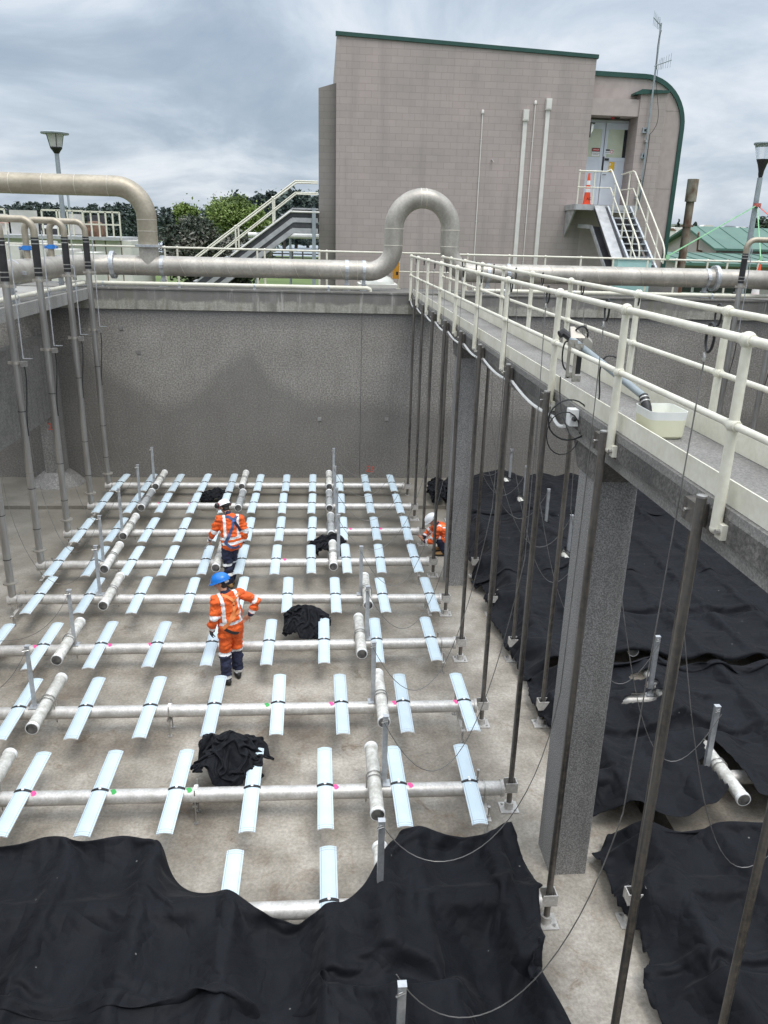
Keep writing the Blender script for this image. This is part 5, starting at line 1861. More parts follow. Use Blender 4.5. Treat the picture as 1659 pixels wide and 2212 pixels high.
# ---------------------------------------------------------------- stair up to the doors
ST0, ST1 = 26.9, 24.6
LTop = LZ - .02
sl = [at(1312, 452, 1, ST0).x, at(1357, 452, 1, ST0).x]
sx0, sx1 = sl[0], sl[1] + .06
run = ST0 - ST1
zb = at(1372, 562, 1, ST1).z
t = thing('steel_stair', 'galvanised steel stair with cream handrails climbing to the double doors', 'stair', ((sx0 + sx1) / 2, ST1, GZ))
lx0 = at(1243, 448, 1, ST0).x
lx1 = sx1 + .25
mb = MB('traygrey')
mb.box(lx0, lx1, ST0, 27.99, LTop - .05, LTop)
mb.box(lx0, lx1, ST0 - .03, ST0, LTop - .16, LTop + .01)
mb.box(lx0 - .03, lx0, ST0, 27.99, LTop - .16, LTop + .01)
mb.build('landing', t, 0)
slope = (LTop - zb) / run
yend = 23.9
zend = zb - (ST1 - yend) * slope
for x in (sx0, sx1):
    mb = MB('galv')
    mb.prism([(x - .03, ST0, LTop), (x - .03, ST0, LTop - .28), (x - .03, yend, zend - .14), (x - .03, yend, zend + .14)], (.06, 0, 0))
    mb.build('stringer', t, 0)
k = 0
z = LTop - .19
while z > zend + .1:
    y = ST0 - (LTop - z) / slope
    mb = MB('galv')
    mb.box(sx0 + .03, sx1 - .03, y - .13, y + .13, z - .035, z)
    mb.build('tread', t, 0)
    z -= .19
MB('deckconc').box(lx0, sx1 + .5, 23.55, yend + .5, GZ, zend - .16).build('base_slab', t, 0)
mb = MB('traydark')
mb.prism([(sx0 + .03, ST0 + .1, LTop - .34), (sx0 + .03, ST0 + .1, LTop - .40), (sx0 + .03, yend, zend - .3), (sx0 + .03, yend, zend - .24)], (sx1 - sx0 - .06, 0, 0))
mb.build('cable_tray', t, 0)
for px, ptop in ((1250, 0),):
    mb = MB('traygrey')
    mb.prism([(lx0 + .02, 27.98, LTop - .16), (lx0 + .02, ST0 + .1, LTop - .16), (lx0 + .02, 27.98, LTop - 1.0)], (.05, 0, 0))
    mb.build('bracket', t, 0)
# handrails


def rail_run(parent, pts, r, nm='handrail'):
    MB('cream').tube(pts, r, 10).build(nm, parent)


hz = 1.0
for side, x in ((0, sx0), (1, sx1)):
    for h, nm in ((hz, 'handrail'), (hz * .52, 'mid_rail')):
        ya, za = ST0 + .05, LTop + h
        ye, ze = ST1 - .9, LTop - (ST0 - (ST1 - .9)) * slope + h
        if side == 0:
            pts = [(lx0 + .05, ST0 + .05, za), (x - .14, ST0 + .03, za), (x - .02, ST0 + .0, za + (.06 if h > .9 else .0)), (x, ST0 - .08, za)]
        else:
            pts = [(x - .05, 27.9, za), (x, ST0 + .1, za + (.05 if h > .9 else 0)), (x, ST0 - .08, za)]
        if h > .9:
            pts += [(x, ye + .2, ze + .2 * slope), (x, ye + .06, ze - .02), (x, ye + .0, ze - .16), (x, ye + .03, ze - .40), (x, ye + .2, ze - .48 + .2 * slope)]
        else:
            pts += [(x, ye + .2, ze + .2 * slope)]
        rail_run(t, pts, .024 if h > .9 else .02, nm)
    for f in (.17, .52, .84):
        y = ST0 - (run + .7) * f
        zf = LTop - (ST0 - y) * slope
        mb = MB('cream')
        mb.tube([(x, y, zf - .1), (x, y, zf + hz)], .026, 10)
        ball(mb, (x, y, zf + hz), .04)
        ball(mb, (x, y, zf + hz * .52), .036)
        mb.build('rail_post', t)
for x, y in ((lx0 + .05, ST0 + .05), (lx0 + .55, ST0 + .05), (sx1, ST0 + .35)):
    mb = MB('cream')
    mb.tube([(x, y, LTop), (x, y, LTop + hz)], .026, 10)
    ball(mb, (x, y, LTop + hz), .04)
    ball(mb, (x, y, LTop + hz * .52), .036)
    mb.build('rail_post', t)
# cable trays beside the stair
t = thing('cable_tray', 'pale grey covered cable tray running down beside the stair', 'cable tray', (sx0 - .4, ST1, GZ))
ca, cb = at(1283, 454, 1, ST0 - .05).x, at(1305, 454, 1, ST0 - .05).x
mb = MB('traygrey')
mb.prism([(ca, ST0 - .05, LTop - .02), (ca, ST0 - .05, LTop - .06), (ca, yend, zend - .06), (ca, yend, zend - .02)], (cb - ca, 0, 0))
mb.build('cover', t, 0)
mb = MB('traydark')
mb.prism([(ca + .02, ST0 - .05, LTop - .062), (ca + .02, ST0 - .05, LTop - .2), (ca + .02, yend, zend - .2), (ca + .02, yend, zend - .062)], (cb - ca + .06, 0, 0))
mb.build('tray', t, 0)
t = thing('cable_tray', 'lower open cable tray under the landing left of the stair', 'cable tray', (lx0 + .2, ST1, GZ))
d0 = at(1249, 488, 1, 27.6)
d1 = at(1277, 490, 1, 26.9)
mb = MB('traygrey')
mb.bar((d0.x, 27.6, d0.z), (d1.x, 26.9, d1.z), .05, .12)
mb.bar((d1.x, 26.9, d1.z), (d1.x, 24.6, d1.z - 2.3 * slope), .05, .12)
mb.build('side_rail', t, 0)
mb = MB('traydark')
mb.bar((d0.x + .16, 27.6, d0.z - .02), (d1.x + .16, 26.9, d1.z - .02), .26, .06)
mb.bar((d1.x + .16, 26.9, d1.z - .02), (d1.x + .16, 24.6, d1.z - .02 - 2.3 * slope), .26, .06)
mb.build('cables', t, 0)


def cone(lab, c, h, marks):
    t = thing('traffic_cone', lab, 'traffic cone', c)
    c = Vector(c)
    mb = MB(['orange_cone', 'white'])
    r = lambda f: .135 * h * (1 - f) * 1.0 + .032 * h * f
    bands = [(.0, .38, 0), (.38, .5, 1), (.5, .62, 0), (.62, .76, 1), (.76, 1.0, 0)] if marks else [(0, .45, 1), (.45, 1, 0)]
    for a, b, m in bands:
        mb.lathe(c + Vector((0, 0, .03)), [(r(a), a * h), (r(b), b * h)], 18, m)
    mb.build('cone', t)
    mb = MB('orange_cone')
    mb.box(c.x - .19 * h, c.x + .19 * h, c.y - .19 * h, c.y + .19 * h, c.z + .001, c.z + .03)
    mb.build('base', t, 0)
    if marks:
        text_mesh('lettering', 'AC', .11, 'black', t, (c.x + .03, c.y - .118 * h, c.z + .2 * h), (1, 0, 0), (0, .09, 1))
    return t


cx_ = at(1264, 448, 1, ST0 + .3)
cone('tall orange traffic cone with pale bands on the stair landing by the doors', (cx_.x + .03, ST0 + .3, LTop), .93, True)
q = at(1637, 600, 1, 22.5)
cone('small orange and white traffic cone on the wall top at the right edge', (q.x, 22.5, 5.1), .86, False)

# ---------------------------------------------------------------- stair at the left of the building
SY_ = 27.3
f = lambda px, py, y=SY_: at(px, py, 1, y)
t = thing('steel_stair', 'steel stair with double cream handrails rising to a platform left of the building', 'stair', (-2, SY_, GZ))
top0, top1 = f(632, 449), f(690, 449)
lo = f(490, 557)
dx = (top0.x - lo.x) / (top0.z - lo.z)
gx = lo.x - dx * (lo.z - GZ)
for y, nm in ((SY_, 'stringer'), (SY_ + .95, 'stringer')):
    mb = MB(['traydark', 'traygrey'])
    a, b, c = Vector((gx, y, GZ)), Vector((top0.x, y, top0.z)), Vector((.45 if y > 27.9 and False else -.1, y, top0.z))
    for dz, hh, m, off in ((-.02, .05, 1, 0), (-.16, .2, 0, .012), (-.36, .14, 1, 0), (-.52, .14, 0, .02), (-.68, .15, 1, 0)):
        o = Vector((0, off, dz))
        mb.bar(a + o, b + o, .05, hh, m=m)
        mb.bar(b + o - Vector((.02, 0, 0)), c + o, .048, hh, m=m)
    mb.build(nm, t, 0)
mb = MB('traygrey')
mb.box(top0.x, -.08, SY_ + .03, SY_ + .92, top0.z - .05, top0.z)
mb.build('platform', t, 0)
n = int((top0.z - GZ) / .19)
for i in range(1, n):
    z = GZ + i * (top0.z - GZ) / n
    x = gx + (z - GZ) * dx
    MB('traygrey').box(x - .12, x + .12, SY_ + .03, SY_ + .92, z - .03, z).build('tread', t, 0)
for y in (SY_ - .02, SY_ + .97):
    for pa, pb_, pc, nm, r in (((451, 533), (638, 391), (687, 392.5), 'handrail', .026), ((470, 548), (638, 416), (687, 417), 'mid_rail', .022)):
        a, b, c = f(*pa), f(*pb_), f(*pc)
        e = a - (b - a) * .25
        MB('cream').tube([(e.x, y, e.z), (b.x, y, b.z), (c.x, y, b.z)], r, 10).build(nm, t)
    for px, pt0, pt1 in ((508.5, 489, 537), (589, 427, 480)):
        a, b = f(px, pt0), f(px, pt1)
        mb = MB('cream')
        mb.tube([(a.x, y, a.z), (a.x, y, b.z - .1)], .028, 10)
        ball(mb, (a.x, y, a.z), .042)
        mb.build('rail_post', t)
a = f(678, 449)
MB('greypost').box(a.x - .06, a.x + .06, SY_ - .08, SY_ - .03, GZ, a.z).build('steel_column', t, 0)
MB('tan_conduit').tube([f(500, 552, SY_ - .06), f(627, 457, SY_ - .06), f(690, 459, SY_ - .06)], .03, 8).build('handrail', t)

# ---------------------------------------------------------------- stuff on and behind the far wall
q0, q1 = at(1336, 561, 1, 23.1), at(1406, 582, 1, 23.1)
t = thing('teal_cabinet', 'pale teal cabinet behind the railing at the foot of the stair', 'cabinet', (q0.x, 23.1, GZ))
mb = MB(['teal', 'white'])
mb.box(q0.x, q1.x, 23.1, 23.5, GZ, q0.z)
mb.build('body', t, 0)
mb = MB('teal')
mb.box(q0.x - .03, q1.x + .03, 23.07, 23.53, q0.z + .0, q0.z + .03)
mb.build('lid', t, 0)
q = at(815, 603, 1, 24.8)
t = thing('dome_cover', 'translucent white dome cover behind the railing below the U loop', 'dome', (q.x, 24.8, GZ))
mb = MB('lampglass')
mb.lathe((q.x, 24.8, q.z - .12), [(.52 * math.cos(a), .26 * math.sin(a)) for a in [math.pi / 2 * i / 8 for i in range(9)]], 22)
mb.build('dome', t)
MB('offwhite').box(q.x - .58, q.x + .58, 24.2, 25.4, GZ, q.z - .12).build('kerb', t, 0)
q = at(855, 584, 1, 22.68)
t = thing('orange_box', 'small orange box hanging on the railing beside the U loop', 'box', q)
mb = MB(['orangebox', 'black'])
mb.box(q.x - .085, q.x + .085, 22.60, 22.72, q.z - .22, q.z + .22)
mb.box(q.x + .0, q.x + .06, 22.596, 22.602, q.z - .12, q.z - .03, 1)
mb.build('housing', t, 0)

t = thing('exhaust_stack', 'rusty vertical exhaust stack with a wider top in front of the green roofed house', 'chimney', (at(1482, 500, 1, 31).x, 31, GZ))
sx_ = at(1482, 500, 1, 31).x
zc1, zc2 = at(1485, 433, 1, 31).z, at(1498, 387, 1, 31).z
mb = MB('rust')
mb.tube([(sx_, 31, GZ), (sx_, 31, zc1 + .05)], .15, 18)
mb.build('stack', t)
MB('rustcap').lathe((sx_, 31, zc1), [(.16, -.04), (.205, -.04), (.205, zc2 - zc1), (.19, zc2 - zc1), (.19, .1)], 20).build('cap', t)
mb = MB('rust')
zb_ = at(1475, 488, 1, 31).z
mb.lathe((sx_, 31, zb_), [(.15, -.03), (.175, -.03), (.175, .03), (.15, .03)], 18)
mb.box(sx_ - .24, sx_ + .24, 30.97, 31.03, zb_ - .03, zb_ + .03)
mb.build('band', t)

# lamps
q = at(121, 330, 1, 26.0)
lx, lz = at(122, 326, 1, 26.0).x, q.z
t = thing('street_lamp', 'old lamp post with a flat disc hat behind the overhead pipe at left', 'lamp post', (lx, 26, GZ))
MB('greypost').tube([(lx, 26, GZ), (lx, 26, lz)], [.085, .062], 14).build('pole', t)
MB('black').lathe((lx, 26, lz - .02), [(.07, 0), (.12, .08), (.17, .14), (.17, .17)], 16).build('base', t)
MB('lampglass').lathe((lx, 26, lz + .15), [(.155, 0), (.235, .36)], 16).build('lantern', t)
mb = MB('greypost')
mb.lathe((lx, 26, lz + .51), [(.25, -.02), (.385, -.015), (.395, .02), (.30, .055), (.12, .075), (.02, .08)], 26)
mb.build('hat', t)
for i in range(4):
    a = math.pi / 2 * i + .4
    mb = MB('black')
    mb.tube([(lx + .16 * math.cos(a), 26 + .16 * math.sin(a), lz + .15), (lx + .24 * math.cos(a), 26 + .24 * math.sin(a), lz + .51)], .01, 5)
    mb.build('lantern_bar', t)
q = at(1642, 384, 1, 25.0)
lx2, lz2 = q.x, q.z
t = thing('street_lamp', 'modern lamp post with a clear bowl and black cone at the right edge', 'lamp post', (lx2, 25, GZ))
MB('greypost').tube([(lx2, 25, GZ), (lx2, 25, lz2)], [.095, .075], 14).build('pole', t)
MB('black').lathe((lx2, 25, lz2 - .02), [(.05, 0), (.075, .12), (.08, .2), (.13, .38), (.19, .52), (.19, .53)], 18).build('base', t)
MB('clearglass').lathe((lx2, 25, lz2 + .51), [(.19, 0), (.30, .42)], 20).build('bowl', t)
MB('greypost').lathe((lx2, 25, lz2 + .93), [(.31, -.03), (.335, .0), (.33, .03), (.2, .06), (.05, .07)], 24).build('hat', t)
# ratchet straps
sa = Vector((lx2, 24.9, at(1635, 443, 1, 24.9).z))
for lab, b, c in (('long pale green strap tied from the right lamp post down to the railing', at(1442, 553, 1, 22.75), 'strapgreen'),
                  ('short green strap hanging down from the right lamp post', at(1643, 556, 1, 24.0), 'strapgreen'),
                  ('pink strap running from the right lamp post out of the picture', at(1720, 518, 1, 24.6), 'strappink')):
    t = thing('strap', lab, 'strap', sa)
    mb = MB([c])
    mb.bar(sa, b, .032, .012, up=(0, 1, 0))
    mb.build('webbing', t, 0)
    mb = MB([c, 'black'])
    mb.lathe(sa, [(.105, -.05), (.11, -.05), (.11, .05), (.105, .05)], 14)
    mb.box(b.x - .04, b.x + .04, b.y - .04, b.y + .02, b.z - .09, b.z + .03)
    mb.build('knot', t)

# ---------------------------------------------------------------- house with the green roof
A, B = at(1549, 533, 1, 40), at(1436, 527, 1, 45)
mid = (A + B) / 2
nrm = Vector((-(B - A).y, (B - A).x, 0)).normalized()
if nrm.x < 0:
    nrm = -nrm
zE = A.z
zP = at(1491, 494, 1, mid.y).z
t = thing('green_roof_house', 'low house with a green metal gable roof at the right', 'house', (mid.x, mid.y, GZ))
e = (B - A)
e.z = 0
eu = e.normalized()
L = nrm * 22
mb = MB('housewall')
a, b = Vector((A.x, A.y, GZ)), Vector((B.x, B.y, GZ))
z_ = Vector((0, 0, 1))
mb.prism([a, b, b + z_ * (zE - GZ), Vector((mid.x, mid.y, zP - .05)), a + z_ * (zE - GZ)], L)
mb.build('wall', t, 0)
for s, o in ((1, A), (-1, B)):
    m_ = Vector((mid.x, mid.y, zP + .03))
    ee = Vector((o.x, o.y, zE + .03)) - eu * (.35 * s) - z_ * .2
    mb = MB('greenroof')
    off = -nrm * .35
    mb.prism([m_ + off, ee + off, ee + off + z_ * .1, m_ + off + z_ * .1], L + nrm * .6)
    nr = 18
    for i in range(nr):
        d = off + (L + nrm * .6) * ((i + .5) / nr)
        mb.bar(m_ + d + z_ * .11, ee + d + z_ * .11, .06, .03)
    mb.build('roof', t, 0)
mb = MB('rustbrown')
g0_ = A + (B - A) * .55
MB('rustbrown').tube([at(1510, 502, 1, 41.5), at(1509, 504, 1, 41.2), at(1506, 541, 1, 41.2), at(1516, 543, 1, 41.2)], .045, 8).build('vent_pipe', t)
t = thing('lean_to', 'long low green roofed lean to building in front of the gabled house', 'building', (at(1500, 560, 1, 36).x, 37, GZ))
r0, r1, r2, r3 = at(1400, 543, 1, 39.5), at(1760, 549, 1, 39.5), at(1760, 574, 1, 35.5), at(1400, 565, 1, 35.5)
mb = MB('greenroof')
x0_, x1_ = r0.x, r1.x
zt_, zb2 = r0.z, r3.z
mb.prism([(x0_, 39.5, zt_), (x0_, 35.5, zb2), (x0_, 35.5, zb2 - .12), (x0_, 39.5, zt_ - .12)], (x1_ - x0_, 0, 0))
nx_ = int((x1_ - x0_) / .8)
for i in range(nx_):
    x = x0_ + (i + .5) * .8
    mb.bar((x, 39.5, zt_ + .015), (x, 35.5, zb2 + .015), .05, .03)
mb.build('roof', t, 0)
MB('housewall').box(x0_ + .2, x1_ - .2, 36.3, 39.3, GZ, zb2 + .1).build('wall', t, 0)
for px in (1475, 1525, 1572, 1612):
    q = at(px, 588, 1, 36.3)
    fr_ = MB('white')
    fr_.box(q.x - .55, q.x + .55, 36.25, 36.29, GZ + .9, zb2 - .25)
    w_ = fr_.build('window', t, 0)
    MB('windowdark').box(q.x - .48, q.x + .48, 36.235, 36.248, GZ + 1.0, zb2 - .33).build('pane', w_, 0)

# ---------------------------------------------------------------- equipment platform at far left
EY = 38.0
g = lambda px, py, y=EY: at(px, py, 1, y)
a, b = g(-60, 512), g(284, 548)
t = thing('equipment_platform', 'weathered equipment platform with boards and cream guard frames at far left', 'platform', ((a.x + b.x) / 2, EY, GZ))
mb = MB('offwhite')
mb.box(a.x, b.x, EY, EY + 5, GZ, a.z)
mb.build('base_wall', t, 0)
for px in (150, 205, 228, 262):
    q = g(px, 530)
    MB('rustbrown').box(q.x - .02, q.x + .02, EY - .012, EY - .002, GZ + .3, a.z).build('wall_joint', t, 0)
d0, d1 = g(-60, 509), g(262, 511)
MB('traygrey').box(d0.x, d1.x, EY - .35, EY + 4.6, a.z + .002, a.z + .14).build('deck', t, 0)
dz = a.z + .14


def board(x0, y0, x1, y1, mat, y, nm='board'):
    p, q_ = at(x0, y0, 1, y), at(x1, y1, 1, y)
    MB(mat).box(p.x, q_.x, y, y + .08, q_.z if q_.z > dz else dz, p.z).build(nm, t, 0)


board(19, 453, 84, 507, 'plywood', EY + .1)
board(84, 470, 142, 507, 'traydark', EY + 1.8, 'container')
board(148, 462, 182, 507, 'plywood', EY + .6)
board(187, 464, 228, 507, 'traydark', EY + 1.4, 'container')
board(-60, 460, 20, 507, 'offwhite', EY + 1.2)
board(-60, 479, 18, 482, 'red', EY + 1.1, 'red_strip')
board(86, 474, 130, 478, 'white', EY + 1.2, 'pale_pipe')
board(90, 486, 126, 494, 'white', EY + 1.0, 'pale_pipe')
q = g(204, 490, EY + .8)
mb = MB('rustbrown')
mb.lathe((q.x, EY + .9, dz), [(.45, 0), (.48, .1), (.42, .45), (.28, .62), (.1, .66)], 16)
mb.build('rusty_drum', t)
for xs, py0, y in (((92, 124, 130, 147, 158, 181), 455, EY - .2), ((180, 197, 214, 229, 244, 259), 456, EY - .25), ((-30, -5, 12), 456, EY + .2)):
    mb = MB('cream')
    ztop = g(150, py0, y).z
    pxs = [g(x, 480, y).x for x in xs]
    for x in pxs:
        mb.bar((x, y, dz - .1), (x, y, ztop), .06, .06, up=(0, 1, 0))
    mb.bar((pxs[0], y, ztop), (pxs[-1], y, ztop), .06, .07)
    zm = dz + (ztop - dz) * .5
    mb.bar((pxs[0], y, zm), (pxs[-1], y, zm), .05, .06)
    mb.build('guard_frame', t, 0)
for px, lab in ((62, ''),):
    pass
t = thing('tank_equipment', 'low off white tank housings behind the left railing', 'tank housing', (g(60, 555, 31).x, 31, GZ))
for x0, x1, py in ((-40, 40, 528), (48, 96, 520), (104, 150, 538), (160, 205, 545)):
    p, q_ = at(x0, py, 1, 31), at(x1, py, 1, 31)
    MB('offwhite').box(p.x, q_.x, 31, 32.5, GZ, p.z).build('housing', t, 0)
t = thing('lamp_mast', 'thin distant lamp mast behind the left lamp post', 'lamp post', (at(145, 450, 1, 45).x, 45, GZ))
q = at(147, 424, 1, 45)
mb = MB('greypost')
mb.tube([(q.x, 45, GZ), (q.x, 45, q.z), (q.x - .1, 45, q.z + .25)], .06, 8)
mb.build('pole', t)
MB('greypost').box(q.x - .35, q.x + .0, 44.9, 45.1, q.z + .25, q.z + .37).build('lamp_head', t, 0)

# post and rail fence by the river
t = thing('river_fence', 'dark post and rail fence on the grass in front of the river', 'fence', (-2, 92, GZ))
mb = MB('traydark')
xs = [at(px, 555, 1, 92).x for px in range(500, 760, 22)]
for x in xs:
    mb.box(x - .08, x + .08, 91.9, 92.1, GZ, GZ + 1.35)
mb.build('posts', t, 0)
mb = MB('traydark')
for z in (.45, .85, 1.25):
    mb.box(xs[0], xs[-1], 91.95, 92.05, GZ + z, GZ + z + .14)
mb.build('rails', t, 0)
t = thing('jetty', 'small dark jetty at the river edge', 'jetty', (at(545, 553, 1, 112).x, 112, GZ))
p, q_ = at(520, 552, 1, 112), at(585, 552, 1, 112)
mb = MB('rustbrown')
mb.box(p.x, q_.x, 111, 114, GZ + .7, GZ + .95)
for k in range(8):
    x = p.x + (q_.x - p.x) * k / 7
    mb.box(x - .1, x + .1, 111, 111.3, GZ, GZ + 1.9)
mb.box(p.x, q_.x, 111.1, 111.2, GZ + 1.7, GZ + 1.85)
mb.build('deck', t, 0)
t = thing('pipe_bridge', 'white horizontal pipe behind the left stair', 'pipe', (at(600, 513, 1, 34).x, 34, GZ))
p, q_ = at(536, 507, 1, 34), at(700, 517, 1, 34)
MB('white').tube([(p.x, 34, p.z), (q_.x, 34, p.z)], .10, 10).build('pipe', t)
for px in (553, 627):
    x = at(px, 520, 1, 34).x
    MB('greypost').tube([(x, 34, GZ), (x, 34, p.z - .1)], .05, 8).build('support', t)


# ================================================================ trees
def crown_mesh(name, clumps, n, size, mats, rng, flat=.75):
    """many small leaf faces spread through overlapping clumps"""
    mats = [m for m in mats]
    vs, fs, mi = [], [], []
    tot = sum(c[3] * c[4] * c[5] for c in clumps) if False else sum((c[1] * c[2] * c[3]) ** .67 for c in clumps)
    for ci, (c, rx, ry, rz) in enumerate(clumps):
        k = int(n * ((rx * ry * rz) ** .67) / tot)
        base = rng.integers(0, len(mats))
        d = rng.standard_normal((k, 3))
        d /= np.linalg.norm(d, axis=1)[:, None] + 1e-9
        rad = .45 + .55 * rng.random(k) ** .5
        rad *= 1 + .18 * rng.standard_normal(k)
        P = np.array(c)[None] + d * rad[:, None] * np.array([rx, ry, rz])[None]
        a = rng.standard_normal((k, 3))
        a[:, 2] *= flat
        a /= np.linalg.norm(a, axis=1)[:, None]
        b = np.cross(a, rng.standard_normal((k, 3)))
        b /= np.linalg.norm(b, axis=1)[:, None] + 1e-9
        s = size * (.6 + .8 * rng.random(k))[:, None]
        o = len(vs)
        Q = np.stack([P - a * s - b * s * .25, P + b * s * .55, P + a * s, P - b * s * .55], 1).reshape(-1, 3)
        vs.extend(Q.tolist())
        fs.extend([(o + 4 * i, o + 4 * i + 1, o + 4 * i + 2, o + 4 * i + 3) for i in range(k)])
        up = d[:, 2] > .15
        r = rng.random(k)
        mi.extend([int(base) if r[i] < .65 else int(rng.integers(0, len(mats))) for i in range(k)])
    me = bpy.data.meshes.new(name)
    me.from_pydata(vs, [], fs)
    for m in mats:
        me.materials.append(m)
    me.polygons.foreach_set('material_index', mi)
    me.update()
    return me


def tree(name, lab, cat, x, y, z0, z1, rx, kind, n, size, seed, style='round', group=None, trunk=True, crown_from=.25):
    rng = np.random.default_rng(seed)
    t = thing(name, lab, cat, (x, y, z0), group)
    h = z1 - z0
    clumps = []
    if style == 'round':
        for i in range(16):
            a = rng.random() * 6.28
            rr = rx * .62 * math.sqrt(rng.random())
            zz_ = h * (crown_from + (.88 - crown_from) * rng.random())
            s = rx * (.30 + .22 * rng.random()) * (1.15 - .5 * abs(zz_ / h - .5))
            clumps.append(((rr * math.cos(a), rr * math.sin(a), zz_), s, s, s * .8))
        clumps.append(((0, 0, h * (.5 + crown_from / 2)), rx * .7, rx * .7, h * (1 - crown_from) * .40))
    elif style == 'pine':
        k = 11
        for i in range(k):
            f_ = i / (k - 1)
            a = rng.random() * 6.28
            off = rx * .5 * (1 - f_ * .5)
            clumps.append(((off * math.cos(a), off * math.sin(a), h * (crown_from + (.97 - crown_from) * f_)), rx * (.62 - .34 * f_) * (.7 + .6 * rng.random()), rx * (.62 - .34 * f_), h * .065))
    elif style == 'poplar':
        for i in range(12):
            f_ = i / 11
            clumps.append(((rx * .3 * rng.standard_normal(), rx * .3 * rng.standard_normal(), h * (crown_from + (.95 - crown_from) * f_)), rx * (.75 - .45 * f_), rx * (.75 - .45 * f_), h * .08))
    me = crown_mesh('crown', clumps, n, size, LEAF[kind], rng)
    c = bpy.data.objects.new('crown', me)
    COL.objects.link(c)
    c.parent = t
    if trunk:
        mb = MB('bark')
        r = max(.03 * h, .05)
        mb.tube([(0, 0, 0), (.02 * h, 0, h * .3), (0, .01 * h, h * .62), (.01 * h, 0, h * .88)], [r, r * .75, r * .45, r * .12], 8)
        for cc in clumps[:7]:
            v = Vector(cc[0])
            mb.tube([(0, 0, max(v.z - .25 * h, .12 * h)), v * .55 + Vector((0, 0, v.z * .35)), v], [r * .4, r * .25, r * .08], 6)
        o = bpy.data.objects.new('trunk', mb.mesh('trunk'))
        COL.objects.link(o)
        o.parent = t
    return t


def tp(name, lab, cat, px, ptop, y, rpx, kind, n, size, seed, style='round', **kw):
    p = at(px, ptop, 1, y)
    r = (at(px + rpx, ptop, 1, y).x - at(px - rpx, ptop, 1, y).x) / 2
    return tree(name, lab, cat, p.x, y, GZ, p.z, r, kind, n, size, seed, style, **kw)


tp('broad_bush', 'large dark grey green bush with pale flecks behind the left stair', 'bush', 405, 469, 43, 82, 'bush', 22000, .10, 21, crown_from=.08)
tp('broad_bush', 'smaller dark bush at the foot of the left stair', 'bush', 520, 505, 45, 75, 'bush', 11000, .10, 22, crown_from=.05)
tp('willow_tree', 'bright yellow green tree behind the left stair rail', 'tree', 520, 428, 72, 82, 'willow', 34000, .12, 23, crown_from=.1)
tp('willow_tree', 'small bright green tree left of the dark pines', 'tree', 407, 428, 80, 40, 'willow', 12000, .13, 24, crown_from=.1)
for i, (px, py, rp) in enumerate(((462, 437, 24), (488, 420, 22), (510, 414, 20), (534, 418, 24), (560, 412, 24), (586, 405, 26), (612, 413, 26), (638, 404, 28), (664, 411, 28), (690, 413, 26), (712, 412, 26))):
    tp('pine_tree', ['leftmost of the dark pines beyond the left stair', 'second dark pine from the left beyond the stair', 'third dark pine from the left beyond the stair', 'fourth dark pine from the left beyond the stair',
                     'fifth dark pine from the left beyond the stair', 'sixth dark pine from the left, among the tallest', 'seventh dark pine from the left beyond the stair', 'eighth dark pine from the left, tallest of the group',
                     'ninth dark pine from the left, close to the building', 'dark pine partly hidden by the building corner', 'dark pine mostly hidden behind the building'][i], 'tree',
       px, py, 165 + (i % 3) * 12, rp, 'pine', 5200, .48, 40 + i, 'round' if i % 2 else 'round', group='dark pines beyond the left stair', crown_from=.12)
for i, (px, py, rp) in enumerate(((575, 492, 20), (604, 487, 22), (632, 480, 24), (662, 490, 22), (692, 494, 20))):
    tp('bank_tree', ['leftmost green tree on the far river bank', 'second green tree on the far river bank', 'middle and tallest green tree on the far river bank', 'fourth green tree on the far river bank', 'green tree on the far bank next to the building corner'][i], 'tree', px, py, 242, rp, 'green', 3000, .55, 60 + i,
       group='trees on the far river bank', crown_from=.02)
tp('dark_tree', 'dark leafy tree above the green roof at the right edge', 'tree', 1662, 462, 56, 50, 'dark', 12000, .14, 70, crown_from=.2)
# far wood along the horizon: one mass
rng = np.random.default_rng(90)
clumps = []
px = -60
while px < 480:
    prof = np.interp(px, [-60, 30, 75, 150, 230, 262, 300, 350, 420, 480], [446, 440, 434, 447, 440, 436, 441, 446, 447, 442])
    ptop = prof + rng.normal() * 3.5
    y = 255 + rng.random() * 40
    p = at(px, ptop, 1, y)
    k = 3 + int(rng.random() * 3)
    hgt = p.z - GZ
    sl_ = rng.random() < .5
    for j in range(6):
        f_ = (j + .5) / 6
        w_ = (1.7 if sl_ else 2.6) * (1.15 - .85 * f_)
        clumps.append(((p.x + rng.normal() * .5, y, GZ + hgt * (.03 + .92 * f_)), w_, w_, hgt * .10))
    px += 3.2 + rng.random() * 4.5
me = crown_mesh('far_wood', clumps, 42000, .55, LEAF['pine'], rng)
o = bpy.data.objects.new('far_wood', me)
COL.objects.link(o)
tag(o, 'dark mass of pine wood along the horizon at left', 'wood', kind='stuff')
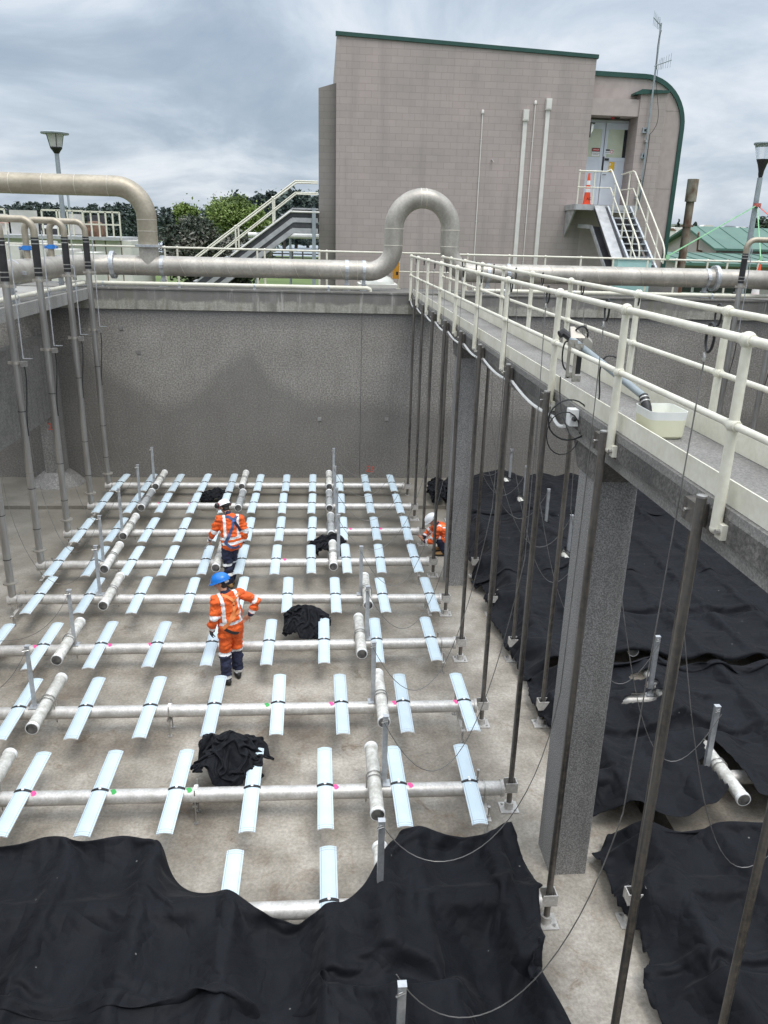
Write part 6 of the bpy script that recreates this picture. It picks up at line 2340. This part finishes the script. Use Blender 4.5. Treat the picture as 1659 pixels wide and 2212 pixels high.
# hill with houses at far right
mb = MB(pmat('hill_green', (.07, .09, .06), (.12, .13, .1), rough=.9, scale=.02))
vs, fs = [], []
prof = [(1200, 503), (1300, 497), (1400, 490), (1452, 484), (1480, 483), (1520, 489), (1560, 493), (1620, 495), (1760, 499), (1900, 504)]
for px, py in prof:
    p = at(px, py, 1, 620)
    vs += [(p.x, 520, GZ - 1), (p.x, 580, GZ + (p.z - GZ) * .6), (p.x, 620, p.z), (p.x, 720, GZ - 1)]
for i in range(len(prof) - 1):
    for k in range(3):
        fs.append((4 * i + k, 4 * i + k + 1, 4 * i + 5 + k, 4 * i + 4 + k))
mb.add(vs, fs)
struct(mb.build('hill'))
hl = ['white roofed house low on the far hill', 'grey roofed house on the far hill slope', 'long pale house at the foot of the far hill', 'small pale house near the top of the far hill', 'white gabled house beside the stack on the far hill',
      'low pale house right of the stack', 'small house on the skyline of the far hill', 'flat pale house on the far ridge above the green roof', 'tiny white house at the right of the far ridge', 'house half hidden by the building edge on the far hill']
for i, (px, py, rf) in enumerate(((1447, 512, 'white'), (1456, 503, 'greypost'), (1452, 520, 'white'), (1466, 496, 'offwhite'), (1474, 506, 'white'), (1510, 494, 'greypost'), (1530, 491, 'offwhite'), (1576, 493, 'greypost'), (1602, 495, 'white'), (1445, 498, 'rustbrown'))):
    y = 560 - i * 3
    p = at(px, py, 1, y)
    t = thing('hill_house', hl[i], 'house', (p.x, y, p.z - 3), 'houses on the far hill')
    w_, hh = 3.2 + (i * 37 % 5) * .5, 2.4
    mb = MB('offwhite')
    mb.box(p.x - w_, p.x + w_, y, y + 6, p.z - 5, p.z)
    mb.build('wall', t, 0)
    mb = MB(rf)
    mb.prism([(p.x - w_ - .3, y - .3, p.z), (p.x + w_ + .3, y - .3, p.z), (p.x + w_ * .6, y - .3, p.z + 1.5), (p.x - w_ * .6, y - .3, p.z + 1.5)], (0, 6.6, 0))
    mb.build('roof', t, 0)
for i, (px, py, rp, kd, lab) in enumerate(((1467, 474, 4, 'poplar', 'tall narrow conifer on the far hill'), (1463, 482, 11, 'round', 'round dark tree below the tall conifer on the far hill'), (1485, 481, 9, 'round', 'round dark tree right of the stack on the far hill'), (1503, 477, 8, 'round', 'open crowned tree on the far hill skyline'),
                                           (1517, 486, 8, 'round', 'low dark tree on the far ridge'), (1545, 489, 7, 'round', 'small tree on the far ridge above the green roof'), (1568, 490, 7, 'round', 'second small tree on the far ridge above the green roof'), (1592, 490, 6, 'round', 'third small tree on the far ridge above the green roof'), (1612, 488, 9, 'round', 'tree on the far ridge next to the dark leafy tree'))):
    p = at(px, py, 1, 600)
    r = rp * 600 / 1750
    tree('hill_tree', lab, 'tree', p.x, 600, p.z - (26 if kd == 'poplar' else 13), p.z, r, 'dark', 500, .9, 100 + i, kd, trunk=False, crown_from=.1, group='trees on the far hill')


# ================================================================ people
def loft(mb, pts, rad, ref=(1, 0, 0), seg=16, m=0):
    """closed loft with elliptical rings (rx along ref, ry across); ends are rounded off"""
    pts = [Vector(p) for p in pts]
    rad = [(r, r) if not isinstance(r, (tuple, list)) else r for r in rad]
    d0 = (pts[0] - pts[1]).normalized()
    d1 = (pts[-1] - pts[-2]).normalized()
    P, Q = [], []
    for f_, k in ((.80, .40), (.45, .85)):
        P.append(pts[0] + d0 * min(rad[0]) * f_ * .8)
        Q.append((rad[0][0] * k, rad[0][1] * k))
    P += pts
    Q += rad
    for f_, k in ((.45, .85), (.80, .40)):
        P.append(pts[-1] + d1 * min(rad[-1]) * f_ * .8)
        Q.append((rad[-1][0] * k, rad[-1][1] * k))
    vs, fs = [], []
    n = len(P)
    ref = Vector(ref)
    for i in range(n):
        tg = (P[min(i + 1, n - 1)] - P[max(i - 1, 0)]).normalized()
        x = ref - tg * ref.dot(tg)
        if x.length < .05:
            x = tg.orthogonal()
        x.normalize()
        y = tg.cross(x)
        for j in range(seg):
            a = 2 * math.pi * j / seg
            vs.append(P[i] + x * (Q[i][0] * math.cos(a)) + y * (Q[i][1] * math.sin(a)))
    for i in range(n - 1):
        for j in range(seg):
            j2 = (j + 1) % seg
            fs.append((i * seg + j, i * seg + j2, (i + 1) * seg + j2, (i + 1) * seg + j))
    fs += [tuple(range(seg - 1, -1, -1)), tuple((n - 1) * seg + j for j in range(seg))]
    mb.add(vs, fs, m)


def remeshed(mb, name, voxel, smooth=4, wrinkle=None):
    me = mb.mesh(name)
    o = bpy.data.objects.new(name, me)
    COL.objects.link(o)
    r = o.modifiers.new('r', 'REMESH')
    r.mode = 'VOXEL'
    r.voxel_size = voxel
    s = o.modifiers.new('s', 'SMOOTH')
    s.iterations = smooth
    s.factor = .5
    dg = bpy.context.evaluated_depsgraph_get()
    out = bpy.data.meshes.new_from_object(o.evaluated_get(dg))
    bpy.data.objects.remove(o)
    out.name = name
    if wrinkle:
        amp, sc = wrinkle
        nr = [v.normal.copy() for v in out.vertices]
        for v, nn in zip(out.vertices, nr):
            p = v.co
            h = abs(noise.noise(Vector((p.x * sc * .6, p.y * sc * .6, p.z * sc * 1.7)) + Vector((3, 1, 7)))) + .5 * abs(noise.noise(Vector((p.x, p.y, p.z)) * sc * 2.2))
            v.co = p + nn * (amp * (h * 1.6 - .55))
    return out


def finger_chain(mb, base, d, side, curl, L, r):
    """one bent finger: three joints curling towards 'curl'"""
    p = Vector(base)
    pts = [p - d * .012, p]
    dd = Vector(d)
    for k, f_ in enumerate((.45, .32, .25)):
        dd = (dd + Vector(curl) * (.42 + .12 * k)).normalized()
        p = p + dd * (L * f_)
        pts.append(p)
    loft(mb, pts, [r, r, r * .95, r * .88, r * .75], ref=side, seg=8)


def hand(mb, wrist, tip, palm_n, curl=.6, sgn=1):
    """palm, four unequal fingers and a thumb; palm_n = direction the palm faces"""
    w_, t_ = Vector(wrist), Vector(tip)
    d = (t_ - w_).normalized()
    n_ = Vector(palm_n)
    n_ = (n_ - d * n_.dot(d)).normalized()
    s = d.cross(n_) * sgn
    loft(mb, [w_, w_ + d * .035, w_ + d * .085], [(.027, .022), (.037, .018), (.041, .015)], ref=s, seg=10)
    for k, L in enumerate((.070, .080, .075, .058)):
        b = w_ + d * (.088 - .004 * abs(k - 1.3)) + s * (.031 - .0205 * k)
        finger_chain(mb, b, d, s, n_ * curl, L, .0088)
    b = w_ + d * .035 + s * .036
    td = (d * .6 + s * .75 + n_ * .25).normalized()
    finger_chain(mb, b, td, n_, (d * .5 - s * .2 + n_ * .3) * curl, .058, .0098)


def person(lab, loc, rot, J, cfg):
    t = thing('person', lab, 'person', loc)
    t.rotation_euler = (0, 0, rot)
    V = {k: Vector(v) for k, v in J.items()}
    up = (V['head'] - V['neck']).normalized()
    fwd = Vector(cfg.get('look', (0, 1, 0))).normalized()
    up = (up * .5 + Vector(cfg.get('headup', (0, 0, 1))) * .5).normalized()
    fwd = (fwd - up * fwd.dot(up)).normalized()
    sd_ = fwd.cross(up)
    hc = V['head']
    ank = {'L': V['ankL'], 'R': V['ankR']}

    def put(name, me, parent=t):
        o = bpy.data.objects.new(name, me)
        COL.objects.link(o)
        o.parent = parent
        me.polygons.foreach_set('use_smooth', [True] * len(me.polygons))
        return o

    # --- the body: one continuous skin
    mb = MB('skin')
    loft(mb, [V['pelvis'] - Vector((0, 0, .05)), V['pelvis'], V['waist'], V['chest'], (V['shL'] + V['shR']) / 2 + Vector((0, 0, .01))],
         [(.13, .09), (.145, .10), (.125, .09), (.155, .105), (.12, .07)], seg=18)
    loft(mb, [(V['shL'] + V['shR']) / 2, V['neck'], hc - up * .06], [(.085, .07), (.056, .056), (.054, .056)])
    loft(mb, [hc - up * .10 + fwd * .03, hc - up * .055 + fwd * .015, hc, hc + up * .055 - fwd * .005, hc + up * .095 - fwd * .01],
         [(.042, .045), (.06, .075), (.074, .092), (.072, .090), (.05, .062)], ref=sd_, seg=18)
    loft(mb, [hc + fwd * .085 + up * .02, hc + fwd * .105 - up * .012, hc + fwd * .10 - up * .022], [.009, .014, .010], ref=sd_, seg=8)
    loft(mb, [hc + fwd * .082 - up * .052 - sd_ * .02, hc + fwd * .088 - up * .052, hc + fwd * .082 - up * .052 + sd_ * .02], [.007, .009, .007], ref=up, seg=8)
    for s in (-1, 1):
        loft(mb, [hc + sd_ * (.075 * s) + up * .025 - fwd * .012, hc + sd_ * (.083 * s) - fwd * .016, hc + sd_ * (.076 * s) - up * .03 - fwd * .008], [(.016, .008), (.019, .009), (.010, .007)], ref=fwd, seg=8)
        loft(mb, [hc + fwd * .074 + sd_ * (.018 * s) + up * .032, hc + fwd * .074 + sd_ * (.045 * s) + up * .03], [.008, .007], ref=up, seg=8)
    for s in 'LR':
        loft(mb, [V['sh' + s], V['el' + s], V['wr' + s]], [.052, .040, .027])
        loft(mb, [V['hip' + s], V['knee' + s], V['ank' + s]], [.082, .055, .036])
        f_ = V['toe' + s] - V['ank' + s]
        loft(mb, [V['ank' + s], V['ank' + s] + f_ * .5 - Vector((0, 0, .02)), V['toe' + s] - Vector((0, 0, .02))], [.035, (.035, .028), (.035, .02)])
    glove = cfg.get('glove', '')
    for s in 'LR':
        if s not in glove:
            hand(mb, V['wr' + s], V['ha' + s], V['pn' + s], cfg.get('curl' + s, .6), 1 if s == 'L' else -1)
    put('body', remeshed(mb, 'body', .0062, 2))
    # gloves
    for s in glove:
        mb = MB('rubber')
        hand(mb, V['wr' + s], V['ha' + s], V['pn' + s], cfg.get('curl' + s, .6), 1 if s == 'L' else -1)
        loft(mb, [V['wr' + s] + (V['el' + s] - V['wr' + s]) * .14, V['wr' + s]], [.038, .034])
        put('glove', remeshed(mb, 'glove', .0062, 2))
    # hair
    mb = MB('hair')
    loft(mb, [hc - up * .055 - fwd * .035, hc - fwd * .02, hc + up * .06 - fwd * .012, hc + up * .10 - fwd * .01], [(.062, .05), (.079, .078), (.077, .092), (.05, .06)], ref=sd_, seg=18)
    put('hair', mb.mesh('hair'))

    # --- clothes
    segs = {}

    def classify(me, rule):
        mi = []
        for poly in me.polygons:
            mi.append(rule(poly.center))
        me.polygons.foreach_set('material_index', mi)

    def seg_s(p, chain):
        best = (9, 0)
        tot = sum((b - a).length for a, b in zip(chain[:-1], chain[1:]))
        acc = 0
        for a, b in zip(chain[:-1], chain[1:]):
            d = b - a
            u = max(0, min(1, (p - a).dot(d) / d.length_squared))
            dist = (p - a - d * u).length
            if dist < best[0]:
                best = (dist, (acc + d.length * u) / tot)
            acc += d.length
        return best

    arm = {s: [V['sh' + s], V['el' + s], V['wr' + s]] for s in 'LR'}
    leg = {s: [V['hip' + s], V['knee' + s], V['ank' + s]] for s in 'LR'}
    tor = [V['hem'], V['waist'], V['chest'], (V['shL'] + V['shR']) / 2, V['neck']]
    # jacket
    mb = MB(['hivis', 'reflect', 'navy'])
    sc_ = (V['shL'] + V['shR']) / 2
    loft(mb, [V['hem'], V['waist'], V['chest'], sc_ + Vector((0, 0, -.01)), sc_ + (V['neck'] - sc_) * .55, V['neck'] + Vector((0, 0, -.01))],
         [tuple(x + .012 for x in cfg.get('hemr', (.185, .135))), (.195, .146), (.202, .148), (.186, .118), (.108, .088), (.072, .068)], seg=20)
    loft(mb, [V['shL'] + (V['shR'] - V['shL']) * .06, V['shR'] + (V['shL'] - V['shR']) * .06], [.068, .068], ref=(0, 0, 1))
    for s in 'LR':
        w_ = V['wr' + s] + (V['el' + s] - V['wr' + s]) * .06
        mid_ = V['sh' + s] + (V['el' + s] - V['sh' + s]) * .5
        loft(mb, [V['sh' + s], mid_, V['el' + s], V['el' + s] + (w_ - V['el' + s]) * .5, w_], [.081, .075, .071, .063, .048], seg=14)
    me = remeshed(mb, 'jacket', .0082, 3, wrinkle=(.026, 7))
    if len(me.materials) < 3:
        me.materials.clear()
        for k in ('hivis', 'reflect', 'navy'):
            me.materials.append(MT[k])
    yc = lambda p: p
    tax = (V['chest'] - V['waist']).normalized()
    sax = (V['shR'] - V['shL']).normalized()
    bands = cfg['bands']
    brace = cfg.get('brace', (.105, .15))

    def jr(p):
        dl, sl_ = seg_s(p, arm['L'])
        dr, sr_ = seg_s(p, arm['R'])
        dt, st_ = seg_s(p, tor)
        da, sa_ = (dl, sl_) if dl < dr else (dr, sr_)
        if da < .095 and (da < dt - .03 or sa_ > .3):
            if sa_ > .93:
                return 2
            if .45 < sa_ < .55 or .83 < sa_ < .92:
                return 1
            if sa_ > .16:
                return 0
        if (p - V['neck']).length < .085 and p.z > V['neck'].z - .03:
            return 2
        for a, b in bands:
            if a < st_ < b:
                return 1
        off = abs((p - V['chest']).dot(sax))
        if brace[0] < off < brace[1] and st_ > bands[-1][1] - .02:
            return 1
        return 0

    classify(me, jr)
    jo = put('jacket', me)
    # trousers
    mb = MB(['navy', 'reflect', 'hivis'])
    loft(mb, [V['waist'], V['pelvis'], V['pelvis'] * .5 + (V['hipL'] + V['hipR']) * .25 - Vector((0, 0, .06))], [(.15, .115), (.168, .128), (.165, .125)], seg=18)
    for s in 'LR':
        k_ = V['knee' + s]
        a_ = V['ank' + s]
        loft(mb, [V['hip' + s], V['hip' + s] + (k_ - V['hip' + s]) * .5, k_, k_ + (a_ - k_) * .5, a_ + (k_ - a_) * .06], [.104, .10, .087, .085, .078], seg=16)
    me = remeshed(mb, 'trousers', .0082, 3, wrinkle=(.024, 7))
    if len(me.materials) < 3:
        me.materials.clear()
        for k in ('navy', 'reflect', 'hivis'):
            me.materials.append(MT[k])
    lb, oranges = cfg['legbands'], cfg.get('orange_to', 0)

    def tr(p):
        dl, sl_ = seg_s(p, leg['L'])
        dr, sr_ = seg_s(p, leg['R'])
        s_ = sl_ if dl < dr else sr_
        for a, b in lb:
            if a < s_ < b:
                return 1
        return 2 if s_ < oranges else 0

    classify(me, tr)
    put('trousers', me)
    # boots
    for s in 'LR':
        a_, to = V['ank' + s], V['toe' + s]
        f_ = to - a_
        f_.z = 0
        f_.normalize()
        mb = MB([cfg['boot'], 'rubber'])
        g_ = Vector((a_.x, a_.y, a_.z - .085)) if cfg.get('flat', True) else a_ - Vector((0, 0, .08))
        loft(mb, [a_ + Vector((0, 0, .07)), a_, g_ + Vector((0, 0, .045)) - f_ * .01], [(.055, .058), (.052, .058), (.052, .062)], ref=f_.cross(Vector((0, 0, 1))))
        loft(mb, [g_ + Vector((0, 0, .05)) - f_ * .065, g_ + Vector((0, 0, .055)) + f_ * .05, g_ + Vector((0, 0, .045)) + f_ * .13, g_ + Vector((0, 0, .04)) + f_ * .19],
             [(.04, .042), (.048, .05), (.050, .042), (.040, .032)], ref=f_.cross(Vector((0, 0, 1))))
        bo = put('boot', remeshed(mb, 'boot', .008, 3))
        mb = MB('rubber')
        x_ = f_.cross(Vector((0, 0, 1)))
        out_ = []
        for i in range(20):
            an = 2 * math.pi * i / 20
            out_.append(g_ + f_ * (.065 + .155 * math.cos(an)) + x_ * (.052 * math.sin(an)) + Vector((0, 0, .004)))
        mb.prism(out_, (0, 0, .022))
        so_ = bpy.data.objects.new('sole', mb.mesh('sole'))
        COL.objects.link(so_)
        so_.parent = bo
    # helmet
    mb = MB([cfg['hat'], 'white'])
    hb = hc + up * .045 - fwd * .005
    prof = []
    n = 9
    vs, fs = [], []
    sg = 28
    rings = [(1.0, -.012), (1.0, 0)] + [(math.cos(a) ** .9, math.sin(a)) for a in [math.pi / 2 * i / n * .985 for i in range(1, n + 1)]]
    for f_, h in rings:
        for j in range(sg):
            an = 2 * math.pi * j / sg
            c_, s_ = math.cos(an), math.sin(an)
            ridge = 1 + (.05 if abs(s_) < .22 and h > .2 else 0)
            vs.append(hb + fwd * (c_ * .148 * f_) + sd_ * (s_ * .122 * f_) + up * (h * .118 * ridge if h > 0 else h))
    for i in range(len(rings) - 1):
        for j in range(sg):
            fs.append((i * sg + j, i * sg + (j + 1) % sg, (i + 1) * sg + (j + 1) % sg, (i + 1) * sg + j))
    fs.append(tuple((len(rings) - 1) * sg + j for j in range(sg)))
    mb.add(vs, fs, 0)
    vs, fs = [], []
    for j in range(sg):
        an = 2 * math.pi * j / sg
        c_, s_ = math.cos(an), math.sin(an)
        ex = .005 + (.036 * max(c_, 0) ** 2)
        for r_, h in ((0, .004), (ex, -.006 - .012 * max(c_, 0)), (ex, -.014 - .012 * max(c_, 0)), (0, -.012)):
            vs.append(hb + fwd * (c_ * (.147 + r_)) + sd_ * (s_ * (.121 + r_)) + up * h)
    for j in range(sg):
        k = (j + 1) % sg
        for q in range(4):
            fs.append((4 * j + q, 4 * k + q, 4 * k + (q + 1) % 4, 4 * j + (q + 1) % 4))
    mb.add(vs, fs, 0)
    ho = put('hard_hat', mb.mesh('hard_hat', smooth=50))
    mb = MB('white' if cfg['hat'] == 'hat_blue' else 'black')
    loft(mb, [hb - up * .03 - fwd * .085 - sd_ * .06, hb - up * .035 - fwd * .115, hb - up * .03 - fwd * .085 + sd_ * .06], [(.009, .022)] * 3, ref=fwd, seg=8)
    o = put('hat_band', mb.mesh('hat_band'), ho)
    if cfg.get('muffs'):
        for s in (-1, 1):
            mb = MB(['black', 'red'])
            c_ = hb + sd_ * (.135 * s) + up * .02 + fwd * .01
            mb.lathe(c_, [(.03, -.012), (.05, -.005), (.052, .028), (.042, .042), (.02, .046)], 18, 0, sd_ * s)
            mb.lathe(c_, [(.05, -.012), (.054, -.01), (.054, -.002)], 18, 1, sd_ * s)
            put('ear_muff', mb.mesh('ear_muff'), ho)
        mb = MB('black')
        mb.tube([hb + sd_ * .09 - up * .03, hc + sd_ * .07 - up * .10 - fwd * .03, hc - up * .135 + fwd * .05, hc - sd_ * .07 - up * .10 - fwd * .03, hb - sd_ * .09 - up * .03], .006, 6)
        put('chin_strap', mb.mesh('chin_strap'), ho)
    # harness straps laid on the back of the jacket
    bm = bmesh.new()
    bm.from_mesh(jo.data)
    bvh = BVHTree.FromBMesh(bm)
    for mat, wd, pts, dr_ in cfg.get('straps', ()):
        vs, fs = [], []
        dv = Vector(dr_).normalized()
        dense = []
        P = [Vector(p) for p in pts]
        for a, b in zip(P[:-1], P[1:]):
            for k in range(7):
                dense.append(a + (b - a) * (k / 7))
        dense.append(P[-1])
        L_ = []
        for i, p in enumerate(dense):
            tgt = (dense[min(i + 1, len(dense) - 1)] - dense[max(i - 1, 0)]).normalized()
            sx = tgt.cross(dv).normalized()
            row = []
            for u in (-.5, .5):
                q = p + sx * (wd * u) - dv * 1.0
                hit = bvh.ray_cast(q, dv, 1.6)
                row.append(hit[0] - dv * .012 if hit[0] is not None else None)
            if row[0] is None or row[1] is None:
                continue
            L_.append(row)
        if len(L_) < 2:
            continue
        for r_ in L_:
            vs += [r_[0], r_[1], r_[1] + dv * .008, r_[0] + dv * .008]
        for i in range(len(L_) - 1):
            for q in range(4):
                fs.append((4 * i + q, 4 * i + 4 + q, 4 * i + 4 + (q + 1) % 4, 4 * i + (q + 1) % 4))
        mb = MB(mat)
        mb.add(vs, fs)
        put('harness_strap', mb.mesh('harness_strap'))
    bm.free()
    return t


# worker with the blue helmet, standing with his right hand on his hip
J = dict(pelvis=(0, 0, .95), waist=(-.01, .01, 1.08), chest=(-.03, .03, 1.29), neck=(-.045, .07, 1.485), head=(-.075, .125, 1.60), hem=(.0, .0, .86),
         shL=(-.205, .02, 1.415), elL=(-.275, -.03, 1.14), wrL=(-.285, .05, .90), haL=(-.28, .10, .80), pnL=(1, .3, 0),
         shR=(.145, .05, 1.425), elR=(.40, -.07, 1.27), wrR=(.285, -.06, 1.065), haR=(.22, .0, .985), pnR=(-.8, -.2, -.5),
         hipL=(-.09, 0, .93), kneeL=(-.10, .035, .50), ankL=(-.12, -.04, .095), toeL=(-.15, .10, .05),
         hipR=(.09, .0, .93), kneeR=(.105, .08, .50), ankR=(.11, .06, .095), toeR=(.15, .20, .05))
q = at(504, 1470, 2, 0)
person('worker in orange overalls and blue hard hat standing with one hand on his hip', (q.x, q.y, 0), R(30), J,
       dict(hat='hat_blue', boot='boot_black', glove='L', bands=[(.235, .315)], brace=(.10, .15), legbands=[(.47, .55), (.93, .99)], orange_to=.48, look=(-.75, .6, -.2), headup=(-.12, .25, 1), hemr=(.175, .135),
            straps=[('harness_orange', .045, [(.02, 0, 1.37), (.0, 0, 1.22), (-.09, 0, 1.05), (-.16, 0, .97)], (0, 1, 0)), ('harness_orange', .042, [(.02, 0, 1.36), (-.06, 0, 1.44), (-.12, 0, 1.47)], (0, 1, -.2)),
                    ('harness_orange', .042, [(.03, 0, 1.36), (.10, 0, 1.42), (.15, 0, 1.44)], (0, 1, -.2)), ('harness_orange', .04, [(-.06, 0, 1.10), (.05, 0, 1.18), (.16, 0, 1.28)], (0, 1, 0)),
                    ('rubber', .045, [(-.14, 0, .96), (-.05, 0, .90), (.06, 0, .86)], (0, 1, 0)), ('rubber', .05, [(.02, 0, 1.38), (.02, 0, 1.31)], (0, 1, 0))]))
# worker with the white helmet and ear muffs, spanner in the left hand
J = dict(pelvis=(.05, -.02, .95), waist=(.06, .0, 1.07), chest=(.07, .05, 1.27), neck=(.045, .13, 1.455), head=(.0, .215, 1.555), hem=(.075, -.02, .87),
         shL=(-.125, .08, 1.395), elL=(-.245, .10, 1.13), wrL=(-.30, .24, .93), haL=(-.31, .30, .84), pnL=(.9, .2, -.2),
         shR=(.255, .05, 1.385), elR=(.325, -.03, 1.12), wrR=(.285, .03, .895), haR=(.27, .07, .80), pnR=(-1, .2, 0),
         hipL=(-.03, -.02, .93), kneeL=(-.02, .02, .51), ankL=(.0, -.03, .095), toeL=(-.03, .12, .05),
         hipR=(.12, -.01, .93), kneeR=(.085, .14, .52), ankR=(.07, .13, .095), toeR=(.10, .27, .05))
q = at(497, 1268, 2, 0)
wl = person('worker in an orange jacket and white hard hat with ear muffs holding a spanner', (q.x, q.y, 0), R(18), J,
            dict(hat='hat_white', boot='boot_tan', muffs=True, bands=[(.075, .155), (.235, .315)], brace=(.10, .15), legbands=[(.50, .57), (.74, .81)], look=(-.45, .7, -.55), headup=(-.15, .5, .9), hemr=(.195, .145), curlL=.95,
                 straps=[('harness_blue', .05, [(.11, 0, 1.36), (.06, 0, 1.24), (-.02, 0, 1.08), (-.08, 0, .96)], (0, 1, 0)), ('harness_blue', .05, [(.10, 0, 1.38), (.02, 0, 1.44), (-.03, 0, 1.45)], (0, 1, -.3)),
                         ('harness_blue', .05, [(.12, 0, 1.36), (.17, 0, 1.43), (.19, 0, 1.45)], (0, 1, -.3)), ('navy', .05, [(.12, 0, 1.36), (.18, 0, 1.26), (.23, 0, 1.16)], (0, 1, 0)),
                         ('blue', .07, [(.11, 0, 1.40), (.115, 0, 1.33)], (0, 1, 0)), ('harness_blue', .05, [(-.08, 0, .97), (.0, 0, .90), (.10, 0, .87), (.18, 0, .89)], (0, 1, 0))]))
Mw = Matrix.Rotation(R(18), 4, 'Z')
wp = [Mw @ Vector(v) + Vector((q.x, q.y, 0)) for v in ((-.29, .30, .87), (-.37, .42, .70))]
t = thing('spanner', 'steel spanner held in the left hand of the white helmeted worker', 'spanner', wp[0])
mb = MB('bolt')
dd = (wp[1] - wp[0]).normalized()
mb.bar(wp[0] - dd * .05, wp[1], .022, .009, up=(0, 1, .2))
mb.lathe(wp[1], [(.012, -.005), (.026, -.005), (.026, .005), (.012, .005)], 12, 0, dd.cross(Vector((0, 1, .2))).cross(dd))
mb.build('spanner', t)
# crouching worker at the foot of a guide pole, facing left
J = dict(pelvis=(0, -.10, .30), waist=(0, -.04, .41), chest=(0, .08, .56), neck=(0, .21, .69), head=(0, .30, .765), hem=(0, -.12, .27),
         shL=(-.18, .15, .63), elL=(-.21, .30, .36), wrL=(-.13, .45, .33), haL=(-.09, .53, .37), pnL=(.6, .2, .7),
         shR=(.18, .15, .63), elR=(.19, .36, .42), wrR=(.07, .47, .34), haR=(.03, .55, .37), pnR=(-.6, .2, .7),
         hipL=(-.10, -.10, .29), kneeL=(-.15, .16, .46), ankL=(-.12, .0, .10), toeL=(-.13, .15, .05),
         hipR=(.10, -.10, .29), kneeR=(.16, .20, .42), ankR=(.13, .05, .10), toeR=(.14, .20, .05))
q = at(957, 1196, 2, 0)
person('worker in orange and white hard hat crouching by a pole foot near the far column', (q.x + .03, q.y, 0), R(86), J,
       dict(hat='hat_white', boot='boot_tan', bands=[(.38, .46)], brace=(.10, .15), legbands=[(.40, .50)], orange_to=.40, look=(0, .75, -.65), headup=(0, .55, .8), hemr=(.18, .13),
            straps=[('harness_orange', .045, [(.0, -.1, .50), (.08, .02, .60), (.13, .12, .66)], (0, .5, -.85)), ('harness_orange', .045, [(.0, -.1, .50), (-.08, .02, .60), (-.13, .12, .66)], (0, .5, -.85))]))
